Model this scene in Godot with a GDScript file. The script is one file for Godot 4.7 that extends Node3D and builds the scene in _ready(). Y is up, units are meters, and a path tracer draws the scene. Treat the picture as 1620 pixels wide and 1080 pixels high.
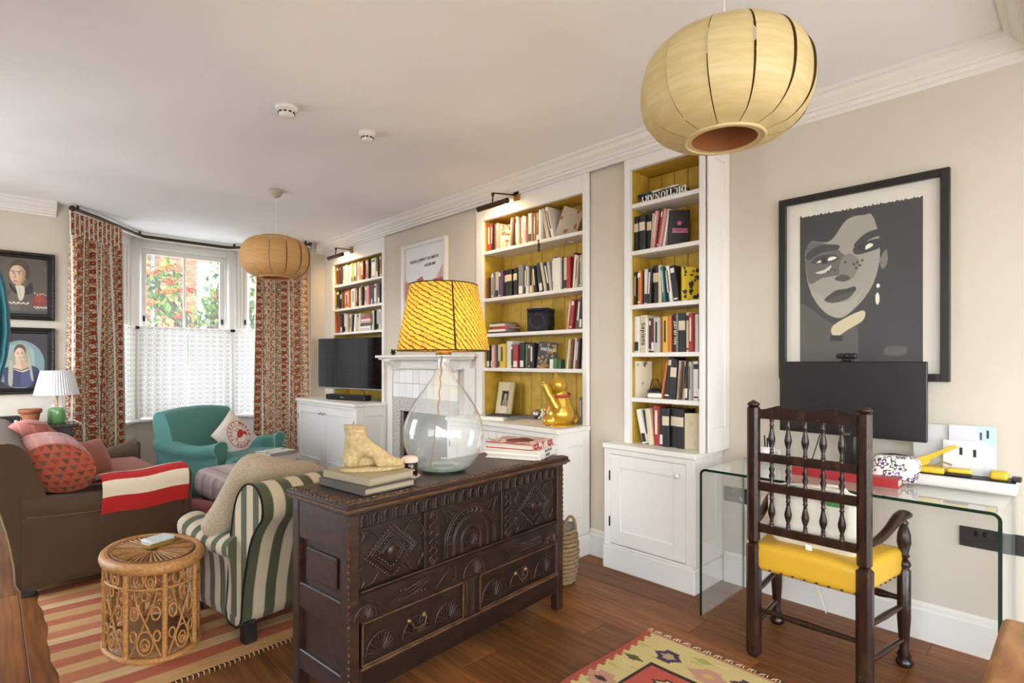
extends Node3D
# A living room with built-in bookcases. World axes: x towards the bookcase wall, y up, -z towards the bay window. Units are metres.
const CEIL := 2.625
const WALL := 3.10      # plaster face of the bookcase wall
const FACE := 2.87      # joinery and chimney breast face
const FAR := 6.15       # window wall

var M := {}
var taken := {}
var rng := RandomNumberGenerator.new()

class Geo:
	var st := SurfaceTool.new()
	var t := Transform3D.IDENTITY
	func _init() -> void:
		st.begin(Mesh.PRIMITIVE_TRIANGLES)
	func at(p: Vector3, rot := Vector3.ZERO) -> Geo:
		t = Transform3D(Basis.from_euler(rot), p)
		return self
	func xf(x: Transform3D) -> Geo:
		t = x
		return self
	func put(p: Vector3, uv := Vector2.ZERO) -> void:
		st.set_uv(uv)
		st.add_vertex(t * p)
	# a flat convex face; its front looks along out
	func face(p: Array, out: Vector3, uv: Array = []) -> Geo:
		st.set_smooth_group(-1)
		var rev: bool = (p[1] - p[0]).cross(p[2] - p[0]).dot(out) > 0.0
		for i in range(1, p.size() - 1):
			for k in ([0, i + 1, i] if rev else [0, i, i + 1]):
				put(p[k], uv[k] if uv.size() else Vector2(p[k].x + p[k].z, -p[k].y))
		return self
	func box(c: Vector3, s: Vector3, b := 0.0) -> Geo:
		var h := s * 0.5
		b = minf(b, minf(h.x, minf(h.y, h.z)) * 0.95)
		var ax := [Vector3.RIGHT, Vector3.UP, Vector3.BACK]
		for a in 3:
			var u: Vector3 = ax[(a + 1) % 3]
			var w: Vector3 = ax[(a + 2) % 3]
			var hu: float = h[(a + 1) % 3] - b
			var hw: float = h[(a + 2) % 3] - b
			for sg in [-1.0, 1.0]:
				var n: Vector3 = ax[a] * sg
				var o: Vector3 = c + n * h[a]
				face([o - u * hu - w * hw, o + u * hu - w * hw, o + u * hu + w * hw, o - u * hu + w * hw], n)
				if b > 0.0:
					for su in [-1.0, 1.0]:
						var n2: Vector3 = u * su
						var o2: Vector3 = c + n * (h[a] - b) + n2 * h[(a + 1) % 3]
						var o1: Vector3 = o + n2 * hu
						face([o1 - w * hw, o1 + w * hw, o2 + w * hw, o2 - w * hw], n + n2)
						if a == 0:
							for sw in [-1.0, 1.0]:
								var n3: Vector3 = w * sw
								face([o1 + n3 * hw, o2 + n3 * hw, c + n * (h[a] - b) + n2 * hu + n3 * h[(a + 2) % 3]], n + n2 + n3)
		return self
	# two corners instead of a centre
	func bar(p: Vector3, q: Vector3, b := 0.0) -> Geo:
		return box((p + q) * 0.5, (q - p).abs(), b)
	# a surface over the unit square; pieces that close up are turned to face outwards
	func surf(nu: int, nv: int, fn: Callable, uvs := Vector2.ONE, closed := true) -> Geo:
		var g := []
		for j in nv + 1:
			for i in nu + 1:
				g.append(fn.call(float(i) / nu, float(j) / nv))
		var mid := Vector3.ZERO
		for p in g:
			mid += p / g.size()
		var sum := 0.0
		if closed:
			for j in nv:
				for i in nu:
					var a: Vector3 = g[j * (nu + 1) + i]
					sum += (g[j * (nu + 1) + i + 1] - a).cross(g[(j + 1) * (nu + 1) + i + 1] - a).dot(a - mid)
		st.set_smooth_group(0)
		for j in nv:
			for i in nu:
				var q := [[i, j], [i + 1, j], [i + 1, j + 1], [i, j + 1]]
				for k in ([0, 2, 1, 0, 3, 2] if sum > 0.0 else [0, 1, 2, 0, 2, 3]):
					put(g[q[k][1] * (nu + 1) + q[k][0]], Vector2(float(q[k][0]) / nu, float(q[k][1]) / nv) * uvs)
		return self
	func lathe(pr: Array, n := 20, uvs := Vector2.ONE, sx := 1.0, sz := 1.0) -> Geo:
		return surf(n, pr.size() - 1, func(u, v): 
			var p: Vector2 = pr[roundi(v * (pr.size() - 1))]
			return Vector3(cos(u * TAU) * p.x * sx, p.y, sin(u * TAU) * p.x * sz), uvs)
	func tube(p: Array, r, n := 6, closed := false) -> Geo:
		var m: int = p.size()
		var fr := []
		var up := Vector3.ZERO
		for i in m:
			var d: Vector3 = (p[(i + 1) % m] - p[(i - 1 + m) % m]) if closed else (p[mini(i + 1, m - 1)] - p[maxi(i - 1, 0)])
			d = d.normalized()
			if i == 0:
				up = d.cross(Vector3.UP if absf(d.y) < 0.9 else Vector3.RIGHT).normalized()
			up = (up - d * up.dot(d)).normalized()
			fr.append([up, d.cross(up)])
		var rows := m if closed else m - 1
		surf(n, rows, func(u, v):
			var i := roundi(v * rows) % m
			var rr: float = r[i] if r is Array else r
			return p[i] + (fr[i][0] * cos(u * TAU) + fr[i][1] * sin(u * TAU)) * rr, Vector2(1, rows))
		if not closed:
			for e in [0, m - 1]:
				var rr: float = r[e] if r is Array else r
				var ring := []
				for k in n:
					ring.append(p[e] + (fr[e][0] * cos(TAU * k / n) + fr[e][1] * sin(TAU * k / n)) * rr)
				face(ring, (p[e] - p[1 if e == 0 else m - 2]).normalized())
		return self
	# a flat outline in x and y, pushed from z = 0 to z = depth
	func slab(poly: Array, depth: float, uvbox := Rect2()) -> Geo:
		var pk := PackedVector2Array(poly)
		var area := 0.0
		for i in pk.size():
			area += pk[i].cross(pk[(i + 1) % pk.size()])
		var ix := Geometry2D.triangulate_polygon(pk)
		for e in [[0.0, -1.0], [depth, 1.0]]:
			for k in range(0, ix.size(), 3):
				var p := []
				var uv := []
				for j in 3:
					var v := pk[ix[k + j]]
					p.append(Vector3(v.x, v.y, e[0]))
					if uvbox.size.x > 0.0:
						uv.append(Vector2((v.x - uvbox.position.x) / uvbox.size.x, 1.0 - (v.y - uvbox.position.y) / uvbox.size.y))
				face(p, Vector3(0, 0, e[1] * signf(depth)), uv)
		for i in pk.size():
			var a := pk[i]
			var b := pk[(i + 1) % pk.size()]
			var nn := Vector2(b.y - a.y, a.x - b.x) * signf(area)
			face([Vector3(a.x, a.y, 0), Vector3(b.x, b.y, 0), Vector3(b.x, b.y, depth), Vector3(a.x, a.y, depth)], Vector3(nn.x, nn.y, 0))
		return self
	# a closed outline in x and y swept along z, smooth round the outline, capped at both ends; uv.x runs along z in metres
	func sweep(pr: Array, z0: float, z1: float, nz := 6, bend = null) -> Geo:
		var m := pr.size()
		surf(nz, m, func(u, v):
			var q: Vector2 = pr[roundi(v * m) % m]
			var p := Vector3(q.x, q.y, lerpf(z0, z1, u))
			return bend.call(p) if bend else p, Vector2(z1 - z0, 1.0))
		var ix := Geometry2D.triangulate_polygon(PackedVector2Array(pr))
		for e in [z0, z1]:
			for k in range(0, ix.size(), 3):
				var tri := []
				var uv := []
				for j in 3:
					var q: Vector2 = pr[ix[k + j]]
					var p := Vector3(q.x, q.y, e)
					tri.append(bend.call(p) if bend else p)
					uv.append(Vector2(q.x, -q.y))
				face(tri, Vector3(0, 0, signf(e - (z0 + z1) * 0.5)), uv)
		return self
	# a soft box with rounded edges; bend moves its points
	func soft(c: Vector3, s: Vector3, r: float, bend = null, m := 3, uvs := Vector2.ONE) -> Geo:
		var h := s * 0.5
		r = minf(r, minf(h.x, minf(h.y, h.z)) * 0.999)
		var ks := []
		for a in 3:
			var l := [-h[a], -h[a] + r * 0.28, -h[a] + r * 0.6]
			for i in m + 1:
				l.append(lerpf(-h[a] + r, h[a] - r, float(i) / m))
			l.append_array([h[a] - r * 0.6, h[a] - r * 0.28, h[a]])
			ks.append(l)
		st.set_smooth_group(0)
		for a in 3:
			var b := (a + 1) % 3
			var d := (a + 2) % 3
			for sg in [-1.0, 1.0]:
				for j in ks[d].size() - 1:
					for i in ks[b].size() - 1:
						var q := []
						var uv := []
						for e in [[0, 0], [1, 0], [1, 1], [0, 1]]:
							var p := Vector3.ZERO
							p[a] = h[a] * sg
							p[b] = ks[b][i + e[0]]
							p[d] = ks[d][j + e[1]]
							var inn := p.clamp(-(h - Vector3.ONE * r), h - Vector3.ONE * r)
							p = inn + (p - inn).normalized() * r
							uv.append(Vector2(p.x, p.z) * uvs if a == 1 else (Vector2(p.x, -p.y) * uvs if a == 2 else Vector2(p.z, -p.y) * uvs))
							if bend:
								p = bend.call(p)
							q.append(c + p)
						for k in ([0, 2, 1, 0, 3, 2] if sg > 0.0 else [0, 1, 2, 0, 2, 3]):
							put(q[k], uv[k])
		return self
	# surface nets over a distance function
	func blob(lo: Vector3, hi: Vector3, cell: float, fn: Callable) -> Geo:
		var n := Vector3i(((hi - lo) / cell).ceil()) + Vector3i.ONE
		var f := PackedFloat32Array()
		f.resize(n.x * n.y * n.z)
		for z in n.z:
			for y in n.y:
				for x in n.x:
					f[(z * n.y + y) * n.x + x] = fn.call(lo + Vector3(x, y, z) * cell)
		var at_ := {}
		var off := [1, n.x, n.x * n.y]
		for z in n.z - 1:
			for y in n.y - 1:
				for x in n.x - 1:
					var b := (z * n.y + y) * n.x + x
					var sum := Vector3.ZERO
					var cnt := 0
					for a in 3:
						for k in 4:
							var o: int = b + (off[(a + 1) % 3] if k & 1 else 0) + (off[(a + 2) % 3] if k & 2 else 0)
							var v0 := f[o]
							var v1 := f[o + off[a]]
							if (v0 < 0.0) != (v1 < 0.0):
								var p := Vector3.ZERO
								p[a] = v0 / (v0 - v1)
								p[(a + 1) % 3] = float(k & 1)
								p[(a + 2) % 3] = float(k >> 1)
								sum += p
								cnt += 1
					if cnt:
						at_[b] = lo + (Vector3(x, y, z) + sum / cnt) * cell
		st.set_smooth_group(0)
		for z in range(1, n.z - 1):
			for y in range(1, n.y - 1):
				for x in range(1, n.x - 1):
					var b := (z * n.y + y) * n.x + x
					for a in 3:
						if (f[b] < 0.0) != (f[b + off[a]] < 0.0):
							var u: int = off[(a + 1) % 3]
							var w: int = off[(a + 2) % 3]
							var q := [at_[b], at_[b - u], at_[b - u - w], at_[b - w]]
							for k in ([0, 2, 1, 0, 3, 2] if f[b] < 0.0 else [0, 1, 2, 0, 2, 3]):
								put(q[k])
		return self
	func mesh() -> ArrayMesh:
		st.generate_normals()
		st.index()
		return st.commit()

func P(b: float, h: float, a: float) -> Vector3:
	return Vector3(b, h, -a)

func numbered(called: String) -> String:
	taken[called] = taken.get(called, -1) + 1
	return called if taken[called] == 0 else "%s_%03d" % [called, taken[called]]

func tag(o: Node, label: String, category: String, group := "") -> Node:
	o.set_meta("label", label)
	o.set_meta("category", category)
	if group:
		o.set_meta("group", group)
	return o

func thing(called: String, label: String, category: String, where := Vector3.ZERO, turn := 0.0, group := "") -> Node3D:
	var o := Node3D.new()
	o.name = numbered(called)
	add_child(o)
	o.position = where
	o.rotation.y = turn
	tag(o, label, category, group)
	return o

func obj(called: String, g, m: Material, parent: Node = null) -> MeshInstance3D:
	var o := MeshInstance3D.new()
	o.mesh = g.mesh() if g is Geo else g
	o.material_override = m
	if parent:
		o.name = called
		parent.add_child(o, true)
	else:
		o.name = numbered(called)
		add_child(o)
	return o

func structure(called: String, g, m: Material) -> MeshInstance3D:
	var o := obj(called, g, m)
	o.set_meta("kind", "structure")
	return o

func geo() -> Geo:
	return Geo.new()

func block(s: Vector3, b := 0.0) -> Geo:
	return Geo.new().box(Vector3.ZERO, s, b)

# printed lettering, a hair proud of what it is printed on; reads along +x, faces +z
func lettering(words: String, size: float, m: Material, parent: Node, where: Transform3D, serif := false) -> MeshInstance3D:
	var tm := TextMesh.new()
	var f := SystemFont.new()
	f.font_names = PackedStringArray(["Droid Serif" if serif else "Droid Sans"])
	f.font_weight = 700
	tm.font = f
	tm.text = words
	tm.font_size = 32
	tm.pixel_size = size / 32.0
	tm.depth = 0.0006
	tm.curve_step = 4.0
	var o := obj("lettering", tm, m, parent)
	o.transform = where
	return o

func mat(key: String, color: String, rough := 0.6, more := {}) -> StandardMaterial3D:
	if M.has(key):
		return M[key]
	var m := StandardMaterial3D.new()
	m.resource_name = key
	m.albedo_color = Color(color)
	m.roughness = rough
	for k in more:
		m.set(k, more[k])
	M[key] = m
	return m

func noise(freq: float, lo: String, hi: String, oct := 4, size := 256, warp := false) -> NoiseTexture2D:
	var n := FastNoiseLite.new()
	n.seed = 7
	n.noise_type = FastNoiseLite.TYPE_SIMPLEX_SMOOTH
	n.frequency = freq
	n.fractal_octaves = oct
	if warp:
		n.domain_warp_enabled = true
		n.domain_warp_amplitude = 25.0
		n.domain_warp_frequency = freq * 0.8
	var t := NoiseTexture2D.new()
	t.width = size
	t.height = size
	t.seamless = true
	t.noise = n
	var g := Gradient.new()
	g.set_color(0, Color(lo))
	g.set_color(1, Color(hi))
	t.color_ramp = g
	return t

func tex(im: Image) -> ImageTexture:
	return ImageTexture.create_from_image(im)

func printed(key: String, im: Image, rough := 0.7, more := {}) -> StandardMaterial3D:
	var m := mat(key, "ffffff", rough, more)
	m.albedo_texture = tex(im)
	return m

# ---- painting flat print into an image, in units of its width and height
func canvas(w: int, h: int, c: String) -> Image:
	var im := Image.create(w, h, false, Image.FORMAT_RGB8)
	im.fill(Color(c))
	return im

func p_oval(im: Image, cx: float, cy: float, rx: float, ry: float, c: String, rot := 0.0, wob := 0.0) -> void:
	var w := im.get_width()
	var h := im.get_height()
	var R := maxf(rx * w, ry * h) * (1.0 + wob) + 1.0
	var col := Color(c)
	for y in range(maxi(0, int(cy * h - R)), mini(h, int(cy * h + R) + 1)):
		for x in range(maxi(0, int(cx * w - R)), mini(w, int(cx * w + R) + 1)):
			var d := Vector2(x - cx * w, y - cy * h).rotated(-rot)
			var e := d / Vector2(rx * w, ry * h)
			if e.length() < 1.0 + wob * sin(e.angle() * 5.0 + 1.0):
				im.set_pixel(x, y, col)

func p_poly(im: Image, pts: Array, c: String) -> void:
	var w := im.get_width()
	var h := im.get_height()
	var pk := PackedVector2Array()
	var r := Rect2(pts[0] * Vector2(w, h), Vector2.ZERO)
	for p in pts:
		pk.append(p * Vector2(w, h))
		r = r.expand(p * Vector2(w, h))
	var col := Color(c)
	for y in range(maxi(0, int(r.position.y)), mini(h, int(r.end.y) + 1)):
		for x in range(maxi(0, int(r.position.x)), mini(w, int(r.end.x) + 1)):
			if Geometry2D.is_point_in_polygon(Vector2(x + 0.5, y + 0.5), pk):
				im.set_pixel(x, y, col)

# a smooth closed outline through the given points
func p_curve(im: Image, pts: Array, c: String) -> void:
	var out := []
	var n := pts.size()
	for i in n:
		for k in 6:
			out.append(pts[i].cubic_interpolate(pts[(i + 1) % n], pts[(i - 1 + n) % n], pts[(i + 2) % n], k / 6.0))
	p_poly(im, out, c)

func p_line(im: Image, a: Vector2, b: Vector2, th: float, c: String) -> void:
	var d := (b - a).normalized().orthogonal() * th * 0.5
	p_poly(im, [a + d, b + d, b - d, a - d], c)

func V(x: float, y: float) -> Vector2:
	return Vector2(x, y)

func daylight(called: String, where: Vector3, turn: float, size: Vector2, c: String, e: float) -> void:
	var l := AreaLight3D.new()
	l.name = called
	add_child(l)
	l.position = where
	l.rotation.y = turn
	l.area_size = size
	l.light_color = Color(c)
	l.light_energy = e
	l.shadow_enabled = true

func _ready() -> void:
	rng.seed = 20240
	# ---- camera
	var cam := Camera3D.new()
	cam.name = "camera"
	add_child(cam)
	cam.position = Vector3(0, 1.27, 0)
	cam.rotation.y = -atan(830.0 / 869.0)
	cam.projection = Camera3D.PROJECTION_FRUSTUM
	cam.near = 0.05
	cam.far = 200.0
	cam.keep_aspect = Camera3D.KEEP_HEIGHT
	cam.size = 0.05 * 1080.0 / 869.0
	cam.frustum_offset = Vector2(0, 0.05 * 31.0 / 869.0)
	cam.current = true
	# ---- sky, sun, exposure
	var env := Environment.new()
	var skym := ProceduralSkyMaterial.new()
	skym.sky_top_color = Color("c9dcf2")
	skym.sky_horizon_color = Color("f4f4f0")
	skym.ground_bottom_color = Color("8d897f")
	skym.ground_horizon_color = Color("d8d6cf")
	skym.sun_angle_max = 1.0
	skym.sky_energy_multiplier = 3.0
	skym.ground_energy_multiplier = 1.2
	var sky := Sky.new()
	sky.sky_material = skym
	env.background_mode = Environment.BG_SKY
	env.sky = sky
	env.tonemap_mode = Environment.TONE_MAPPER_LINEAR
	env.tonemap_exposure = 0.92
	env.sdfgi_enabled = true
	env.ssao_enabled = true
	env.ssil_enabled = true
	var we := WorldEnvironment.new()
	we.name = "world_environment"
	we.environment = env
	add_child(we)
	var sun := DirectionalLight3D.new()
	sun.name = "sun"
	add_child(sun)
	sun.look_at_from_position(Vector3(0.5, 9, 6), Vector3(1.5, 0, -1))
	sun.light_color = Color("fff1dc")
	sun.light_energy = 1.0
	sun.light_angular_distance = 1.5
	sun.shadow_enabled = true
	# daylight from the garden doors behind the camera
	daylight("garden_daylight", Vector3(1.0, 1.22, 3.42), 0.0, Vector2(3.4, 2.2), "f8f9ff", 9.0)
	# daylight from the long window in the side wall, beside and behind the camera
	daylight("side_daylight", Vector3(-0.93, 1.35, 1.2), -PI / 2, Vector2(3.5, 1.9), "f8f9ff", 4.0)
	# and from the glazed door behind the sofa, where the teal curtain hangs
	daylight("door_daylight", Vector3(-0.93, 1.3, -4.7), -PI / 2, Vector2(1.8, 2.0), "f8f9ff", 4.2)
	materials()
	room()
	window_bay()
	joinery()
	fireplace()
	outside()
	library()
	chest()
	chest_things()
	seating()
	small_furniture()
	desk()
	chair()
	hangings()
	lamps()
	rugs()

# ------------------------------------------------------------------ materials shared by many things
func materials() -> void:
	var weave := noise(0.22, "909090", "ffffff", 3)
	var soft := noise(0.03, "d8d8d8", "ffffff", 4)
	var grain := noise(0.02, "7a7a7a", "ffffff", 5, 512, true)
	var fine := noise(0.11, "b8b8b8", "ffffff", 4)
	var board := noise(0.03, "a4a4a4", "ffffff", 5, 512, true)
	M["t_weave"] = weave
	M["t_soft"] = soft
	M["t_grain"] = grain
	M["t_fine"] = fine
	var tri := {"uv1_triplanar": true, "uv1_world_triplanar": true}
	mat("wall", "d6ccbb", 0.9, tri.merged({"albedo_texture": noise(0.01, "f6f6f6", "ffffff", 3), "uv1_scale": Vector3.ONE * 0.4}))
	mat("bay_wall", "d8d2c6", 0.9)
	mat("ceiling", "f6f4f0", 0.92, tri.merged({"albedo_texture": noise(0.008, "f4f4f4", "ffffff", 3), "uv1_scale": Vector3.ONE * 0.3}))
	mat("white", "e9e5dd", 0.42)
	mat("trim", "e6e1d7", 0.5)
	mat("yellow", "dab240", 0.55, {"uv1_triplanar": true, "albedo_texture": soft, "uv1_scale": Vector3.ONE})
	for i in 6:
		var g := 0.86 + 0.05 * i
		mat("plank%d" % i, Color(0.59 * g, 0.365 * g, 0.19 * g).to_html(false), 0.46, {"uv1_triplanar": true, "albedo_texture": board, "uv1_scale": Vector3(2.2, 2.2, 0.12), "uv1_offset": Vector3(i * 0.37, 0, i * 0.21), "roughness_texture": fine, "metallic_specular": 0.35})
	mat("subfloor", "2a1c14", 0.9)
	mat("oak_dark", "41271a", 0.38, {"uv1_triplanar": true, "albedo_texture": grain, "uv1_scale": Vector3(0.7, 2.5, 2.5), "heightmap_enabled": true, "heightmap_texture": fine, "heightmap_scale": 0.12})
	mat("oak_carved", "2d1c13", 0.36, {"uv1_triplanar": true, "albedo_texture": grain, "uv1_scale": Vector3(0.9, 2.0, 2.0), "heightmap_enabled": true, "heightmap_texture": fine, "heightmap_scale": 0.1})
	mat("chair_wood", "3c2216", 0.26, {"uv1_triplanar": true, "albedo_texture": grain, "uv1_scale": Vector3(2.5, 0.6, 2.5)})
	mat("glass", "ffffff14", 0.02, {"transparency": BaseMaterial3D.TRANSPARENCY_ALPHA})
	mat("picture_glass", "ffffff0c", 0.02, {"transparency": BaseMaterial3D.TRANSPARENCY_ALPHA, "metallic_specular": 0.28})
	mat("black", "191716", 0.45)
	mat("black_gloss", "0c0c0d", 0.12)
	mat("iron", "2a2522", 0.5, {"metallic": 0.6})
	mat("bronze", "4a3626", 0.4, {"metallic": 0.7})
	mat("brass", "b08a4a", 0.35, {"metallic": 0.9})
	mat("chrome", "d8d8d8", 0.12, {"metallic": 1.0})
	mat("paper", "e9e2d0", 0.85, {"uv1_triplanar": true, "albedo_texture": fine, "uv1_scale": Vector3(9, 9, 9)})
	mat("white_print", "f1ede4", 0.7)
	mat("ink", "1d1b1a", 0.7)
	mat("red_print", "b5352d", 0.7)

func frame_of(b: float, h: float, a: float, turn := 0.0) -> Transform3D:
	return Transform3D(Basis(Vector3.UP, turn), P(b, h, a))

const CORNICE := [[0, 0], [-0.105, 0], [-0.105, -0.018], [-0.088, -0.024], [-0.074, -0.046], [-0.048, -0.066], [-0.044, -0.076], [-0.03, -0.078], [-0.026, -0.096], [-0.012, -0.1], [-0.012, -0.118], [0, -0.118]]
const SKIRT := [[0, 0], [-0.022, 0], [-0.022, 0.135], [-0.014, 0.142], [-0.014, 0.158], [-0.006, 0.168], [0, 0.168]]

func outline(l: Array, s := 1.0) -> Array:
	return l.map(func(p): return Vector2(p[0], p[1]) * s)

func room() -> void:
	# floor boards run along the bookcase wall
	var fl := structure("floor", geo().bar(P(-1.15, -0.12, -3.65), P(3.25, -0.022, 7.15)), M.subfloor)
	var row := 0
	var w := 0.187
	while -1.0 + row * w < 3.1:
		var a := -3.5 - rng.randf() * 1.6
		while a < 7.1:
			var l := rng.randf_range(1.3, 2.3)
			var a0 := maxf(a, -3.5)
			var a1 := minf(a + l, 7.1)
			if a1 - a0 > 0.05:
				var o := obj("plank", block(Vector3(w - 0.0022, 0.022, a1 - a0 - 0.0022), 0.0014), M["plank%d" % rng.randi_range(0, 5)], fl)
				o.position = P(-1.0 + (row + 0.5) * w, -0.011, (a0 + a1) * 0.5)
			a += l
		row += 1
	# pale stone floor of the kitchen end, behind the camera
	structure("floor_kitchen", geo().bar(P(-1.0, -0.005, -3.5), P(3.1, 0.004, -0.75)), mat("limestone", "ded6c8", 0.5, {"uv1_triplanar": true, "albedo_texture": noise(0.02, "e2e2e2", "ffffff", 4)}))
	structure("ceiling", geo().bar(P(-1.15, CEIL, -3.65), P(3.25, CEIL + 0.12, 7.3)), M.ceiling)
	structure("wall_right", geo().bar(P(WALL, -0.1, -3.65), P(WALL + 0.15, CEIL + 0.1, 6.3)), M.wall)
	# side wall with a long window beside and behind the camera
	structure("wall_left", geo().bar(P(-1.15, -0.1, 0.6), P(-1.0, CEIL + 0.1, 3.7)), M.wall)
	structure("wall_left_end", geo().bar(P(-1.15, -0.1, 5.7), P(-1.0, CEIL + 0.1, 6.3)), M.wall)
	structure("wall_left_door_head", geo().bar(P(-1.15, 2.34, 3.7), P(-1.0, CEIL + 0.1, 5.7)), M.wall)
	var gd := Node3D.new()
	gd.name = "door_4"
	gd.set_meta("kind", "structure")
	add_child(gd)
	gd.position = P(-1.09, 0, 4.7)
	for z in [-0.965, 0.0, 0.965]:
		obj("stile", geo().box(Vector3(0, 1.17, z), Vector3(0.05, 2.34, 0.07), 0.004), M.white, gd)
	for s in [-1, 1]:
		obj("rail", geo().box(Vector3(0, 2.29, s * 0.4825), Vector3(0.05, 0.1, 0.895), 0.004), M.white, gd)
		obj("rail", geo().box(Vector3(0, 0.1, s * 0.4825), Vector3(0.05, 0.2, 0.895), 0.004), M.white, gd)
		obj("pane", geo().box(Vector3(0, 1.22, s * 0.4825), Vector3(0.006, 2.04, 0.895)), M.glass, gd)
	structure("wall_left_pier", geo().bar(P(-1.15, -0.1, -3.65), P(-1.0, CEIL + 0.1, -3.0)), M.wall)
	structure("wall_left_apron", geo().bar(P(-1.15, -0.1, -3.0), P(-1.0, 0.36, 0.6)), M.wall)
	structure("wall_left_lintel", geo().bar(P(-1.15, 2.34, -3.0), P(-1.0, CEIL + 0.1, 0.6)), M.wall)
	for i in 3:
		var d := Node3D.new()
		d.name = "window_%d" % (i + 4)
		d.set_meta("kind", "structure")
		add_child(d)
		d.position = P(-1.09, 0.36, -3.0 + (i + 0.5) * 1.2)
		for s in [-1, 1]:
			obj("stile", geo().box(Vector3(0, 0.99, s * 0.57), Vector3(0.05, 1.98, 0.06), 0.004), M.white, d)
			obj("rail", geo().box(Vector3(0, 0.99 + s * 0.96, 0), Vector3(0.05, 0.06, 1.08), 0.004), M.white, d)
		obj("pane", geo().box(Vector3(0, 0.99, 0), Vector3(0.006, 1.86, 1.08)), M.glass, d)
	structure("wall_far", geo().bar(P(-1.15, -0.1, FAR), P(0.55, CEIL + 0.1, FAR + 0.15)), M.wall)
	structure("wall_far_return", geo().bar(P(2.68, -0.1, FAR), P(3.25, CEIL + 0.1, FAR + 0.15)), M.wall)
	# the garden side behind the camera: a wall with three glazed doors
	structure("wall_back", geo().bar(P(-1.15, -0.1, -3.65), P(-0.75, CEIL + 0.1, -3.5)), M.wall)
	structure("wall_back_pier", geo().bar(P(2.75, -0.1, -3.65), P(3.25, CEIL + 0.1, -3.5)), M.wall)
	structure("wall_back_lintel", geo().bar(P(-0.75, 2.42, -3.65), P(2.75, CEIL + 0.1, -3.5)), M.wall)
	for i in 3:
		var d := Node3D.new()
		d.name = "door_%d" % (i + 1)
		d.set_meta("kind", "structure")
		add_child(d)
		d.position = P(-0.75 + (i + 0.5) * 3.5 / 3.0, 0, -3.6)
		for sx in [-1, 1]:
			obj("stile", geo().box(Vector3(sx * 0.545, 1.21, 0), Vector3(0.07, 2.42, 0.05), 0.004), M.white, d)
		for y in [0.06, 2.37]:
			obj("rail", geo().box(Vector3(0, y, 0), Vector3(1.02, 0.1, 0.05), 0.004), M.white, d)
		obj("pane", geo().box(Vector3(0, 1.215, 0), Vector3(1.02, 2.21, 0.006)), M.glass, d)
	# joinery face: chimney breast, pilaster, end pieces
	structure("wall_chimney", geo().bar(P(FACE, 0, 3.42), P(WALL, CEIL, 3.77)), M.wall)
	structure("wall_chimney_side", geo().bar(P(FACE, 0, 4.53), P(WALL, CEIL, 4.83)), M.wall)
	structure("wall_chimney_top", geo().bar(P(FACE, 0.80, 3.77), P(WALL, CEIL, 4.53)), M.wall)
	structure("wall_pilaster", geo().bar(P(FACE + 0.015, 0, 1.98), P(WALL, CEIL, 2.27)), M.wall)
	# a downstand across the ceiling where two rooms were joined
	structure("ceiling_beam", geo().bar(P(-1.0, 2.50, -0.14), P(3.1, CEIL, 0.13)), M.ceiling)
	var c := outline(CORNICE)
	structure("trim_1", geo().at(P(WALL, CEIL, 1.45)).slab(c, 1.32), M.trim)
	structure("trim_2", geo().at(P(FACE - 0.02, CEIL, FAR)).slab(c, FAR - 1.44), M.trim)
	structure("trim_3", geo().at(P(-1.0, CEIL, 0.13), Vector3(0, -PI / 2, 0)).slab(c.map(func(p): return p), -4.1), M.trim)
	structure("trim_4", geo().at(P(-1.0, CEIL, FAR), Vector3(0, PI / 2, 0)).slab(c, 1.43), M.trim)
	structure("trim_5", geo().at(P(2.73, CEIL, FAR), Vector3(0, PI / 2, 0)).slab(c, 0.14), M.trim)
	var s := outline(SKIRT)
	structure("baseboard_right", geo().at(P(WALL, 0, 1.45)).slab(s, 4.9), M.white)
	structure("baseboard_pilaster", geo().at(P(FACE + 0.015, 0, 2.27)).slab(s, 0.21), M.white)
	structure("baseboard_far", geo().at(P(-1.0, 0, FAR), Vector3(0, PI / 2, 0)).slab(s, 1.55), M.white)
	# a fine shadow gap where the joinery meets the plaster
	structure("trim_6", geo().bar(P(FACE - 0.002, 0.17, 1.978), P(FACE + 0.02, CEIL - 0.11, 1.99), 0.003), M.trim)
	structure("trim_7", geo().bar(P(FACE - 0.008, 0.85, 3.40), P(FACE + 0.02, CEIL - 0.11, 3.425), 0.004), M.trim)

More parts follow.
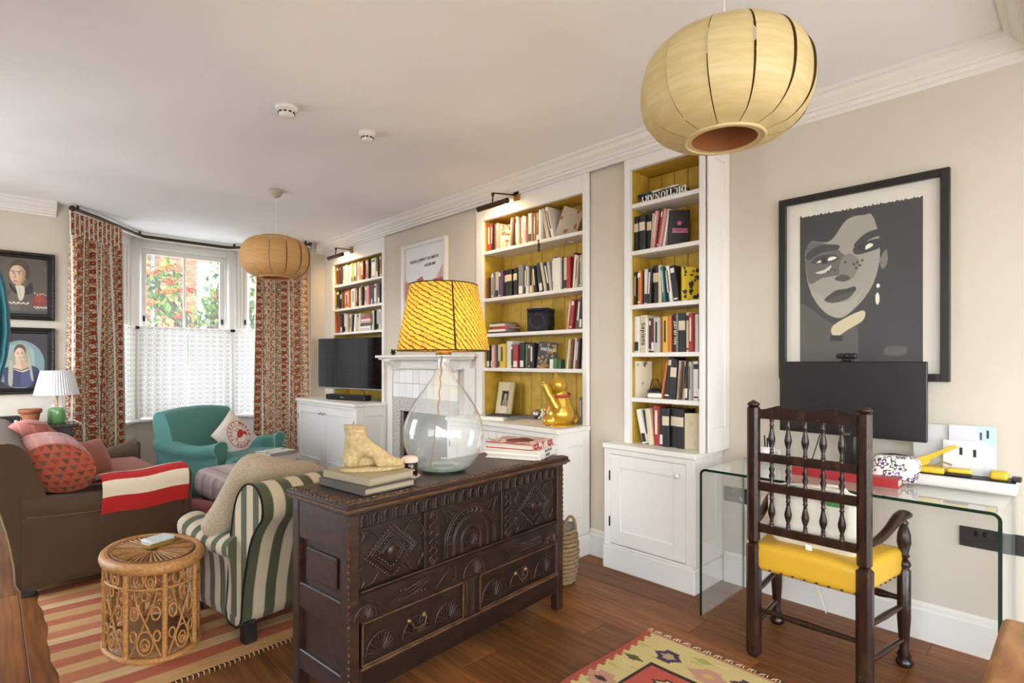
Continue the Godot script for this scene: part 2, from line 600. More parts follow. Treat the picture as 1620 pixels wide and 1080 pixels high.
func bay_segment(n: int, p0: Vector2, p1: Vector2, frame_w: float) -> void:
	var l := p0.distance_to(p1)
	var turn := atan2(p1.y - p0.y, p1.x - p0.x)
	var x := frame_of(p0.x, 0, p0.y, turn)
	# local: x along the segment, -z outwards
	structure("wall_bay_%d" % n, geo().xf(x).bar(Vector3(-0.02, -0.1, -0.16), Vector3(l + 0.02, 0.62, 0)), M.bay_wall)
	structure("wall_bay_head_%d" % n, geo().xf(x).bar(Vector3(-0.02, 2.55, -0.16), Vector3(l + 0.02, CEIL, 0)), M.bay_wall)
	structure("trim_sill_%d" % n, geo().xf(x).bar(Vector3(-0.02, 0.615, -0.1), Vector3(l + 0.02, 0.65, 0.06), 0.01), M.white)
	var w := Node3D.new()
	w.name = "window_%d" % n
	w.set_meta("kind", "structure")
	add_child(w)
	w.transform = x
	var f := frame_w
	for k in 2:
		var xx := 0.0 if k == 0 else l - f
		obj("window_frame", geo().bar(Vector3(xx, 0.65, -0.12), Vector3(xx + f, 2.56, -0.01), 0.006), M.white, w)
		# stepped moulding round the box frame
		var xm := f if k == 0 else l - f - 0.025
		obj("moulding", geo().bar(Vector3(xm, 0.65, -0.1), Vector3(xm + 0.025, 2.5, -0.03), 0.006), M.white, w)
	obj("window_frame", geo().bar(Vector3(f, 2.49, -0.12), Vector3(l - f, 2.56, -0.01), 0.006), M.white, w)
	var i0 := f + 0.025
	var i1 := l - f - 0.025
	for e in [[1.60, 2.49, -0.06], [0.66, 1.64, -0.09]]:
		var sash := obj("sash", geo().bar(Vector3(i0, e[1] - 0.055, e[2] - 0.035), Vector3(i1, e[1], e[2]), 0.004), M.white, w)
		obj("rail", geo().bar(Vector3(i0, e[0], e[2] - 0.035), Vector3(i1, e[0] + 0.045, e[2]), 0.004), M.white, sash)
		for k in 2:
			var xx: float = i0 if k == 0 else i1 - 0.045
			obj("stile", geo().bar(Vector3(xx, e[0] + 0.045, e[2] - 0.035), Vector3(xx + 0.045, e[1] - 0.055, e[2]), 0.004), M.white, sash)
			var mid := (i0 + i1) * 0.5
			var q0: float = i0 + 0.045 if k == 0 else mid + 0.011
			var q1: float = mid - 0.011 if k == 0 else i1 - 0.045
			if l > 0.9:
				obj("pane", geo().bar(Vector3(q0, e[0] + 0.045, e[2] - 0.02), Vector3(q1, e[1] - 0.055, e[2] - 0.016)), M.glass, sash)
		if l > 0.9:
			obj("glazing_bar", geo().bar(Vector3((i0 + i1) * 0.5 - 0.011, e[0] + 0.045, e[2] - 0.03), Vector3((i0 + i1) * 0.5 + 0.011, e[1] - 0.055, e[2] - 0.005), 0.003), M.white, sash)
		else:
			obj("pane", geo().bar(Vector3(i0 + 0.045, e[0] + 0.045, e[2] - 0.02), Vector3(i1 - 0.045, e[1] - 0.055, e[2] - 0.016)), M.glass, sash)
	for k in 2:
		obj("sash_stop", geo().bar(Vector3(i0 + 0.012 if k == 0 else i1 - 0.03, 1.70, -0.06), Vector3(i0 + 0.03 if k == 0 else i1 - 0.012, 1.76, -0.045), 0.003), M.iron, w)

func window_bay() -> void:
	var pts := [V(0.55, FAR), V(1.13, 7.0), V(2.10, 7.0), V(2.68, FAR)]
	for i in 3:
		bay_segment(i + 1, pts[i], pts[i + 1], 0.085 if i != 1 else 0.05)
	# corner posts of the bay
	for i in [1, 2]:
		structure("trim_post_%d" % i, geo().at(P(pts[i].x, 0, pts[i].y)).lathe([V(0, 0.64), V(0.06, 0.64), V(0.06, 2.56), V(0, 2.56)], 8), M.white)

func hangings() -> void:
	# printed linen: cream ground, rust flower heads on a trailing brown vine
	var im := canvas(256, 384, "dccdb0")
	var r := RandomNumberGenerator.new()
	r.seed = 5
	for i in 1100:
		var c: String = ["6e3a24", "8a3f26", "4d3022", "9a4c2a"][r.randi() % 4]
		var x := r.randf()
		var y := r.randf()
		var an := r.randf() * TAU
		for k in [-1, 0, 1]:
			p_oval(im, x + k, y, 0.022, 0.007, c, an)
	for col in 2:
		for k in 5:
			var cx := 0.29 + col * 0.5
			var cy := (k + 0.5 * col) / 4.0
			for j in 8:
				var d := V(cos(j * TAU / 8), sin(j * TAU / 8) * 0.667)
				p_oval(im, cx + d.x * 0.07, cy + d.y * 0.07, 0.034, 0.023, "b05a2c" if col else "9c3a26")
			p_oval(im, cx, cy, 0.075, 0.05, "c46b35" if col else "a5442b")
			p_oval(im, cx, cy, 0.035, 0.024, "5a2c1c")
			p_oval(im, cx, cy, 0.015, 0.01, "e9dfc8")
	for e in [0.0, 0.5]:
		p_poly(im, [V(e, 0), V(e + 0.035, 0), V(e + 0.035, 1), V(e, 1)], "f3ecdc")
		p_poly(im, [V(e + 0.065, 0), V(e + 0.08, 0), V(e + 0.08, 1), V(e + 0.065, 1)], "5f2c1e")
	var linen := printed("curtain_linen", im, 0.9, {"cull_mode": BaseMaterial3D.CULL_DISABLED, "backlight_enabled": true, "backlight": Color(0.12, 0.1, 0.08)})
	for k in 2:
		var a: Vector2 = V(0.51, 6.03) if k == 0 else V(2.25, 6.58)
		var b: Vector2 = V(0.95, 6.50) if k == 0 else V(2.60, 6.07)
		var t := thing("window_curtain", ["rust floral linen curtain at the dark framed portraits side of the bay", "rust floral linen curtain beside the white media cabinet"][k], "curtain", Vector3.ZERO, 0.0, "floral window curtains")
		var d := (b - a).normalized()
		var nn := d.orthogonal()
		var folds := 8.0
		var fn := func(u, v):
			var y := lerpf(0.02, 2.36, v)
			var spread: float = 1.0 + 0.12 * (1.0 - v)
			var ph: float = u * TAU * folds + 0.5 * sin(v * 3.0 + u * 9.0)
			var amp: float = lerpf(0.070, 0.052, v) * (0.8 + 0.3 * sin(u * 17.0))
			var p: Vector2 = (a + b) * 0.5 + (b - a) * (u - 0.5) * spread + nn * sin(ph) * amp + d * 0.012 * sin(ph * 2.0)
			return P(p.x, y, p.y)
		obj("drape", geo().surf(160, 14, fn, Vector2(6.0, 7.4), false), linen, t)
		var hd := func(u, v):
			var p: Vector2 = a + (b - a) * u + nn * sin(u * TAU * folds * 3.0) * 0.012 * (1.1 - 0.4 * v)
			return P(p.x, lerpf(2.355, 2.565, v), p.y)
		obj("pleated_heading", geo().surf(162, 3, hd, Vector2(6.0, 0.6), false), linen, t)
	# pole round the bay
	var rod := thing("curtain_rod", "dark curtain pole bent round the bay window under the ceiling", "curtain rod")
	var line := [P(0.53, 2.585, 6.04), P(0.74, 2.585, 6.28), P(1.12, 2.585, 6.80), P(1.2, 2.585, 6.88), P(2.02, 2.585, 6.88), P(2.1, 2.585, 6.80), P(2.40, 2.585, 6.38), P(2.63, 2.585, 6.05)]
	obj("pole", geo().tube(line, 0.016, 10), M.bronze, rod)
	obj("track", geo().tube(line.map(func(p): return p - Vector3(0, 0.022, 0)), 0.008, 6), M.white, rod)
	for e in [0, 7]:
		obj("finial", geo().at(line[e]).lathe([V(0, -0.026), V(0.018, -0.02), V(0.026, 0), V(0.018, 0.02), V(0, 0.026)], 12), M.bronze, rod)
	for q in [[0.57, 6.09], [1.15, 6.83], [2.07, 6.83], [2.60, 6.10]]:
		obj("bracket", geo().bar(P(q[0] - 0.01, 2.59, q[1] - 0.01), P(q[0] + 0.01, CEIL, q[1] + 0.01), 0.002), M.bronze, rod)
	# lace cafe curtains on thin rods across the lower sashes
	var lace := canvas(128, 256, "fbfaf6")
	for j in 8:
		for i in 4:
			var cx := (i + 0.5) / 4.0
			var cy := (j + 0.5) / 8.0
			for q in 6:
				p_oval(lace, cx + cos(q * TAU / 6) * 0.07, cy + sin(q * TAU / 6) * 0.035, 0.018, 0.009, "a9a69d")
			p_oval(lace, cx, cy, 0.024, 0.012, "a29f96")
			p_oval(lace, cx + 0.125, cy + 0.0625, 0.018, 0.009, "b3b0a8")
	var lm := printed("cotton_lace", lace, 0.95, {"cull_mode": BaseMaterial3D.CULL_DISABLED, "backlight_enabled": true, "backlight": Color(0.62, 0.62, 0.61)})
	var seg := [[V(0.60, 6.16), V(1.14, 6.95)], [V(1.15, 6.945), V(1.62, 6.945)], [V(1.63, 6.945), V(2.08, 6.945)], [V(2.10, 6.93), V(2.63, 6.16)]]
	var lb := ["half-height white lace curtain on the bay pane by the portraits", "half-height white lace curtain behind the teal armchair back", "half-height white lace curtain at centre bay above the bird cushion", "half-height white lace curtain on the bay pane beside the media cabinet"]
	for k in 4:
		var a: Vector2 = seg[k][0]
		var b: Vector2 = seg[k][1]
		var nn := (b - a).normalized().orthogonal()
		var t := thing("cafe_curtain", lb[k], "curtain", Vector3.ZERO, 0.0, "lace half curtains")
		var fn := func(u, v):
			var p: Vector2 = a + (b - a) * u + nn * (sin(u * 41.0 + k) * 0.008 + sin(u * 17.0 + k * 2.0 + v) * 0.010) * (1.2 - 0.8 * v)
			return P(p.x, lerpf(0.665, 1.605, v), p.y)
		obj("lace_panel", geo().surf(60, 8, fn, Vector2(1.6, 2.2) * V((b - a).length() / 0.47, 1), false), lm, t)
		var hd := func(u, v):
			var p: Vector2 = a + (b - a) * u + nn * sin(u * 120.0) * 0.005
			return P(p.x, lerpf(1.6, 1.645, v), p.y)
		obj("gathered_heading", geo().surf(90, 2, hd, Vector2(1.6, 0.1), false), lm, t)
	var rods := [[V(0.60, 6.16), V(1.14, 6.95)], [V(1.15, 6.945), V(2.08, 6.945)], [V(2.10, 6.93), V(2.63, 6.16)]]
	var rl := ["thin rod of the lace curtain on the bay pane by the portraits", "thin rod of the lace curtains across the centre bay window", "thin rod of the lace curtain on the bay pane by the media cabinet"]
	for k in 3:
		var t := thing("cafe_rod", rl[k], "curtain rod", Vector3.ZERO, 0.0, "lace curtain rods")
		var a: Vector2 = rods[k][0]
		var b: Vector2 = rods[k][1]
		obj("rod", geo().tube([P(a.x, 1.625, a.y), P(b.x, 1.625, b.y)], 0.006, 6), M.white, t)
		for q in [a, b]:
			obj("bracket", geo().box(P(q.x, 1.625, q.y), Vector3(0.03, 0.03, 0.03), 0.005), M.iron, t)
	# teal velvet door curtain at the edge of the room
	var velvet := mat("teal_velvet", "155e68", 0.55, {"rim_enabled": true, "rim": 0.7, "cull_mode": BaseMaterial3D.CULL_DISABLED})
	var t := thing("door_curtain", "glossy teal velvet door curtain behind the sofa back", "curtain")
	var dv := func(u, v):
		var y: float = lerpf(0.02, 2.3, v)
		var bulge: float = 0.155 * pow(sin(clampf((y - 0.93) / 1.12, 0.0, 1.0) * PI), 0.6)
		return P(lerpf(-0.24, -0.05, u) + u * bulge, y, 4.60 + 0.03 * sin(u * TAU * 5.0) * (1.2 - 0.5 * v))
	obj("drape", geo().surf(84, 16, dv, Vector2.ONE, false), velvet, t)
	obj("rail", geo().tube([P(-0.98, 2.32, 4.60), P(-0.04, 2.32, 4.60)], 0.012, 8), M.bronze, t)

# a framed door: the recessed panel is the door itself, its rails and stiles lie round it. Faces -x; a0 > a1 along the wall
func panel_door(called: String, parent: Node, b: float, a0: float, a1: float, h0: float, h1: float, knob_a := -1.0, hinge_a := -1.0, w := 0.075) -> Node:
	var d := obj(called, geo().bar(P(b + 0.010, h0 + 0.004, a1 + 0.004), P(b + 0.02, h1 - 0.004, a0 - 0.004)), M.white, parent)
	for e in [[a0, a0 - w], [a1 + w, a1]]:
		obj("stile", geo().bar(P(b, h0, e[1]), P(b + 0.018, h1, e[0]), 0.002), M.white, d)
	for e in [[h0, h0 + w * 1.15], [h1 - w, h1]]:
		obj("rail", geo().bar(P(b, e[0], a1 + w), P(b + 0.018, e[1], a0 - w), 0.002), M.white, d)
	if knob_a > 0.0:
		obj("knob", geo().at(P(b, h1 - w * 0.8, knob_a), Vector3(0, 0, PI / 2)).lathe([V(0, 0), V(0.009, 0.002), V(0.007, 0.012), V(0.016, 0.02), V(0.017, 0.028), V(0.01, 0.034), V(0, 0.035)], 14), M.white if b > 2.7 else M.chrome, d)
	if hinge_a > 0.0:
		for h in [h0 + 0.13, h1 - 0.13]:
			obj("hinge", geo().bar(P(b - 0.004, h - 0.03, hinge_a - 0.004), P(b + 0.006, h + 0.03, hinge_a + 0.004), 0.001), M.iron, d)
	return d

func cabinet(label: String, b: float, a0: float, a1: float, h: float, doors: Array, over := 0.022, side_to := FACE) -> void:
	var t := thing("base_cabinet", label, "cabinet", Vector3.ZERO, 0.0, "white base cabinets")
	obj("carcass", geo().bar(P(b + 0.02, 0.1, a1), P(side_to, h - 0.03, a0), 0.002), M.white, t)
	obj("plinth", geo().bar(P(b - 0.016, 0, a1 - 0.016), P(side_to, 0.135, a0), 0.004), M.white, t)
	obj("plinth_moulding", geo().bar(P(b - 0.008, 0.135, a1 - 0.008), P(side_to, 0.15, a0), 0.006), M.white, t)
	obj("worktop", geo().bar(P(b - over, h - 0.03, a1 - over), P(side_to, h, a0), 0.005), M.white, t)
	# face frame
	var top := h - 0.03
	obj("stile", geo().bar(P(b, 0.15, a1), P(b + 0.022, top, a1 + 0.045), 0.002), M.white, t)
	obj("stile", geo().bar(P(b, 0.15, a0 - 0.045), P(b + 0.022, top, a0), 0.002), M.white, t)
	obj("rail", geo().bar(P(b, top - 0.035, a1 + 0.045), P(b + 0.022, top, a0 - 0.045), 0.002), M.white, t)
	for d in doors:
		panel_door("door", t, b, d[0], d[1], 0.155, top - 0.038, d[2], d[3])
	# framed side panel
	var s := obj("side_panel", geo().bar(P(b + 0.07, 0.24, a1 - 0.004), P(side_to - 0.07, top - 0.1, a1 + 0.01)), M.white, t)
	for e in [[b + 0.002, b + 0.075], [side_to - 0.075, side_to]]:
		obj("stile", geo().bar(P(e[0], 0.15, a1 - 0.012), P(e[1], top, a1 + 0.002), 0.002), M.white, s)
	for e in [[0.15, 0.26], [top - 0.09, top]]:
		obj("rail", geo().bar(P(b + 0.075, e[0], a1 - 0.012), P(side_to - 0.075, e[1], a1 + 0.002), 0.002), M.white, s)

func bookcase(label: String, a0: float, a1: float, h0: float, h1: float, shelves: Array, out0: float, out1: float, boards: int, split := -1.0) -> void:
	var t := thing("bookcase", label, "bookcase", Vector3.ZERO, 0.0, "built-in bookcases")
	var b0 := FACE - 0.02
	obj("stile", geo().bar(P(b0, h0, a0), P(FACE + 0.012, CEIL - 0.1, out0), 0.002), M.white, t)
	obj("stile", geo().bar(P(b0, h0, out1), P(FACE + 0.012, CEIL - 0.1, a1), 0.002), M.white, t)
	obj("header", geo().bar(P(b0, h1, a1), P(FACE + 0.012, CEIL - 0.1, a0), 0.002), M.white, t)
	obj("side_lining", geo().bar(P(FACE + 0.012, h0, a0), P(3.078, h1 + 0.02, a0 + 0.012)), M.yellow, t)
	obj("side_lining", geo().bar(P(FACE + 0.012, h0, a1 - 0.012), P(3.078, h1 + 0.02, a1)), M.yellow, t)
	obj("top_lining", geo().bar(P(FACE + 0.012, h1 + 0.004, a1), P(3.078, h1 + 0.018, a0)), M.yellow, t)
	var w := (a0 - a1) / boards
	for i in boards:
		obj("tongue_and_groove_board", geo().bar(P(3.062, h0, a1 + i * w + 0.0015), P(3.076, h1, a1 + (i + 1) * w - 0.0015), 0.005), M.yellow, t)
	for h in shelves:
		obj("shelf", geo().bar(P(b0 + 0.012, h - 0.026, a1 + 0.001), P(3.060, h, a0 - 0.001), 0.003), M.white, t)
	if split > 0.0:
		obj("shelf_clip", geo().bar(P(b0 + 0.008, shelves[0] - 0.085, split - 0.004), P(b0 + 0.02, shelves[0] + 0.002, split + 0.004), 0.001), M.iron, t)
	return

func joinery() -> void:
	# shelf heights are top faces
	bookcase("tall narrow bookcase lined in mustard boards above small single-door cabinet", 1.94, 1.485, 0.765, 2.44, [2.232, 1.944, 1.614, 1.322, 1.047], 1.98, 1.45, 5)
	bookcase("wide bookcase lined in mustard boards holding the gold cat", 3.33, 2.31, 0.845, 2.385, [2.14, 1.766, 1.486, 1.217], 3.40, 2.27, 9, 2.72)
	bookcase("far alcove bookcase lined in mustard boards above the television", 5.95, 4.87, 0.86, 2.36, [2.128, 1.857, 1.589], 6.148, 4.83, 10)
	# the narrow case stands clear of the wall: its outer end
	var e := thing("end_panel", "white framed end panel of the narrow bookcase above the glass desk", "panel")
	obj("board", geo().bar(P(FACE + 0.012, 0.765, 1.435), P(WALL, CEIL - 0.1, 1.45), 0.002), M.white, e)
	for q in [[FACE - 0.02, 0.765, FACE + 0.04, CEIL - 0.1], [WALL - 0.055, 0.765, WALL - 0.002, CEIL - 0.1], [FACE + 0.04, 0.765, WALL - 0.055, 0.90], [FACE + 0.04, 2.40, WALL - 0.055, CEIL - 0.1]]:
		obj("rail" if q[2] - q[0] > 0.08 else "stile", geo().bar(P(q[0], q[1], 1.425), P(q[2], q[3], 1.437), 0.002), M.white, e)
	cabinet("white single-door cabinet below the narrow bookcase", 2.775, 2.075, 1.478, 0.765, [[2.03, 1.525, 1.565, 2.034]], 0.022, WALL - 0.005)
	cabinet("white cabinet below the wide bookcase, behind the carved chest", 2.562, 3.408, 2.275, 0.845, [[3.37, 2.845, 2.885, 3.374], [2.84, 2.32, 2.80, 2.316]])
	cabinet("white two-door cabinet in the alcove under the television", 2.52, 6.148, 4.78, 0.86, [[6.10, 5.47, 5.51, 6.104], [5.465, 4.825, 5.43, 4.821]])

func fireplace() -> void:
	var t := thing("fireplace", "white fireplace with corbelled mantel shelf, white tiles and speckled marble slips", "fireplace")
	var f := FACE
	var shelf := obj("mantel_shelf", geo().bar(P(f - 0.165, 1.30, 3.425), P(f, 1.325, 4.75), 0.004), M.white, t)
	obj("shelf_moulding", geo().bar(P(f - 0.14, 1.282, 3.44), P(f, 1.30, 4.735), 0.006), M.white, shelf)
	obj("frieze", geo().bar(P(f - 0.028, 1.21, 3.48), P(f, 1.283, 4.72), 0.002), M.white, t)
	obj("picture_ledge", geo().bar(P(f - 0.05, 1.197, 3.56), P(f, 1.212, 4.69), 0.004), M.white, t)
	var prof := outline([[0, 0], [-0.12, 0], [-0.125, -0.012], [-0.11, -0.03], [-0.07, -0.05], [-0.045, -0.075], [-0.03, -0.10], [-0.02, -0.105], [0, -0.105]])
	for a in [4.60, 3.72]:
		obj("corbel", geo().at(P(f - 0.028, 1.284, a)).slab(prof, 0.085), M.white, t)
	for e in [[4.66, 4.752], [3.425, 3.55]]:
		obj("jamb", geo().bar(P(f - 0.028, 0, e[0]), P(f, 1.212, e[1]), 0.003), M.white, t)
	var marble := mat("marble", "e9e5df", 0.3, {"uv1_triplanar": true, "albedo_texture": noise(0.09, "a39b95", "ffffff", 2), "uv1_scale": Vector3.ONE * 2.2})
	obj("slip", geo().bar(P(f - 0.022, 0, 4.53), P(f, 0.925, 4.655), 0.003), marble, t)
	obj("slip", geo().bar(P(f - 0.022, 0, 3.645), P(f, 0.925, 3.77), 0.003), marble, t)
	obj("slip", geo().bar(P(f - 0.022, 0.80, 3.772), P(f, 0.925, 4.528), 0.003), marble, t)
	var tiles := [mat("tile_a", "f0efea", 0.25), mat("tile_b", "ebeae5", 0.25), mat("tile_c", "f3f2ee", 0.25)]
	obj("grout", geo().bar(P(f - 0.012, 0.925, 3.645), P(f, 1.197, 4.655)), mat("grout", "b9b6ae", 0.9), t)
	for j in 2:
		for i in 9:
			var a := 3.649 + i * 0.1118
			obj("tile", geo().bar(P(f - 0.022, 0.929 + j * 0.134, a), P(f - 0.004, 1.058 + j * 0.134, a + 0.107), 0.002), tiles[(i * 7 + j * 5) % 3], t)
	obj("firebox", geo().bar(P(f + 0.02, 0, 3.772), P(WALL - 0.005, 0.798, 4.528)), mat("soot", "191513", 0.95), t)
	# cast grate
	var g := thing("fire_grate", "black iron grate inside the marble fireplace opening", "grate", P(f - 0.02, 0, 4.15))
	obj("frame", geo().bar(Vector3(-0.06, 0.02, -0.25), Vector3(0.03, 0.05, 0.25), 0.004), M.iron, g)
	for i in 6:
		obj("bar", geo().bar(Vector3(-0.055, 0.05, -0.2375 + i * 0.09), Vector3(-0.035, 0.24, -0.2175 + i * 0.09), 0.003), M.iron, g)
	obj("rail", geo().bar(Vector3(-0.06, 0.24, -0.25), Vector3(-0.03, 0.26, 0.25), 0.004), M.iron, g)
	var orn := thing("mantel_ornament", "small black iron star ornament at the end of the mantel shelf", "ornament", P(f - 0.09, 1.325, 4.55))
	obj("star", geo().slab(range(10).map(func(k): return V(cos(k * PI / 5 + 0.3), sin(k * PI / 5 + 0.3)) * (0.034 if k % 2 else 0.016) + V(0, 0.03)), 0.02), M.iron, orn)
	obj("foot", geo().box(Vector3(0, 0.004, 0.01), Vector3(0.04, 0.008, 0.03), 0.002), M.iron, orn)
	# framed hand-lettered poster over the mantel
	var p := thing("framed_poster", "white framed hand-lettered poster with pink and red shapes over the mantel", "picture", P(f, 0, 4.14))
	var im := canvas(180, 260, "eef0ee")
	p_poly(im, [V(1, 0.2), V(0.78, 0.38), V(0.6, 0.62), V(0.52, 1), V(1, 1)], "dba9a4")
	p_poly(im, [V(0.3, 0.36), V(0.45, 0.33), V(0.56, 0.5), V(0.5, 0.62), V(0.3, 0.6)], "b9534b")
	p_poly(im, [V(0.0, 0.36), V(0.16, 0.4), V(0.2, 0.55), V(0, 0.58)], "c67d76")
	p_poly(im, [V(0.72, 0.38), V(1, 0.38), V(1, 0.43), V(0.7, 0.43)], "a8342f")
	for i in 9:
		p_line(im, V(0.75 + i * 0.035, 0.48), V(0.66 + i * 0.05, 0.95), 0.012, "c27a75")
	var h0 := 1.45
	var h1 := 2.35
	obj("print", poster_face(-0.31, 0.31, h0 + 0.03, h1 - 0.03, -0.012), printed("poster_print", im, 0.6), p)
	for q in [[-0.35, h0, -0.315, h1], [0.315, h0, 0.35, h1], [-0.315, h0, 0.315, h0 + 0.034], [-0.315, h1 - 0.034, 0.315, h1]]:
		obj("frame_bar", geo().bar(Vector3(-0.038, q[1], q[0]), Vector3(-0.001, q[3], q[2]), 0.003), M.white, p)
	obj("glazing", poster_face(-0.315, 0.315, h0 + 0.034, h1 - 0.034, -0.021), M.picture_glass, p)
	var face := Basis(Vector3.UP, -PI / 2)
	lettering("PEOPLE EXPECT SO MUCH", 0.037, M.ink, p, Transform3D(face * Basis(Vector3.BACK, 0.03), Vector3(-0.014, h1 - 0.16, -0.005)))
	lettering("FROM ME", 0.037, M.ink, p, Transform3D(face * Basis(Vector3.BACK, 0.05), Vector3(-0.014, h1 - 0.215, 0.09)))

# a printed rectangle on the bookcase wall: z from z0 to z1 (towards the camera side), facing -x
func poster_face(z0: float, z1: float, h0: float, h1: float, x: float) -> Geo:
	return geo().face([Vector3(x, h0, z0), Vector3(x, h0, z1), Vector3(x, h1, z1), Vector3(x, h1, z0)], Vector3.LEFT, [V(0, 1), V(1, 1), V(1, 0), V(0, 0)])


func outside() -> void:
	structure("ground_street", geo().bar(P(-12, -0.8, 7.6), P(24, -0.6, 30)), mat("asphalt", "c9c4ba", 0.95))
	# brick house across the street
	var hs := thing("brick_house", "pale brick house front seen across the street through the bay", "house", P(4.2, -0.6, 16.0))
	obj("wall", geo().bar(Vector3(-5, 0, -0.4), Vector3(5, 7, 0)), mat("mortar", "a89f8e", 0.95), hs)
	var bm := [mat("brick_a", "8e5f42", 0.9), mat("brick_b", "7d4c35", 0.9), mat("brick_c", "a07a5a", 0.9)]
	var brick := block(Vector3(0.215, 0.065, 0.02), 0.004).mesh()
	var rest := []
	var n := 0
	for j in range(26, 72):
		for i in 46:
			var x := -4.9 + i * 0.225 + (0.1125 if j % 2 else 0.0)
			var y := 0.04 + j * 0.075
			if x > -0.25 and x < 1.15 and y > 2.7 and y < 4.45:
				continue
			if x > -1.75 and x < -0.55 and y > 2.55 and y < 4.6 and n < 290:
				var o := MeshInstance3D.new()
				o.mesh = brick
				o.material_override = bm[rng.randi() % 3]
				o.name = "brick"
				o.position = Vector3(x, y, 0.006)
				hs.add_child(o, true)
				n += 1
			else:
				rest.append(Vector3(x, y, 0.006))
	var mm := MultiMesh.new()
	mm.transform_format = MultiMesh.TRANSFORM_3D
	mm.use_colors = true
	mm.mesh = brick
	mm.instance_count = rest.size()
	for i in rest.size():
		mm.set_instance_transform(i, Transform3D(Basis.IDENTITY, rest[i]))
		mm.set_instance_color(i, Color(1, 1, 1).lerp(Color(0.72, 0.6, 0.52), rng.randf()))
	var mi := MultiMeshInstance3D.new()
	mi.name = "brickwork"
	mi.multimesh = mm
	mi.material_override = mat("brick_rest", "9a6a4c", 0.9, {"vertex_color_use_as_albedo": true})
	mi.set_meta("kind", "stuff")
	hs.add_child(mi)
	var wn := obj("window", geo().bar(Vector3(-0.22, 2.75, -0.05), Vector3(1.1, 4.4, 0.01)), mat("far_pane", "7f8c94", 0.1), hs)
	for q in [[-0.25, 2.7, -0.17, 4.45], [1.05, 2.7, 1.13, 4.45], [-0.17, 4.37, 1.05, 4.45], [-0.17, 2.7, 1.05, 2.78], [0.41, 2.78, 0.47, 4.37], [-0.17, 3.55, 0.41, 3.61], [0.47, 3.55, 1.05, 3.61]]:
		obj("frame_bar", geo().bar(Vector3(q[0], q[1], 0.0), Vector3(q[2], q[3], 0.05), 0.004), M.white, wn)
	obj("drainpipe", geo().tube([Vector3(-1.25, 0, 0.08), Vector3(-1.25, 7, 0.08)], 0.045, 8), mat("pipe_grey", "6d7480", 0.6), hs)
	# parked white van
	var van := thing("parked_van", "white van parked in the street beyond the rowan tree", "van", P(3.0, -0.6, 13.3))
	obj("body", geo().at(Vector3(0, 0, -0.9)).slab(outline([[0, 0.35], [4.6, 0.35], [4.6, 1.1], [4.1, 1.35], [3.5, 2.2], [3.2, 2.35], [0.1, 2.35], [0, 2.2]]), 1.8), mat("van_white", "e8ebee", 0.3), van)
	obj("side_window", geo().bar(Vector3(2.3, 1.45, 0.895), Vector3(3.3, 2.05, 0.91), 0.01), mat("van_glass", "3a4655", 0.15), van)
	obj("stripe", geo().bar(Vector3(0.1, 1.15, 0.895), Vector3(2.2, 1.35, 0.908), 0.004), mat("van_blue", "5d7fae", 0.4), van)
	for x in [0.9, 3.7]:
		var wh := obj("wheel", geo().at(Vector3(x, 0.35, 0.72), Vector3(PI / 2, 0, 0)).lathe([V(0, 0), V(0.35, 0), V(0.35, 0.2), V(0, 0.2)], 20), M.black, van)
		obj("hub", geo().at(Vector3(x, 0.35, 0.925), Vector3(PI / 2, 0, 0)).lathe([V(0, 0), V(0.2, 0), V(0, 0.02)], 14), M.chrome, van)
		wh.name = wh.name
	rowan_tree(P(2.55, -0.6, 10.2), 31, 0.82, "rowan tree with orange berry clusters outside the bay window", 54)
	rowan_tree(P(3.95, -0.6, 11.4), 44, 0.9, "smaller rowan tree outside, seen past the hanging shade", 26)

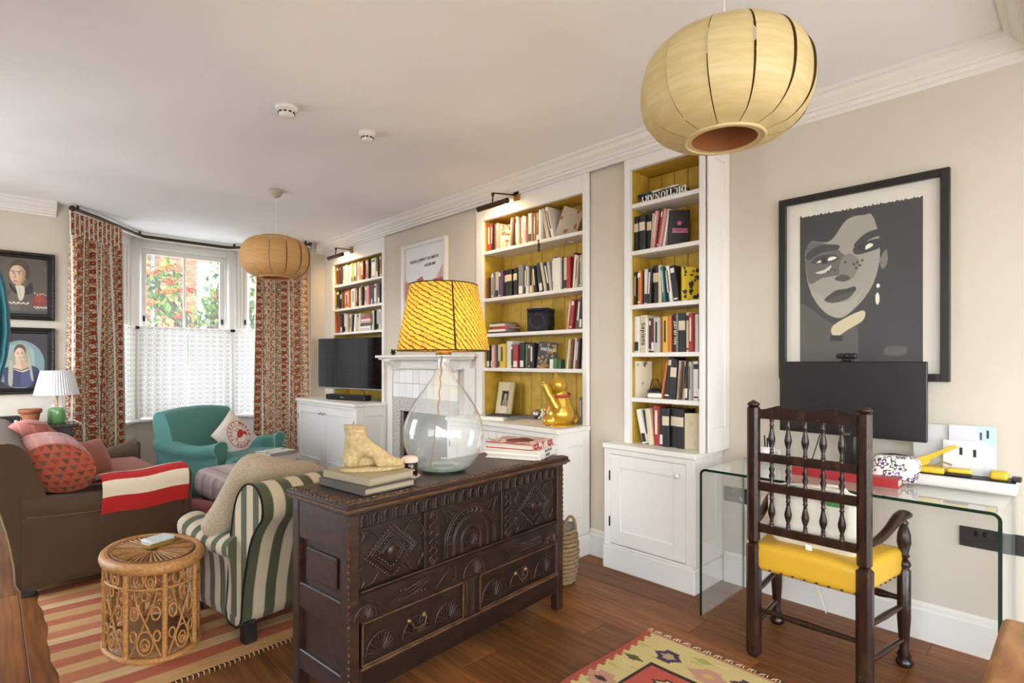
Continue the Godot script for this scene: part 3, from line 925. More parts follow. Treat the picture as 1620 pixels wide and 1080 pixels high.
func rowan_tree(where: Vector3, sd: int, s: float, label: String, clusters: int) -> void:
	var r := RandomNumberGenerator.new()
	r.seed = sd
	var t := thing("rowan_tree", label, "tree", where, 0.0, "street trees")
	var bark := mat("bark", "54473c", 0.95)
	obj("trunk", geo().tube([Vector3.ZERO, Vector3(0.03, 1.0, 0), Vector3(-0.02, 2.0, 0.03)], [0.09, 0.07, 0.055], 8), bark, t)
	var tips := []
	for i in 13:
		var an := i * 2.4
		var sp := r.randf_range(0.5, 1.0)
		var e := Vector3(cos(an) * sp, r.randf_range(2.1, 4.5), sin(an) * sp * 0.7) * s
		var m := Vector3(-0.02, 2.0, 0.03).lerp(e, 0.5) + Vector3(0, 0.12, 0)
		obj("branch", geo().tube([Vector3(-0.02, 1.75, 0.03), m, e], [0.035, 0.022, 0.008], 6), bark, t)
		for k in 3:
			tips.append(m.lerp(e, 0.35 + 0.3 * k))
	# leaves: pointed folded blades
	var lg := geo()
	lg.face([Vector3(0, 0, 0), Vector3(0.035, 0.015, 0.05), Vector3(0, 0, 0.14)], Vector3.UP)
	lg.face([Vector3(0, 0, 0), Vector3(-0.035, 0.015, 0.05), Vector3(0, 0, 0.14)], Vector3.UP)
	var mm := MultiMesh.new()
	mm.transform_format = MultiMesh.TRANSFORM_3D
	mm.use_colors = true
	mm.mesh = lg.mesh()
	mm.instance_count = 1100
	for i in mm.instance_count:
		var c: Vector3 = tips[r.randi() % tips.size()]
		var d := Vector3(r.randfn(), r.randfn(), r.randfn()) * 0.17 * s
		var b := Basis.from_euler(Vector3(r.randf() * TAU, r.randf() * TAU, r.randf() * TAU)).scaled(Vector3.ONE * r.randf_range(0.7, 1.2))
		mm.set_instance_transform(i, Transform3D(b, c + d))
		mm.set_instance_color(i, [Color(0.05, 0.12, 0.02), Color(0.10, 0.18, 0.03), Color(0.20, 0.25, 0.03), Color(0.03, 0.08, 0.02)][r.randi() % 4])
	var mi := MultiMeshInstance3D.new()
	mi.name = "foliage"
	mi.multimesh = mm
	mi.material_override = mat("leaf", "ffffff", 0.7, {"vertex_color_use_as_albedo": true, "cull_mode": BaseMaterial3D.CULL_DISABLED, "backlight_enabled": true, "backlight": Color(0.16, 0.2, 0.05)})
	mi.set_meta("kind", "stuff")
	t.add_child(mi)
	var bc := geo()
	for k in 11:
		bc.at(Vector3(r.randfn(), r.randfn() * 0.5, r.randfn()) * 0.03).lathe([V(0, -0.022), V(0.02, -0.011), V(0.022, 0.008), V(0, 0.022)], 6)
	var bmesh := bc.mesh()
	var bms := [mat("berry_a", "b03a16", 0.5), mat("berry_b", "bd5a18", 0.5), mat("berry_c", "9c2414", 0.5)]
	for i in clusters:
		var o := obj("berry_cluster", bmesh, bms[r.randi() % 3], t)
		o.position = tips[r.randi() % tips.size()] + Vector3(r.randfn(), r.randfn() * 0.8, absf(r.randfn()) + 0.6) * 0.17 * s
		o.rotation = Vector3(r.randf() * 6.0, r.randf() * 6.0, 0)

# ------------------------------------------------------------------ books
const HUES := {"K": ["black", "201d1d"], "W": ["white", "e6e0d4"], "C": ["cream", "d9cbaa"], "G": ["grey", "85817b"], "L": ["pale grey", "bdb7ac"], "R": ["red", "a8302a"], "P": ["pink", "cf938b"], "O": ["orange", "cf7036"], "Y": ["yellow", "d8b432"], "B": ["blue", "3f78ab"], "N": ["navy", "2b3453"], "T": ["teal", "3a7775"], "V": ["purple", "5b3c58"], "M": ["maroon", "642a27"], "S": ["brown", "70492f"], "E": ["green", "557a3e"]}
const COUNT := ["first", "second", "third", "fourth", "fifth", "sixth", "seventh", "eighth", "ninth", "tenth", "eleventh", "twelfth", "thirteenth", "fourteenth", "fifteenth", "sixteenth", "seventeenth", "eighteenth", "nineteenth", "twentieth", "twenty-first", "twenty-second", "twenty-third", "twenty-fourth", "twenty-fifth", "twenty-sixth", "twenty-seventh", "twenty-eighth", "twenty-ninth", "thirtieth"]

func hue(k: String) -> StandardMaterial3D:
	return mat("cover_" + k, HUES[k][1], 0.5)

# an upright book: x is its depth into the shelf (spine at x = 0 facing -x), y its height, z its thickness centred on 0
func book(label: String, k: String, th: float, h: float, dp: float, flags := "", words := "", group := "") -> Node3D:
	var t := thing("book", label, "book", Vector3.ZERO, 0.0, group)
	var c := minf(0.0025, th * 0.2)
	var q := th * 0.5
	var r := minf(0.004, th * 0.22)
	obj("cover", geo().at(Vector3(0, 0, 0), Vector3(-PI / 2, 0, 0)).slab([V(dp, -q), V(r, -q), V(0, -q + r), V(-0.0008, 0), V(0, q - r), V(r, q), V(dp, q), V(dp, q - c), V(r + c, q - c), V(c + 0.001, 0), V(r + c, -q + c), V(dp, -q + c)], h), hue(k), t)
	obj("pages", geo().bar(Vector3(c + r, 0.004, -q + c), Vector3(dp - 0.005, h - 0.004, q - c)), M.paper, t)
	var other: String = "W" if k in ["K", "N", "M", "R", "V", "S", "T", "B", "E", "G"] else ("K" if k in ["W", "L", "Y", "C"] else "W")
	var bands := []
	if "b" in flags:
		bands = [[0.56, 0.80, "C"]]
	elif "s" in flags:
		bands = [[0.28, 0.88, other]]
	elif "d" in flags:
		bands = [[0.05, 0.30, other]]
	elif "t" in flags:
		bands = [[0.80, 0.93, other], [0.06, 0.10, other]]
	for b in bands:
		var wd := q * (0.96 if "b" in flags else (0.34 if "s" in flags else 0.7))
		obj("title_band", geo().bar(Vector3(-0.0012, h * b[0], -wd), Vector3(0.004, h * b[1], wd)), hue(b[2]), t)
	if words:
		var sz := minf(th * 0.95, h * 1.15 / maxf(words.length(), 4))
		lettering(words, sz, M.white_print if other == "W" else M.ink, t, Transform3D(Basis(Vector3(0, -1, 0), Vector3(0, 0, 1), Vector3(-1, 0, 0)), Vector3(-0.0012, h * 0.5, 0)))
	return t

# books standing in a row; tokens: hue, relative width, height in mm, then flags (b band, s strip, d block, t two bars), /lean degrees, |words
func row(list: String, shelf: String, a0: float, a1: float, y: float, dp := 0.14, front := FACE + 0.012) -> void:
	var toks := list.split(" ", false)
	var total := 0.0
	for s in toks:
		total += float(s.substr(1).split(":")[0])
	var u := (a0 - a1) / total
	var a := a0
	var i := 0
	for s in toks:
		var words := ""
		if "|" in s:
			words = s.get_slice("|", 1).replace("_", " ")
			s = s.get_slice("|", 0)
		var lean := 0.0
		if "/" in s:
			lean = deg_to_rad(float(s.get_slice("/", 1)))
			s = s.get_slice("/", 0)
		var f := s.substr(1).split(":")
		var k := s.substr(0, 1)
		var w := float(f[0]) * u
		var flags: String = f[2] if f.size() > 2 else ""
		if k != "_":
			var h := float(f[1]) / 1000.0
			var th := maxf(0.005, w * cos(lean) - 0.0012)
			var what := "%s book%s, %s from the left, %s" % [HUES[k][0], " with cream band" if "b" in flags else "", COUNT[i], shelf]
			var t := book(what, k, th, h, dp, flags, words, "books on the " + shelf)
			# lean > 0 tips the top towards the camera end
			var z := -(a - w * 0.5)
			t.position = Vector3(front + 0.012 * sin(i * 2.3) + 0.012, y + absf(sin(lean)) * th * 0.5, z - sin(lean) * h * 0.5)
			t.rotation = Vector3(lean, 0, 0)
			i += 1
		a -= w

# a book lying flat: x length, z depth, spine along +z side
func flat_book(label: String, k: String, l: float, th: float, d: float, where: Vector3, turn := 0.0, words := "", group := "", serif := true, cover: Material = null) -> Node3D:
	var t := thing("book", label, "book", where, turn, group)
	var c := minf(0.004, th * 0.2)
	var m: Material = cover if cover else hue(k)
	obj("cover", geo().at(Vector3(-l * 0.5, 0, 0), Vector3(0, PI / 2, 0)).slab([V(d * 0.5, 0), V(d * 0.5, c), V(-d * 0.5 + c, c), V(-d * 0.5 + c, th - c), V(d * 0.5, th - c), V(d * 0.5, th), V(-d * 0.5, th), V(-d * 0.5, 0)], l), m, t)
	obj("pages", geo().bar(Vector3(-l * 0.5 + 0.006, c, -d * 0.5 + 0.006), Vector3(l * 0.5 - 0.006, th - c, d * 0.5 - c)), M.paper, t)
	if words:
		lettering(words, minf(th * 0.8, l * 1.4 / maxf(words.length(), 4)), M.ink if k in "WCLYO" else M.white_print, t, Transform3D(Basis.IDENTITY, Vector3(0, th * 0.5, d * 0.5 + 0.0006)), serif)
	return t

func library() -> void:
	var n := "narrow bookcase"
	row("K8:215:b W3:205 K10:215:b K8:212:b C5:214/4 P5:222:s/7 K4:236/9 R3:228:t/9 P4:226/10 W4:224/10", "second shelf of the " + n, 1.938, 1.715, 1.944)
	row("K4:205:s S4:208:t O5:210:t K3:212 W7:214:d K6:216:s/3 K10:232:b C5:226 T4:218:s/-5 N6:216:s/-6 W4:216:s/-7 K8:214:t/-8 _4:0", "third shelf of the " + n, 1.938, 1.63, 1.614)
	row("W9:222:d C11:228|Sapiens W3:205 M4:206:t M6:205:d L9:206:s O4:214 Y8:212:s O5:214 K8:224|JUST_MY_TYPE G2:220 K10:226:b C6:226:t R6:220:s W6:214 B6:236:s", "fourth shelf of the " + n, 1.938, 1.488, 1.322)
	row("O3:222/10 K9:246:t/7 K9:232:b/4 W2:226/4 P3:220:t/5 S2:218/5 C5:222:s/4 K5:222:d/2 L4:220:s W10:222:t K5:225:d", "fifth shelf of the " + n, 1.735, 1.488, 1.047)
	row("_3:0 W7:210:d/-13 K4:206:d/-9 C6:216/-7 R8:238:s K5:228:d K8:226:b K8:226:b K8:226:b", "bottom of the " + n, 1.92, 1.60, 0.765)
	var w := "wide bookcase"
	row("R7:222:s W2:205 K2:210:s R3:212 P4:214:t", "top shelf of the " + w, 3.325, 3.19, 2.14)
	row("G4:224:t/5 L3:222:s/5 S2:216/5 K2:214/4 W5:222:t C4:200 O6:208:s W4:214 P5:206:t C4:212 L8:216:d O5:212:s C3:214 S6:150:d", "top shelf of the %s right part" % w, 3.055, 2.735, 2.14)
	row("S3:170 _3:0 G5:200:s G4:204:t L7:206:d V5:208:t V5:206 K5:208:b K5:208:b K5:208:b K5:208:b K5:208:b G9:225:d K6:205:s W3:206:s K5:205:d Y3:204 K5:200:s/-6 W3:206/-9 K6:214:d/-10 C3:218/-12 K6:216:s/-13", "second shelf of the " + w, 3.325, 2.66, 1.766)
	row("L4:212/-9 G5:246:s W11:226 K3:230 C6:222:d R5:222 M4:246/6 W3:226/5 C3:220:s/4 S4:222:t/3 L3:220 K4:218:d", "second shelf of the %s right part" % w, 2.66, 2.315, 1.766)
	row("P3:200:s/9 W2:204/9 R4:206:t/8 K2:206/7 S6:208:s/6 K4:216:d/3 W3:206:t", "third shelf end of the " + w, 2.475, 2.315, 1.486)
	row("K5:176:d M5:178:d P5:180:s K3:178 L5:182:d Y8:186:s W9:206 K3:178:t R8:178:d P3:180 K7:192:d E3:182 S5:184:t K6:182:s", "fourth shelf of the " + w, 3.325, 2.79, 1.217)
	row("C3:200/7 W3:204:t/6 S2:206/6 W3:208/5 R4:210:s/5 K3:206/4 W4:214:s/3 K3:212:d/2", "fourth shelf end of the " + w, 2.48, 2.315, 1.217)
	row("G4:180:s K5:176:d", "counter end of the " + w, 2.375, 2.318, 0.845)
	var f := "far bookcase"
	row("M6:218:t M6:218:t K3:200 W5:210:s S4:206:t C5:208 C5:205:s W4:204 Y4:210:d W3:212 L6:204:d C5:214:s O7:206:t M5:204:s O6:212:t V3:210 K3:206 L5:204:s W9:206:t K5:210:d W4:208:s S4:216:t/-4 W6:224:t/-5", "top shelf of the " + f, 5.945, 4.875, 2.128)
	row("K8:216:t K8:212:b S4:190 O5:196:s K5:194:t O5:196:s W6:202 W6:204:s P4:206 R2:202 K3:204:s W3:200 Y6:222:s K3:206 W4:204:s P5:204:t P5:206 V7:210:d K3:208 W5:208:t V8:212:d K2:206 C4:214:s S3:208 R2:206", "second shelf of the " + f, 5.945, 4.875, 1.857)
	row("R8:215 W5:205:s K6:206:d W5:216:d K3:200 C5:196 S5:198:t C4:196:s K4:190/6 P4:188:s/7 W5:190/6 C3:192:t/5 W4:196", "third shelf of the " + f, 5.945, 5.40, 1.589)
	row("W5:204:s L5:206:t K2:204 L6:210:d L6:210:d W5:206:s G5:214:t W7:222:s", "third shelf end of the " + f, 5.14, 4.875, 1.589)
	# stacks lying flat; spine towards the room
	var turn := -PI / 2
	var y := 1.589
	for q in [["L", 0.03, 0.235], ["W", 0.022, 0.21], ["K", 0.032, 0.23], ["P", 0.022, 0.215], ["W", 0.018, 0.2], ["R", 0.03, 0.2]]:
		flat_book("%s book lying in the flat pile on third shelf of the far bookcase, %d mm up" % [HUES[q[0]][0], 0], q[0], q[2], q[1], 0.15, P(FACE + 0.1, y, 5.275), turn, "", "flat pile in the far bookcase").set_meta("label", "%s book lying flat, %s up the pile in the far bookcase" % [HUES[q[0]][0], COUNT[int((y - 1.589) / 0.0245)]])
		y += q[1] + 0.0005
	y = 1.486
	for q in [["K", 0.016, 0.20, 0.0], ["W", 0.018, 0.19, 0.02], ["R", 0.022, 0.185, -0.02], ["C", 0.02, 0.175, 0.015], ["K", 0.008, 0.16, 0.0]]:
		flat_book("%s book in the flat pile beside the black tin box" % HUES[q[0]][0] if y > 1.49 else "black book at the foot of the pile beside the tin box", q[0], q[2], q[1], 0.14, P(FACE + 0.105, y, 3.20 + q[3]), turn + 0.03, "", "flat pile in the wide bookcase")
		y += q[1] + 0.0005
	# dictionary pile, spine lettering upside down as it lies
	var dic := flat_book("black dictionary lying flat on top shelf of narrow bookcase", "K", 0.235, 0.055, 0.15, P(FACE + 0.11, 2.232, 1.745), turn - 0.10)
	lettering("DICTIONARY", 0.05, M.white_print, dic, Transform3D(Basis(Vector3.BACK, PI), Vector3(0.01, 0.03, 0.0757)), true)
	obj("blue_end", geo().bar(Vector3(-0.1185, 0.0, -0.03), Vector3(-0.09, 0.0552, 0.0756)), hue("T"), dic)
	flat_book("white thin book lying on the black dictionary", "W", 0.18, 0.016, 0.12, P(FACE + 0.11, 2.288, 1.735), turn - 0.06, "FINNEGAN")
	flat_book("blue paperback lying on the white book above the dictionary", "N", 0.09, 0.014, 0.11, P(FACE + 0.11, 2.2875, 1.885), turn)
	# books turned so that the front cover shows
	cover_book("red patterned paperback with THE BELL JAR on its front cover", "bell", canvas_print("c9a08f", "a4452f", 60), 0.135, 0.20, 0.022, P(FACE + 0.035, 2.14, 3.175), -0.75, ["The", "BELL", "JAR"], M.white_print, 0.042)
	cover_book("black paperback with pink OTHELLO label on its front cover", "othello", canvas_print("211d1d", "2d2727", 10), 0.12, 0.215, 0.02, P(FACE + 0.035, 1.944, 1.70), -0.80, ["OTHELLO"], mat("pink_print", "e07ba0", 0.6), 0.019, true)
	cover_book("yellow paperback with black brush lettering on its front cover", "brush", canvas_print("e0c22a", "24211a", 26), 0.12, 0.20, 0.018, P(FACE + 0.03, 1.614, 1.612), -0.72, [], M.ink, 0.02)
	cover_book("cream paperback showing a plain cover, bottom of narrow bookcase", "plain", canvas_print("dccfae", "d2c39e", 8), 0.135, 0.205, 0.024, P(FACE + 0.03, 0.765, 1.605), -0.85, [], M.ink, 0.02)
	cover_book("cream hardback showing a drawn figure beside the black headset", "figure", canvas_print("ddd2b4", "7d6f57", 5), 0.11, 0.222, 0.035, P(FACE + 0.03, 1.047, 1.93), -0.55, [], M.ink, 0.02)
	cover_book("grey and orange paperback leaning on the white bookend", "leaning", canvas_print("c9bfa8", "b4552f", 4), 0.14, 0.235, 0.02, P(FACE + 0.03, 2.144, 2.605), -0.85, [], M.ink, 0.02, false, -0.32)
	cover_book("dark blue paperback with painted flowers on front cover, fourth shelf", "flowers", canvas_print("30343f", "b08a3a", 46), 0.135, 0.20, 0.02, P(FACE + 0.03, 1.217, 2.775), -0.75, ["FRENCH"], M.white_print, 0.026, false, -0.10)
	row("C5:230/-14 K3:226:s/-15 W4:232:s/-16", "top shelf behind the bookend of the " + w, 2.705, 2.62, 2.14)
	var be := thing("bookend", "white upright bookend on top shelf of the wide bookcase", "bookend", P(FACE + 0.10, 2.14, 2.722))
	obj("plate", geo().box(Vector3(0, 0.11, 0), Vector3(0.19, 0.22, 0.024), 0.003), M.white, be)
	# little things among the books
	var gb := ["small white box with green end in front of the blue paperback", "small green box among the books on fourth shelf", "small dark green box nearest the leaning books"]
	for i in 3:
		var o := obj("little_box", geo().at(P(FACE + 0.05, 1.2505, 2.63 - i * 0.036)).box(Vector3.ZERO, Vector3(0.05, 0.067 + 0.004 * (i % 2), 0.03), 0.003), [hue("W"), hue("E"), mat("bottle_green", "24502f", 0.5)][i])
		o.position.y = 0.002 * (i % 2)
		tag(o, gb[i], "box", "little boxes in the wide bookcase")
	# carved black tin box
	var tin := thing("tin_box", "black embossed tin box on third shelf of the wide bookcase", "box", P(FACE + 0.105, 1.486, 2.80), 0.42)
	var tinm := mat("tin", "23232a", 0.4, {"uv1_triplanar": true, "metallic": 0.4, "heightmap_enabled": true, "heightmap_texture": noise(0.06, "000000", "ffffff", 2), "heightmap_scale": 0.6, "uv1_scale": Vector3.ONE * 5})
	obj("body", geo().box(Vector3(0, 0.075, 0), Vector3(0.165, 0.15, 0.165), 0.006), tinm, tin)
	obj("lid", geo().box(Vector3(0, 0.16, 0), Vector3(0.172, 0.022, 0.172), 0.006), tinm, tin)
	for s in [[-0.083, 0.0], [0.0, 0.083]]:
		var ring := []
		for k in 20:
			var c := cos(k * TAU / 20) * 0.055
			var d := sin(k * TAU / 20) * 0.05 + 0.075
			ring.append(Vector3(s[0], d, c) if s[0] != 0.0 else Vector3(c, d, s[1]))
		obj("embossed_ring", geo().tube(ring, 0.004, 6, true), mat("tin_worn", "4b4d58", 0.4, {"metallic": 0.6}), tin)
	flat_book("pale booklet lying on the black tin box", "C", 0.11, 0.008, 0.08, P(FACE + 0.105, 1.6575, 2.80), 0.2)
	# headset
	var hp := thing("headset", "black and white headset beside the cream hardback, narrow bookcase", "headset", P(FACE + 0.05, 1.047, 1.80), 0.3)
	obj("ear_pad", geo().soft(Vector3(0, 0.03, 0), Vector3(0.07, 0.058, 0.085), 0.026), M.black, hp)
	obj("shell", geo().soft(Vector3(-0.012, 0.017, 0.004), Vector3(0.075, 0.03, 0.09), 0.014), M.white, hp)
	obj("head_band", geo().tube([Vector3(0, 0.05, -0.035), Vector3(0, 0.11, -0.02), Vector3(0, 0.115, 0.01), Vector3(0, 0.06, 0.035)], 0.004, 6), M.black, hp)
	# on the counter of the wide bookcase
	var pf := thing("photo_frame", "bone-inlaid photo frame leaning at the back of the wide counter", "picture frame", P(2.95, 0.846, 3.19), -PI / 2 - 0.1)
	pf.rotation.x = 0.0
	var lean := Transform3D(Basis(Vector3.RIGHT, -0.16), Vector3.ZERO)
	var bone := [mat("bone_a", "d9cda8", 0.5), mat("bone_b", "c6b78d", 0.5), mat("bone_c", "e2d8b8", 0.5)]
	var k2 := 0
	for q in [[-0.1, 0.0, -0.045, 0.26], [0.045, 0.0, 0.1, 0.26], [-0.045, 0.0, 0.045, 0.07], [-0.045, 0.19, 0.045, 0.26]]:
		obj("frame_bar", geo().xf(lean).bar(Vector3(q[0], q[1], -0.008), Vector3(q[2], q[3], 0.008), 0.002), bone[k2 % 3], pf)
		k2 += 1
	var ph := canvas(60, 80, "2b2724")
	p_oval(ph, 0.5, 0.35, 0.2, 0.18, "c9b9a0")
	p_oval(ph, 0.5, 0.8, 0.36, 0.32, "a39176")
	p_oval(ph, 0.43, 0.33, 0.04, 0.02, "2b2724")
	p_oval(ph, 0.58, 0.33, 0.04, 0.02, "2b2724")
	obj("photograph", geo().xf(lean).face([Vector3(-0.045, 0.07, 0), Vector3(0.045, 0.07, 0), Vector3(0.045, 0.19, 0), Vector3(-0.045, 0.19, 0)], Vector3.BACK, [V(0, 1), V(1, 1), V(1, 0), V(0, 0)]), printed("photo_print", ph), pf)
	obj("easel_back", geo().xf(lean).bar(Vector3(-0.085, 0.004, -0.016), Vector3(0.085, 0.25, -0.008), 0.002), M.black, pf)
	flat_book("large white book with black spine lying on the wide counter", "W", 0.26, 0.022, 0.20, P(2.72, 0.845, 3.02), turn + 0.25)
	var fb := flat_book("black book lying on the large white book", "K", 0.22, 0.008, 0.15, P(2.75, 0.8675, 2.97), turn + 0.2)
	fb.rotation.y = turn + 0.2
	tag(obj("chrome_ball", geo().at(P(2.93, 0.88, 2.80)).lathe([V(0, -0.035), V(0.022, -0.03), V(0.035, -0.005), V(0.03, 0.02), V(0.015, 0.033), V(0, 0.036)], 20), M.chrome), "small chrome ball ornament on the wide counter", "ornament")
	figurine("glass_rabbit", "small clear glass rabbit ornament beside the terracotta fox", mat("milky_glass", "d9dcda", 0.15), P(2.90, 0.845, 2.70), 0.115)
	figurine("fox_figure", "small terracotta fox figure beside the gold cat", mat("fox_clay", "a4552c", 0.7), P(2.88, 0.845, 2.62), 0.115)
	lucky_cat()

func canvas_print(base: String, ink: String, n: int) -> Image:
	var im := canvas(64, 96, base)
	var r := RandomNumberGenerator.new()
	r.seed = n + 3
	for i in n:
		p_oval(im, r.randf(), r.randf(), r.randf_range(0.04, 0.13), r.randf_range(0.02, 0.06), ink, r.randf() * 3.0, 0.2)
	return im

# a book turned so that its printed front shows: its spine edge stands at where, the cover runs along local +x
func cover_book(label: String, key: String, im: Image, w: float, h: float, th: float, where: Vector3, turn: float, words: Array, ink: Material, size: float, plate := false, lean := 0.0) -> void:
	var t := thing("book", label, "book", where, turn, "books turned cover outwards")
	t.rotation.z = lean
	obj("cover", geo().face([Vector3(0, 0, 0), Vector3(w, 0, 0), Vector3(w, h, 0), Vector3(0, h, 0)], Vector3.BACK, [V(0, 1), V(1, 1), V(1, 0), V(0, 0)]), printed("cover_print_" + key, im, 0.5), t)
	obj("spine", geo().bar(Vector3(-0.002, 0, -th), Vector3(0.0, h, 0)), mat("spine_" + key, im.get_pixel(1, 1).to_html(false), 0.5), t)
	obj("pages", geo().bar(Vector3(0.0, 0.003, -th), Vector3(w - 0.003, h - 0.003, -0.0008)), M.paper, t)
	for i in words.size():
		if plate:
			obj("label_plate", geo().bar(Vector3(w * 0.14, h * 0.38, 0), Vector3(w * 0.9, h * 0.50, 0.0006)), ink, t)
			obj("emblem", geo().at(Vector3(w * 0.52, h * 0.64, 0.0004), Vector3(PI / 2, 0, 0)).lathe([V(0, 0), V(0.016, 0), V(0, 0.0005)], 14), ink, t)
		lettering(words[i], size, M.ink if plate else ink, t, Transform3D(Basis.IDENTITY, Vector3(w * 0.52, h * (0.44 if plate else 0.72) - i * size * 1.15, 0.001)), true)

func figurine(called: String, label: String, m: Material, where: Vector3, h: float) -> void:
	var t := thing(called, label, "figurine", where, -0.9)
	obj("body", geo().lathe([V(0, 0), V(0.03, 0), V(0.032, h * 0.2), V(0.024, h * 0.45), V(0.02, h * 0.5), V(0.025, h * 0.62), V(0.018, h * 0.74), V(0, h * 0.78)], 14), m, t)
	obj("muzzle", geo().at(Vector3(0.02, h * 0.62, 0), Vector3(0, 0, -PI / 2)).lathe([V(0.013, 0), V(0.008, 0.014), V(0, 0.022)], 10), m, t)
	for s in [-1, 1]:
		obj("ear", geo().at(Vector3(0, h * 0.7, s * 0.012), Vector3(s * 0.3, 0, 0)).lathe([V(0, 0), V(0.008, 0.004), V(0.007, h * 0.15), V(0, h * 0.3)], 8, Vector2.ONE, 0.5), m, t)
		obj("paw", geo().at(Vector3(0.026, 0, s * 0.014)).lathe([V(0, 0), V(0.009, 0.002), V(0.008, h * 0.25), V(0, h * 0.3)], 8), m, t)
	obj("tail", geo().tube([Vector3(-0.028, 0.01, 0.0), Vector3(-0.035, 0.02, 0.03), Vector3(-0.02, 0.025, 0.045)], [0.009, 0.009, 0.004], 8), m, t)

# distance helpers for blended shapes
func ball(p: Vector3, c: Vector3, r: Vector3) -> float:
	var q := (p - c) / r
	return (q.length() - 1.0) * minf(r.x, minf(r.y, r.z))

func limb(p: Vector3, a: Vector3, b: Vector3, ra: float, rb: float) -> float:
	var ab := b - a
	var h := clampf((p - a).dot(ab) / ab.length_squared(), 0.0, 1.0)
	return p.distance_to(a + ab * h) - lerpf(ra, rb, h)

func blend(a: float, b: float, k: float) -> float:
	var h := clampf(0.5 + 0.5 * (b - a) / k, 0.0, 1.0)
	return lerpf(b, a, h) - k * h * (1.0 - h)

func lucky_cat() -> void:
	# seated beckoning cat, seen from its side; local +x is the way it looks
	var t := thing("lucky_cat", "large gold beckoning cat with red collar on the wide bookcase counter", "figurine", P(2.735, 0.845, 2.405), PI - 0.75)
	var gold := mat("gold", "c89c2b", 0.28, {"metallic": 0.55, "clearcoat_enabled": true, "clearcoat": 0.6, "clearcoat_roughness": 0.12})
	var fn := func(p: Vector3) -> float:
		var d := ball(p, Vector3(0, 0.075, 0), Vector3(0.098, 0.085, 0.09))
		d = blend(d, ball(p, Vector3(0.0, 0.16, 0), Vector3(0.072, 0.08, 0.07)), 0.04)
		d = blend(d, ball(p, Vector3(0.02, 0.262, 0), Vector3(0.07, 0.062, 0.074)), 0.015)
		for s in [-1.0, 1.0]:
			d = blend(d, ball(p, Vector3(0.07, 0.035, s * 0.05), Vector3(0.05, 0.037, 0.032)), 0.012)
			d = blend(d, limb(p, Vector3(0.022, 0.285, s * 0.04), Vector3(0.03, 0.347, s * 0.05), 0.034, 0.006), 0.014)
		d = blend(d, limb(p, Vector3(0.035, 0.18, 0.058), Vector3(0.09, 0.10, 0.045), 0.026, 0.022), 0.008)
		d = blend(d, limb(p, Vector3(0.035, 0.125, -0.072), Vector3(0.075, 0.20, -0.08), 0.034, 0.025), 0.005)
		d = blend(d, limb(p, Vector3(0.075, 0.20, -0.08), Vector3(0.105, 0.27, -0.07), 0.025, 0.027), 0.006)
		d = blend(d, ball(p, Vector3(0.085, 0.245, 0.0), Vector3(0.016, 0.018, 0.024)), 0.012)
		return maxf(d, -p.y + 0.0005)
	obj("body", geo().blob(Vector3(-0.12, -0.02, -0.135), Vector3(0.155, 0.37, 0.12), 0.007, fn), gold, t)
	var ring := []
	for k in 24:
		ring.append(Vector3(cos(k * TAU / 24) * 0.072 + 0.005, 0.205 + 0.012 * sin(k * TAU / 24), sin(k * TAU / 24) * 0.072))
	obj("collar", geo().tube(ring, 0.007, 8, true), mat("red_collar", "b3242c", 0.4), t)
	obj("bell", geo().at(Vector3(0.085, 0.195, 0)).lathe([V(0, -0.014), V(0.012, -0.008), V(0.014, 0), V(0.009, 0.011), V(0, 0.014)], 12), M.brass, t)
	obj("tail", geo().tube([Vector3(-0.09, 0.02, 0), Vector3(-0.115, 0.04, 0.02), Vector3(-0.11, 0.06, 0.04)], [0.018, 0.016, 0.01], 8), gold, t)
	for s in [-1, 1]:
		obj("eye", geo().at(Vector3(0.078, 0.275, s * 0.028), Vector3(0, 0, -PI / 2)).lathe([V(0, 0.006), V(0.006, 0.003), V(0.009, 0)], 10), M.black_gloss, t)
	obj("base", geo().lathe([V(0, 0), V(0.098, 0), V(0.1, 0.004), V(0.096, 0.01), V(0, 0.01)], 28), gold, t)

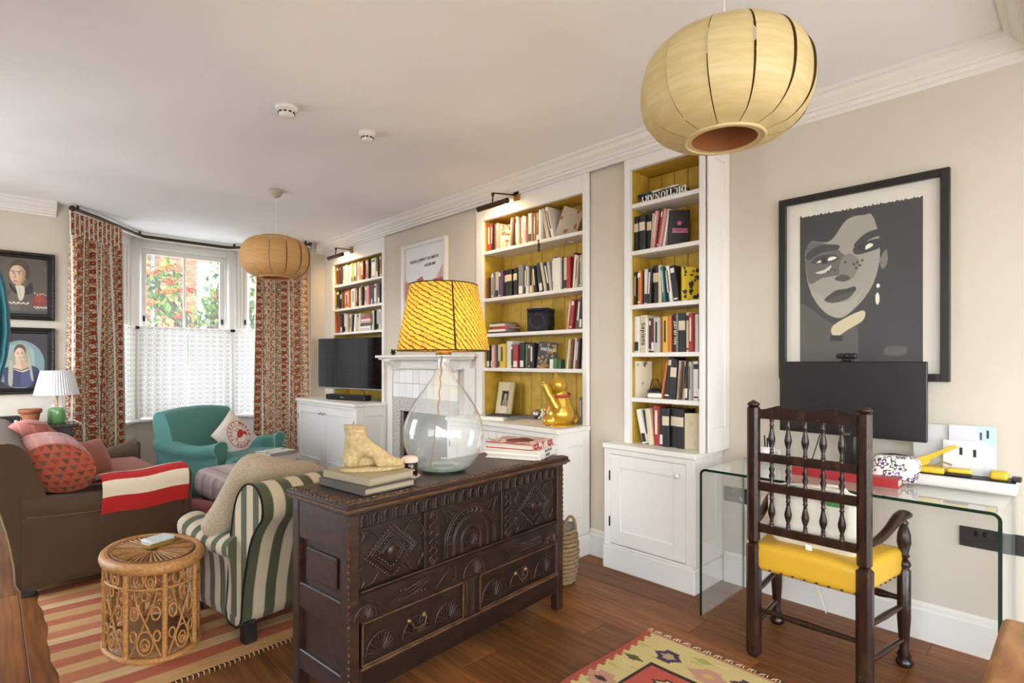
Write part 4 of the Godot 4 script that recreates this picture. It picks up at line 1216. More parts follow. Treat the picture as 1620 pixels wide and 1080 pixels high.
func chest() -> void:
	# local: x along the front from its left end, z 0 at the lid's front edge, -z to the back
	var t := thing("carved_chest", "dark carved oak coffer with two drawers behind the striped armchair", "chest", P(0.868, 0, 1.709), atan2(0.122, 1.298))
	var L := 1.304
	var D := 0.43
	var oak: Material = M.oak_dark
	var crv: Material = M.oak_carved
	var wear := mat("oak_edge", "6d4a33", 0.26, {"uv1_triplanar": true, "albedo_texture": M.t_grain, "uv1_scale": Vector3(1, 3, 3)})
	var zf := -0.032
	# lid with stepped edge
	var lid := obj("lid", geo().bar(Vector3(0.006, 0.763, -D), Vector3(L - 0.006, 0.78, -0.006), 0.005), oak, t)
	obj("moulded_edge", geo().bar(Vector3(0, 0.752, -D - 0.004), Vector3(L, 0.766, 0), 0.005), wear, lid)
	obj("moulded_edge", geo().bar(Vector3(0.012, 0.742, -D + 0.004), Vector3(L - 0.012, 0.754, -0.012), 0.004), oak, lid)
	# carved border of linked rings on the lid
	var ring := []
	for k in 10:
		ring.append(Vector3(cos(k * TAU / 10) * 0.0175, 0, sin(k * TAU / 10) * 0.0175))
	var rm := geo().tube(ring, 0.0052, 6, true).mesh()
	var half := []
	for k in 6:
		half.append(Vector3(cos(k * PI / 5) * 0.009, 0, sin(k * PI / 5) * 0.009))
	var hm := geo().tube(half, 0.0046, 5).mesh()
	var spots := []
	for i in 44:
		spots.append(Vector3(0.03 + i * 0.0289, 0.7805, -0.034))
	for i in 13:
		spots.append(Vector3(0.032, 0.7805, -0.062 - i * 0.0272))
	for i in spots.size():
		var o := obj("carved_ring", rm, wear if i % 3 else oak, lid)
		o.position = spots[i]
		var o2 := obj("carved_petal", hm, wear, lid)
		o2.position = spots[i]
		o2.rotation.y = i * 1.3
	for z in [-0.012, -0.058]:
		obj("lid_bead", geo().tube([Vector3(0.058 if z < -0.03 else 0.01, 0.781, z), Vector3(L - 0.01, 0.781, z)], 0.0022, 5), wear, lid)
	# case: corner posts to the floor, rails, sunk panels
	for e in [[0.022, zf], [L - 0.022 - 0.05, zf], [0.022, -D + 0.02 + 0.045], [L - 0.072, -D + 0.02 + 0.045]]:
		var post := obj("corner_post", geo().bar(Vector3(e[0], 0.0, e[1] - 0.045), Vector3(e[0] + 0.05, 0.745, e[1]), 0.004), oak, t)
		if e[1] == zf:
			for k in 24:
				obj("notch_bead", geo().box(Vector3(e[0] + (0.006 if e[0] < 0.5 else 0.044), 0.17 + k * 0.0235, zf + 0.001), Vector3(0.008, 0.012, 0.008), 0.003), wear, post)
	var x0 := 0.072
	var x1 := L - 0.072
	obj("back", geo().bar(Vector3(0.05, 0.12, -D + 0.025), Vector3(L - 0.05, 0.745, -D + 0.04)), oak, t)
	# front rails at their heights
	var rails := [["arcade_rail", 0.686, 0.745], ["middle_rail", 0.352, 0.455], ["bottom_rail", 0.10, 0.19]]
	var R := {}
	for e in rails:
		R[e[0]] = obj(e[0], geo().bar(Vector3(x0, e[1], zf - 0.03), Vector3(x1, e[2], zf), 0.003), crv, t)
	obj("moulding", geo().tube([Vector3(x0, 0.193, zf + 0.004), Vector3(x1, 0.193, zf + 0.004)], 0.007, 6), wear, R.bottom_rail)
	obj("moulding", geo().tube([Vector3(x0, 0.462, zf + 0.001), Vector3(x1, 0.462, zf + 0.001)], 0.006, 6), oak, R.middle_rail)
	# arcade of little niches
	var n := 24
	var aw := (x1 - x0) / n
	var arch := []
	for k in 9:
		arch.append(Vector3(cos(PI - k * PI / 8) * aw * 0.36, 0.030 + sin(k * PI / 8) * 0.018, 0))
	arch.push_front(Vector3(-aw * 0.36, 0.004, 0))
	arch.append(Vector3(aw * 0.36, 0.004, 0))
	var am := geo().tube(arch, 0.0042, 6).mesh()
	var nm := geo().slab([V(-aw * 0.2, 0.006), V(aw * 0.2, 0.006), V(aw * 0.1, 0.012), V(aw * 0.1, 0.034), V(0, 0.042), V(-aw * 0.1, 0.034), V(-aw * 0.1, 0.012)], 0.005).mesh()
	for i in n:
		var o := obj("niche_arch", am, oak, R.arcade_rail)
		o.position = Vector3(x0 + (i + 0.5) * aw, 0.687, zf + 0.001)
		var o2 := obj("niche_leaf", nm, crv, R.arcade_rail)
		o2.position = Vector3(x0 + (i + 0.5) * aw, 0.687, zf)
	# muntins with guilloche
	for e in [[0.365, 0.445], [0.812, 0.885]]:
		var mu := obj("muntin", geo().bar(Vector3(e[0], 0.455, zf - 0.03), Vector3(e[1], 0.686, zf - 0.002), 0.003), crv, t)
		var c: float = (e[0] + e[1]) * 0.5
		for s in [-1, 1]:
			var w := []
			for k in 25:
				w.append(Vector3(c + s * sin(k * PI / 4.0) * 0.02, 0.475 + k * 0.008, zf + 0.001))
			obj("carved_strand", geo().tube(w, 0.004, 5), oak, mu)
			for k in 2:
				var sp := []
				for j in 12:
					sp.append(Vector3(c + cos(j * 0.8) * (0.018 - j * 0.0013), (0.478 if k == 0 else 0.664) + sin(j * 0.8) * (0.016 - j * 0.0012), zf + 0.001))
				if s > 0:
					obj("carved_scroll", geo().tube(sp, 0.0035, 5), oak, mu)
	# panels: lozenge, arch, lozenge
	for e in [[0.072, 0.365, 0], [0.445, 0.812, 1], [0.885, x1, 0]]:
		var pn := obj("panel", geo().bar(Vector3(e[0], 0.455, zf - 0.03), Vector3(e[1], 0.686, zf - 0.014)), crv, t)
		var cx: float = (e[0] + e[1]) * 0.5
		var cy := 0.571
		var z := zf - 0.012
		if e[2] == 0:
			for q in [1.0, 0.86, 0.52, 0.4]:
				var hw: float = 0.108 * q
				var hh: float = 0.092 * q
				obj("carved_lozenge", geo().tube([Vector3(cx - hw, cy, z), Vector3(cx, cy + hh, z), Vector3(cx + hw, cy, z), Vector3(cx, cy - hh, z), Vector3(cx - hw, cy, z)], 0.0038 if q > 0.6 else 0.003, 5), oak, pn)
			for k in 44:
				var f := k / 44.0 * 4.0
				var corner := [V(-1, 0), V(0, 1), V(1, 0), V(0, -1), V(-1, 0)]
				var p: Vector2 = corner[int(f)].lerp(corner[int(f) + 1], f - int(f)) * V(0.116, 0.1)
				if absf(p.y) < 0.098:
					obj("carved_bead", bead(), oak, pn).position = Vector3(cx + p.x, cy + p.y, z)
				if k % 2 == 0:
					obj("carved_bead", bead(), crv, pn).position = Vector3(cx + p.x * 0.6, cy + p.y * 0.6, z)
			obj("carved_boss", geo().at(Vector3(cx, cy, z), Vector3(PI / 2, 0, 0)).lathe([V(0.02, 0), V(0.016, 0.004), V(0.006, 0.005), V(0, 0.009)], 8), oak, pn)
			for s in [-1, 1]:
				for v in [-1, 1]:
					var w := []
					for k in 9:
						w.append(Vector3(cx + s * (0.135 - 0.012 * sin(k * 0.8)), cy + v * (0.1 - k * 0.009), z))
					obj("carved_leaf", geo().tube(w, [0.002, 0.004, 0.005, 0.004, 0.003, 0.004, 0.004, 0.003, 0.002], 5), oak, pn)
					obj("carved_leaf", geo().tube([Vector3(cx + s * 0.12, cy + v * 0.1, z), Vector3(cx + s * 0.085, cy + v * 0.09, z), Vector3(cx + s * 0.06, cy + v * 0.06, z)], [0.002, 0.005, 0.002], 5), oak, pn)
		else:
			for q in [0.15, 0.138, 0.105, 0.096, 0.06, 0.052]:
				var w := [Vector3(cx - q, 0.468, z)]
				for k in 17:
					w.append(Vector3(cx - cos(k * PI / 16) * q, 0.52 + sin(k * PI / 16) * q * 0.95, z))
				w.append(Vector3(cx + q, 0.468, z))
				obj("carved_arch", geo().tube(w, 0.004, 5), oak, pn)
			for k in 15:
				var an := PI * k / 14.0
				obj("carved_leaf", geo().tube([Vector3(cx - cos(an) * 0.11, 0.52 + sin(an) * 0.105, z), Vector3(cx - cos(an + 0.06) * 0.122, 0.52 + sin(an + 0.06) * 0.117, z), Vector3(cx - cos(an) * 0.134, 0.52 + sin(an) * 0.128, z)], [0.002, 0.006, 0.002], 5), crv, pn)
			for k in 9:
				var an := PI * k / 8.0
				obj("carved_ray", geo().tube([Vector3(cx - cos(an) * 0.01, 0.485 + sin(an) * 0.01, z), Vector3(cx - cos(an) * 0.042, 0.49 + sin(an) * 0.05, z)], [0.002, 0.005], 5), oak, pn)
			for s in [-1, 1]:
				for k in 3:
					obj("carved_leaf", geo().tube([Vector3(cx + s * 0.17, 0.67, z), Vector3(cx + s * (0.15 - 0.02 * k), 0.66 - 0.004 * (2 - k), z), Vector3(cx + s * (0.135 - 0.028 * k), 0.645 - 0.02 * (2 - k), z)], [0.002, 0.006, 0.002], 5), oak, pn)
	# middle rail: leaf sprays and a fan between them
	for e in [[0.30, 1.0], [1.0, -1.0]]:
		var c: float = e[0]
		for k in 3:
			obj("carved_strand", geo().tube([Vector3(c - 0.10 * e[1], 0.375 + k * 0.005, zf + 0.001), Vector3(c, 0.39 + k * 0.014, zf + 0.002), Vector3(c + 0.09 * e[1], 0.415 + k * 0.008, zf + 0.001)], [0.002, 0.005, 0.003], 5), oak, R.middle_rail)
		for k in 16:
			obj("carved_bead", bead(), oak, R.middle_rail).position = Vector3(c - 0.06 + k * 0.009, 0.385 + 0.03 * (k % 2), zf + 0.001)
		for s in [-1, 1]:
			obj("carved_strand", geo().tube([Vector3(c + s * 0.12, 0.37, zf), Vector3(c + s * 0.16, 0.41, zf + 0.002), Vector3(c + s * 0.2, 0.43, zf)], [0.002, 0.006, 0.002], 5), oak, R.middle_rail)
	for cx in [0.635, 0.095, L - 0.11]:
		fan(R.middle_rail, cx, 0.365, 0.062 if cx > 0.2 and cx < 1.0 else 0.045, zf + 0.001, oak)
	for q in [["1", 0.0], ["2", 0.0]]:
		lettering(q[0], 0.075, oak, R.middle_rail, Transform3D(Basis.from_scale(Vector3(1, 1, 6)), Vector3(0.52 if q[0] == "1" else 1.135, 0.405, zf + 0.002)), true)
	# two drawers
	for e in [[0.085, 0.572], [0.672, x1 - 0.012]]:
		var dr := obj("drawer", geo().bar(Vector3(e[0], 0.202, zf - 0.03), Vector3(e[1], 0.346, zf - 0.006), 0.004), crv, t)
		for q in [[e[0], 0.2, e[1], 0.2], [e[0], 0.348, e[1], 0.348], [e[0], 0.2, e[0], 0.348], [e[1], 0.2, e[1], 0.348]]:
			obj("edge_bead", geo().tube([Vector3(q[0], q[1], zf - 0.002), Vector3(q[2], q[3], zf - 0.002)], 0.005, 5), wear, dr)
		var w: float = (e[1] - e[0]) / 3.0
		for k in 3:
			fan(dr, e[0] + (k + 0.5) * w, 0.225, w * 0.42, zf - 0.004, oak)
		var hc: float = (e[0] + e[1]) * 0.5
		var hd := obj("drop_handle", geo().tube([Vector3(hc - 0.036, 0.285, zf + 0.008), Vector3(hc - 0.026, 0.262, zf + 0.014), Vector3(hc, 0.257, zf + 0.015), Vector3(hc + 0.026, 0.262, zf + 0.014), Vector3(hc + 0.036, 0.285, zf + 0.008)], 0.0045, 6), mat("old_brass", "6f5634", 0.4, {"metallic": 0.8}), dr)
		for s in [-1, 1]:
			obj("rosette", geo().at(Vector3(hc + s * 0.036, 0.286, zf - 0.005), Vector3(PI / 2, 0, 0)).lathe([V(0.013, 0), V(0.011, 0.006), V(0.005, 0.01), V(0, 0.012)], 10), mat("old_brass", "6f5634"), hd)
	obj("drawer_muntin", geo().bar(Vector3(0.578, 0.19, zf - 0.03), Vector3(0.666, 0.352, zf - 0.004), 0.003), oak, t)
	for k in 2:
		obj("muntin_strip", geo().bar(Vector3(0.592 + k * 0.042, 0.2, zf - 0.006), Vector3(0.616 + k * 0.042, 0.345, zf), 0.003), crv, t)
	obj("front_lining", geo().bar(Vector3(0.07, 0.19, zf - 0.04), Vector3(x1, 0.745, zf - 0.03)), oak, t)
	# both ends: three rails, two sunk panels
	for s in [0, 1]:
		var xo := 0.026 if s == 0 else L - 0.026
		var dx := 0.03 if s == 0 else -0.03
		for e in [[0.60, 0.745], [0.335, 0.43], [0.10, 0.175]]:
			obj("end_rail", geo().bar(Vector3(xo, e[0], -D + 0.065), Vector3(xo + dx, e[1], zf - 0.045), 0.003), oak, t)
		for e in [[0.43, 0.60], [0.175, 0.335]]:
			obj("end_panel", geo().bar(Vector3(xo + dx * 0.55, e[0], -D + 0.065), Vector3(xo + dx, e[1], zf - 0.045)), oak, t)
			if e[0] > 0.4:
				obj("raised_field", geo().bar(Vector3(xo + dx * 0.2, e[0] + 0.03, -D + 0.105), Vector3(xo + dx * 0.55, e[1] - 0.03, zf - 0.085), 0.004), oak, t)
		obj("patch", geo().bar(Vector3(xo - dx * 0.03, 0.695, -D + 0.09), Vector3(xo + dx * 0.1, 0.705, -D + 0.2), 0.001), crv, t)

var bead_mesh: ArrayMesh
func bead() -> ArrayMesh:
	if bead_mesh == null:
		bead_mesh = geo().at(Vector3.ZERO, Vector3(PI / 2, 0, 0)).lathe([V(0.0055, 0), V(0.004, 0.003), V(0, 0.0045)], 6).mesh()
	return bead_mesh

# a half-round shell of tapering rays
func fan(parent: Node, cx: float, cy: float, r: float, z: float, m: Material) -> void:
	var w := []
	for k in 13:
		w.append(Vector3(cx - cos(k * PI / 12) * r, cy + sin(k * PI / 12) * r * 1.05, z))
	obj("carved_arch", geo().tube(w, 0.0038, 5), m, parent)
	for k in 11:
		var an := PI * (k + 0.5) / 11.0
		obj("carved_ray", geo().tube([Vector3(cx - cos(an) * r * 0.16, cy + sin(an) * r * 0.16, z), Vector3(cx - cos(an) * r * 0.6, cy + sin(an) * r * 0.62, z), Vector3(cx - cos(an) * r * 0.9, cy + sin(an) * r * 0.94, z)], [0.0015, 0.0045, 0.0015], 5), m, parent)

func chest_things() -> void:
	var y := 0.7825
	# two art books with a cast of a foot on them
	flat_book("dark grey art book under the cream one on the chest", "G", 0.31, 0.026, 0.235, P(1.085, y, 1.965), 0.10 - PI / 2, "", "", true, mat("grey_cloth", "575049", 0.8))
	flat_book("cream art book under the plaster foot on the chest", "C", 0.29, 0.026, 0.225, P(1.105, y + 0.0265, 1.985), 0.16 - PI / 2, "", "", true, mat("linen_cover", "9c8e74", 0.8))
	for b in get_children():
		if b.name.begins_with("book") and str(b.get_meta("label")).contains("art book"):
			b.get_node("pages").material_override = mat("aged_paper", "a6977c", 0.9)
	plaster_foot(P(1.115, y + 0.053, 1.99))
	var jar := thing("candle_jar", "small brown glass candle jar with pale lid on the chest", "candle", P(1.29, y - 0.002, 1.975))
	obj("jar", geo().lathe([V(0, 0), V(0.03, 0), V(0.033, 0.004), V(0.033, 0.058), V(0.03, 0.064), V(0, 0.064)], 24), mat("brown_glass", "2c160d", 0.1), jar)
	obj("lid", geo().lathe([V(0, 0.064), V(0.034, 0.064), V(0.036, 0.068), V(0.034, 0.082), V(0.02, 0.09), V(0, 0.09)], 24), mat("lid_blush", "d9c2b4", 0.6), jar)
	obj("saucer", geo().lathe([V(0, 0.0), V(0.036, 0.0), V(0.044, 0.006), V(0.043, 0.009), V(0.034, 0.004), V(0, 0.004)], 24), mat("lid_blush", "d9c2b4"), jar)
	# pile of three at the other end
	var pm := printed("red_white_print", canvas_print("efe6df", "a42b2b", 40), 0.5)
	flat_book("white cookbook at the bottom of the pile on the chest", "W", 0.25, 0.024, 0.29, P(2.005, y, 2.03), 0.42, "WINES")
	flat_book("off-white cookbook in the middle of the pile on the chest", "W", 0.26, 0.022, 0.30, P(2.01, y + 0.0245, 2.035), 0.38, "DELICIOUS")
	var top := flat_book("red and white patterned book on top of the pile on the chest", "R", 0.235, 0.03, 0.27, P(2.0, y + 0.047, 2.035), 0.33)
	obj("printed_cover", geo().bar(Vector3(-0.1175, 0.03, -0.135), Vector3(0.1175, 0.0308, 0.135)), mat("cover_pattern", "e8dcd6", 0.5, {"uv1_triplanar": true, "albedo_texture": pm.albedo_texture, "uv1_scale": Vector3.ONE * 6}), top)
	obj("printed_spine", geo().bar(Vector3(-0.1175, 0, 0.135), Vector3(0.1175, 0.0305, 0.136)), M.cover_pattern, top)
	obj("cover_medallion", geo().at(Vector3(0.0, 0.0308, 0.0)).lathe([V(0, 0), V(0.075, 0), V(0, 0.0006)], 16), hue("M"), top)

func plaster_foot(where: Vector3) -> void:
	# a cut-off left foot on a thin plinth; toes towards local +x
	var t := thing("plaster_foot", "cream plaster cast of a foot standing on the art books", "sculpture", where, -0.38)
	var fn := func(p: Vector3) -> float:
		var d := limb(p, Vector3(-0.062, 0.20, 0), Vector3(-0.058, 0.115, 0), 0.044, 0.037)
		d = blend(d, limb(p, Vector3(-0.064, 0.105, 0), Vector3(-0.078, 0.045, 0), 0.036, 0.033), 0.02)
		d = blend(d, limb(p, Vector3(-0.05, 0.108, 0.0), Vector3(0.045, 0.05, 0.004), 0.035, 0.026), 0.025)
		d = blend(d, limb(p, Vector3(-0.06, 0.028, -0.018), Vector3(0.05, 0.026, -0.03), 0.02, 0.017), 0.02)
		d = blend(d, ball(p, Vector3(0.045, 0.034, 0.026), Vector3(0.034, 0.027, 0.026)), 0.018)
		d = blend(d, ball(p, Vector3(-0.062, 0.118, 0.037), Vector3(0.02, 0.022, 0.013)), 0.02)
		d = blend(d, limb(p, Vector3(0.058, 0.034, 0.035), Vector3(0.088, 0.029, 0.039), 0.020, 0.018), 0.008)
		d = blend(d, ball(p, Vector3(0.106, 0.027, 0.041), Vector3(0.021, 0.017, 0.019)), 0.006)
		for i in 4:
			var z := 0.009 - i * 0.0205
			var x := 0.098 - i * 0.012
			d = blend(d, limb(p, Vector3(0.05, 0.042, z * 0.85), Vector3(x - 0.014, 0.038, z), 0.0125, 0.011), 0.006)
			d = blend(d, limb(p, Vector3(x - 0.012, 0.038, z), Vector3(x, 0.022, z), 0.011, 0.0115), 0.003)
		d = maxf(d, p.y + 0.12 * p.x - 0.172)
		return maxf(d, 0.010 - p.y)
	obj("plinth", geo().at(Vector3(0.01, 0, 0)).lathe([V(0, 0), V(0.98, 0.0), V(1.0, 0.004), V(0.98, 0.0115), V(0, 0.012)], 32, Vector2.ONE, 0.128, 0.066), mat("plaster", "cdb98e", 0.85, {"uv1_triplanar": true, "albedo_texture": noise(0.05, "c9b898", "ffffff", 4), "uv1_scale": Vector3.ONE * 4}), t)
	obj("foot", geo().blob(Vector3(-0.135, 0.0, -0.078), Vector3(0.145, 0.19, 0.078), 0.0046, fn), M.plaster, t)

func smooth_loop(l: Array, n := 4) -> Array:
	var out := []
	var m := l.size()
	for i in m:
		var a := Vector2(l[i][0], l[i][1])
		var b := Vector2(l[(i + 1) % m][0], l[(i + 1) % m][1])
		var pa := Vector2(l[(i - 1 + m) % m][0], l[(i - 1 + m) % m][1])
		var pb := Vector2(l[(i + 2) % m][0], l[(i + 2) % m][1])
		for k in n:
			out.append(a.cubic_interpolate(b, pa, pb, float(k) / n))
	return out

func fabric(key: String, c: String, more := {}) -> StandardMaterial3D:
	return mat(key, c, 0.92, {"uv1_triplanar": true, "albedo_texture": M.t_fine, "uv1_scale": Vector3.ONE * 9.0, "rim_enabled": true, "rim": 0.25, "heightmap_enabled": true, "heightmap_texture": M.t_weave, "heightmap_scale": 0.08}.merged(more, true))

# a stuffed square cushion in the xy plane, pinched at its corners, thickness along z
func pillow(w: float, h: float, th: float, puff := 2.2) -> Geo:
	var g := geo()
	for s in [-1.0, 1.0]:
		g.surf(16, 16, func(u, v):
			var x: float = u * 2.0 - 1.0
			var y: float = v * 2.0 - 1.0
			var e := pow(maxf(0.0, (1.0 - pow(absf(x), puff)) * (1.0 - pow(absf(y), puff))), 0.55)
			var ix := 1.0 - 0.05 * (1.0 - y * y)
			var iy := 1.0 - 0.05 * (1.0 - x * x)
			return Vector3(x * w * 0.5 * ix, y * h * 0.5 * iy, s * (th * 0.5 * e + 0.002 * sin(x * 9.0 + y * 5.0))), Vector2.ONE, false)
	return g

func seating() -> void:
	taupe_sofa()
	teal_chair()
	striped_chair()
	# ottoman and the floor cushion beside it
	var o := thing("ottoman", "mauve striped upholstered ottoman in front of the teal armchair", "ottoman", P(1.53, 0, 4.38), 0.06)
	var st := canvas(128, 8, "a28d84")
	for q in [[0.0, 0.12, "b5a39a"], [0.2, 0.26, "856861"], [0.4, 0.55, "b09d94"], [0.62, 0.66, "7a5c57"], [0.8, 0.92, "a8948a"]]:
		p_poly(st, [V(q[0], 0), V(q[1], 0), V(q[1], 1), V(q[0], 1)], q[2])
	obj("upholstered_top", geo().soft(Vector3(0, 0.345, 0), Vector3(0.76, 0.21, 0.72), 0.075, func(p): return p + Vector3(0, 0.02 * cos(p.x * 3.0) * cos(p.z * 3.0) * (1.0 if p.y > 0 else 0.0), 0), 4, Vector2(2.6, 2.6)), printed("mauve_stripe", st, 0.92, {"rim_enabled": true, "rim": 0.3}), o)
	obj("base", geo().box(Vector3(0, 0.19, 0), Vector3(0.70, 0.12, 0.66), 0.01), fabric("mauve_base", "6e4c48"), o)
	for sx in [-1, 1]:
		for sz in [-1, 1]:
			obj("leg", geo().at(Vector3(sx * 0.3, 0, sz * 0.28)).lathe([V(0, 0), V(0.018, 0), V(0.026, 0.1), V(0.028, 0.135), V(0, 0.135)], 12), M.chair_wood, o)
	var bw := printed("photo_cover", canvas_print("c9c4ba", "33302e", 9), 0.5)
	flat_book("thick pale book under the photo book on the ottoman", "L", 0.28, 0.042, 0.23, P(1.69, 0.47, 4.56), 0.33)
	var pb := flat_book("black and white photo book on top of the ottoman pile", "G", 0.24, 0.028, 0.21, P(1.70, 0.5125, 4.57), 0.25)
	obj("printed_cover", geo().at(Vector3(0, 0.0282, 0)).face([Vector3(-0.12, 0, 0.105), Vector3(0.12, 0, 0.105), Vector3(0.12, 0, -0.105), Vector3(-0.12, 0, -0.105)], Vector3.UP, [V(0, 1), V(1, 1), V(1, 0), V(0, 0)]), bw, pb)
	var fc := thing("floor_cushion", "rose velvet floor cushion between the sofa and the ottoman", "cushion", P(1.035, 0, 4.08), 0.1)
	obj("cushion_body", geo().soft(Vector3(0, 0.17, 0), Vector3(0.19, 0.33, 0.40), 0.09, func(p): return p + Vector3(0.006 * sin(p.z * 30.0), 0.006 * sin(p.z * 22.0 + p.x * 30.0), 0)), fabric("rose_velvet", "9d4a48", {"rim": 0.7}), fc)
	obj("piping", geo().tube([Vector3(-0.085, 0.30, -0.15), Vector3(-0.02, 0.337, -0.15), Vector3(0.06, 0.32, -0.15)], 0.004, 5), fabric("rose_velvet", ""), fc)

func taupe_sofa() -> void:
	# local: x towards the front, z 0 at the near side, -z to the far side
	var t := thing("sofa", "taupe roll-arm sofa with pink cushions against the room edge", "sofa", P(0.10, 0, 3.885))
	var m := fabric("taupe", "614b35", {"rim": 0.5})
	var seam := mat("taupe_piping", "857758", 0.85)
	var L := 1.74
	obj("base", geo().soft(Vector3(0.39, 0.20, -L * 0.5), Vector3(0.76, 0.22, L - 0.06), 0.03), m, t)
	# arms: profile across, swept along x
	for s in [0, 1]:
		var pr := smooth_loop([[0.0, 0.06], [0.0, 0.2], [0.0, 0.34], [-0.004, 0.44], [-0.026, 0.485], [-0.022, 0.53], [0.02, 0.555], [0.09, 0.555], [0.15, 0.52], [0.16, 0.44], [0.16, 0.2], [0.16, 0.06]], 3)
		var g := geo().xf(Transform3D(Basis(Vector3(0, 0, -1) if s == 0 else Vector3(0, 0, 1), Vector3.UP, Vector3.RIGHT), Vector3(0, 0, 0 if s == 0 else -L)))
		var bend := func(p: Vector3) -> Vector3:
			var k: float = clampf(p.z / 0.82, 0.0, 1.0)
			var up: float = maxf(0.0, p.y - 0.30) / 0.25
			return Vector3(p.x, p.y + up * (0.06 * k * k - 0.05 * sin(k * PI)), p.z + 0.02 * sin(clampf(p.y / 0.6, 0, 1) * PI) * k)
		obj("arm", g.sweep(pr, 0.03, 0.80, 12, bend), m, t)
		obj("arm_front", geo().xf(g.t).soft(Vector3(0.07, 0.31, 0.805), Vector3(0.175, 0.52, 0.05), 0.024, func(p): return p + Vector3(0, 0.03 * clampf(p.y * 4.0, 0.0, 1.0), 0)), m, t)
		# seam below the roll
		var line := []
		for k in 9:
			line.append(bend.call(Vector3(-0.004, 0.445, 0.05 + k * 0.09)))
		obj("roll_seam", geo().xf(g.t).tube(line, 0.003, 5), seam, t)
	var bk := smooth_loop([[0.02, 0.06], [0.0, 0.2], [-0.03, 0.38], [-0.09, 0.62], [-0.125, 0.76], [-0.11, 0.825], [-0.03, 0.84], [0.04, 0.80], [0.09, 0.68], [0.15, 0.45], [0.16, 0.2], [0.16, 0.06]], 3)
	obj("backrest", geo().sweep(bk, 0.0 - 0.004, -L + 0.004, 8), m, t)
	var edge := []
	for q in bk.slice(0, 19):
		edge.append(Vector3(q.x, q.y, 0.0))
	obj("piping", geo().tube(edge, 0.004, 5), mat("taupe_light", "93835e", 0.85), t)
	obj("seat_cushion", geo().soft(Vector3(0.50, 0.40, -L * 0.5), Vector3(0.66, 0.17, L - 0.34), 0.065, func(p): return p + Vector3(0.012 * cos(p.z * 4.0), 0.02 * cos(p.x * 4.0) * cos(p.z * 1.8) * (1.0 if p.y > 0.0 else 0.0), 0), 6), fabric("pink_linen", "b06a58", {"rim": 0.4}), t)
	for e in [[0.06, -0.08], [0.72, -0.08], [0.06, -L + 0.08], [0.72, -L + 0.08]]:
		obj("leg", geo().box(Vector3(e[0], 0.04, e[1]), Vector3(0.06, 0.08, 0.06), 0.004), M.black, t)
	# loose cushions
	var pat := canvas(96, 96, "b0553c")
	for j in 7:
		for i in 7:
			var cx := (i + (0.5 if j % 2 else 0.0)) / 6.5
			var cy := (j + 0.5) / 7.0
			p_poly(pat, [V(cx - 0.06, cy + 0.05), V(cx + 0.06, cy + 0.05), V(cx, cy - 0.055)], ["5d4632", "8c4030", "6a5138"][(i * 2 + j) % 3])
	var pinks := canvas(64, 32, "b0685a")
	for i in 5:
		p_poly(pinks, [V(i * 0.2, 0), V(i * 0.2 + 0.05, 0), V(i * 0.2 + 0.05, 1), V(i * 0.2, 1)], "9a5049" if i % 2 else "bd7c6c")
	var pstripe := printed("pink_stripe", pinks, 0.92, {"rim_enabled": true, "rim": 0.4})
	var b := thing("bolster_cushion", "fat pink striped cushion with orange geometric end nearest on the sofa", "cushion", P(0.30, 0.655, 4.42))
	var wrinkle := func(p: Vector3) -> Vector3:
		var sag := 0.02 * sin(p.z * 23.0 + p.x * 8.0) + 0.012 * sin(p.z * 51.0)
		return Vector3(p.x * (1.0 + sag * 0.8) - p.y * 0.25, p.y * (1.0 + sag) + 0.01 * sin(p.z * 14.0), p.z)
	obj("cushion_body", geo().soft(Vector3.ZERO, Vector3(0.34, 0.30, 0.78), 0.14, wrinkle, 8, Vector2(3, 3)), pstripe, b)
	obj("patterned_end", end_disc(0.165, 0.145, 0.40), printed("orange_geometric", pat, 0.92), b)
	var c2 := thing("sofa_cushion", "plump pink cushion behind the fat striped one on the sofa", "cushion", P(0.235, 0.665, 4.99), 0.1)
	obj("cushion_body", geo().soft(Vector3.ZERO, Vector3(0.26, 0.40, 0.36), 0.12, wrinkle, 5, Vector2(3, 3)), pstripe, c2)
	obj("piping", geo().tube([Vector3(-0.05, 0.19, 0.13), Vector3(0.05, 0.17, 0.15), Vector3(0.12, 0.08, 0.15)], 0.005, 5), fabric("pink_linen", ""), c2)
	var c3 := thing("scatter_cushion", "small pink cushion leaning beside the striped one, mid sofa", "cushion", P(0.52, 0.595, 4.72), 0.9)
	c3.rotation.x = -0.35
	obj("cushion_body", pillow(0.32, 0.28, 0.13), fabric("pink_linen", ""), c3)
	obj("piping", geo().tube([Vector3(-0.15, -0.13, 0), Vector3(-0.145, 0.13, 0), Vector3(0.145, 0.13, 0), Vector3(0.15, -0.13, 0)], 0.004, 5), fabric("rose_velvet", "9d4a48", {"rim": 0.7}), c3)
	# folded throw over the near arm
	var th := canvas(8, 200, "e3d6ba")
	for q in [[0.0, 0.06, "d9cdb4"], [0.08, 0.22, "b3231f"], [0.42, 0.60, "b3231f"], [0.80, 1.0, "b3231f"]]:
		p_poly(th, [V(0, q[0]), V(1, q[0]), V(1, q[1]), V(0, q[1])], q[2])
	th.rotate_90(COUNTERCLOCKWISE)
	var tw := thing("throw_blanket", "folded red and cream striped throw over the near sofa arm", "blanket", P(0.10, 0, 3.885))
	var sect := [V(-0.42, 0.515), V(-0.30, 0.525), V(-0.20, 0.56), V(-0.13, 0.592), V(-0.06, 0.60), V(0.0, 0.588), V(0.034, 0.55), V(0.04, 0.50), V(0.033, 0.44), V(0.03, 0.40)]
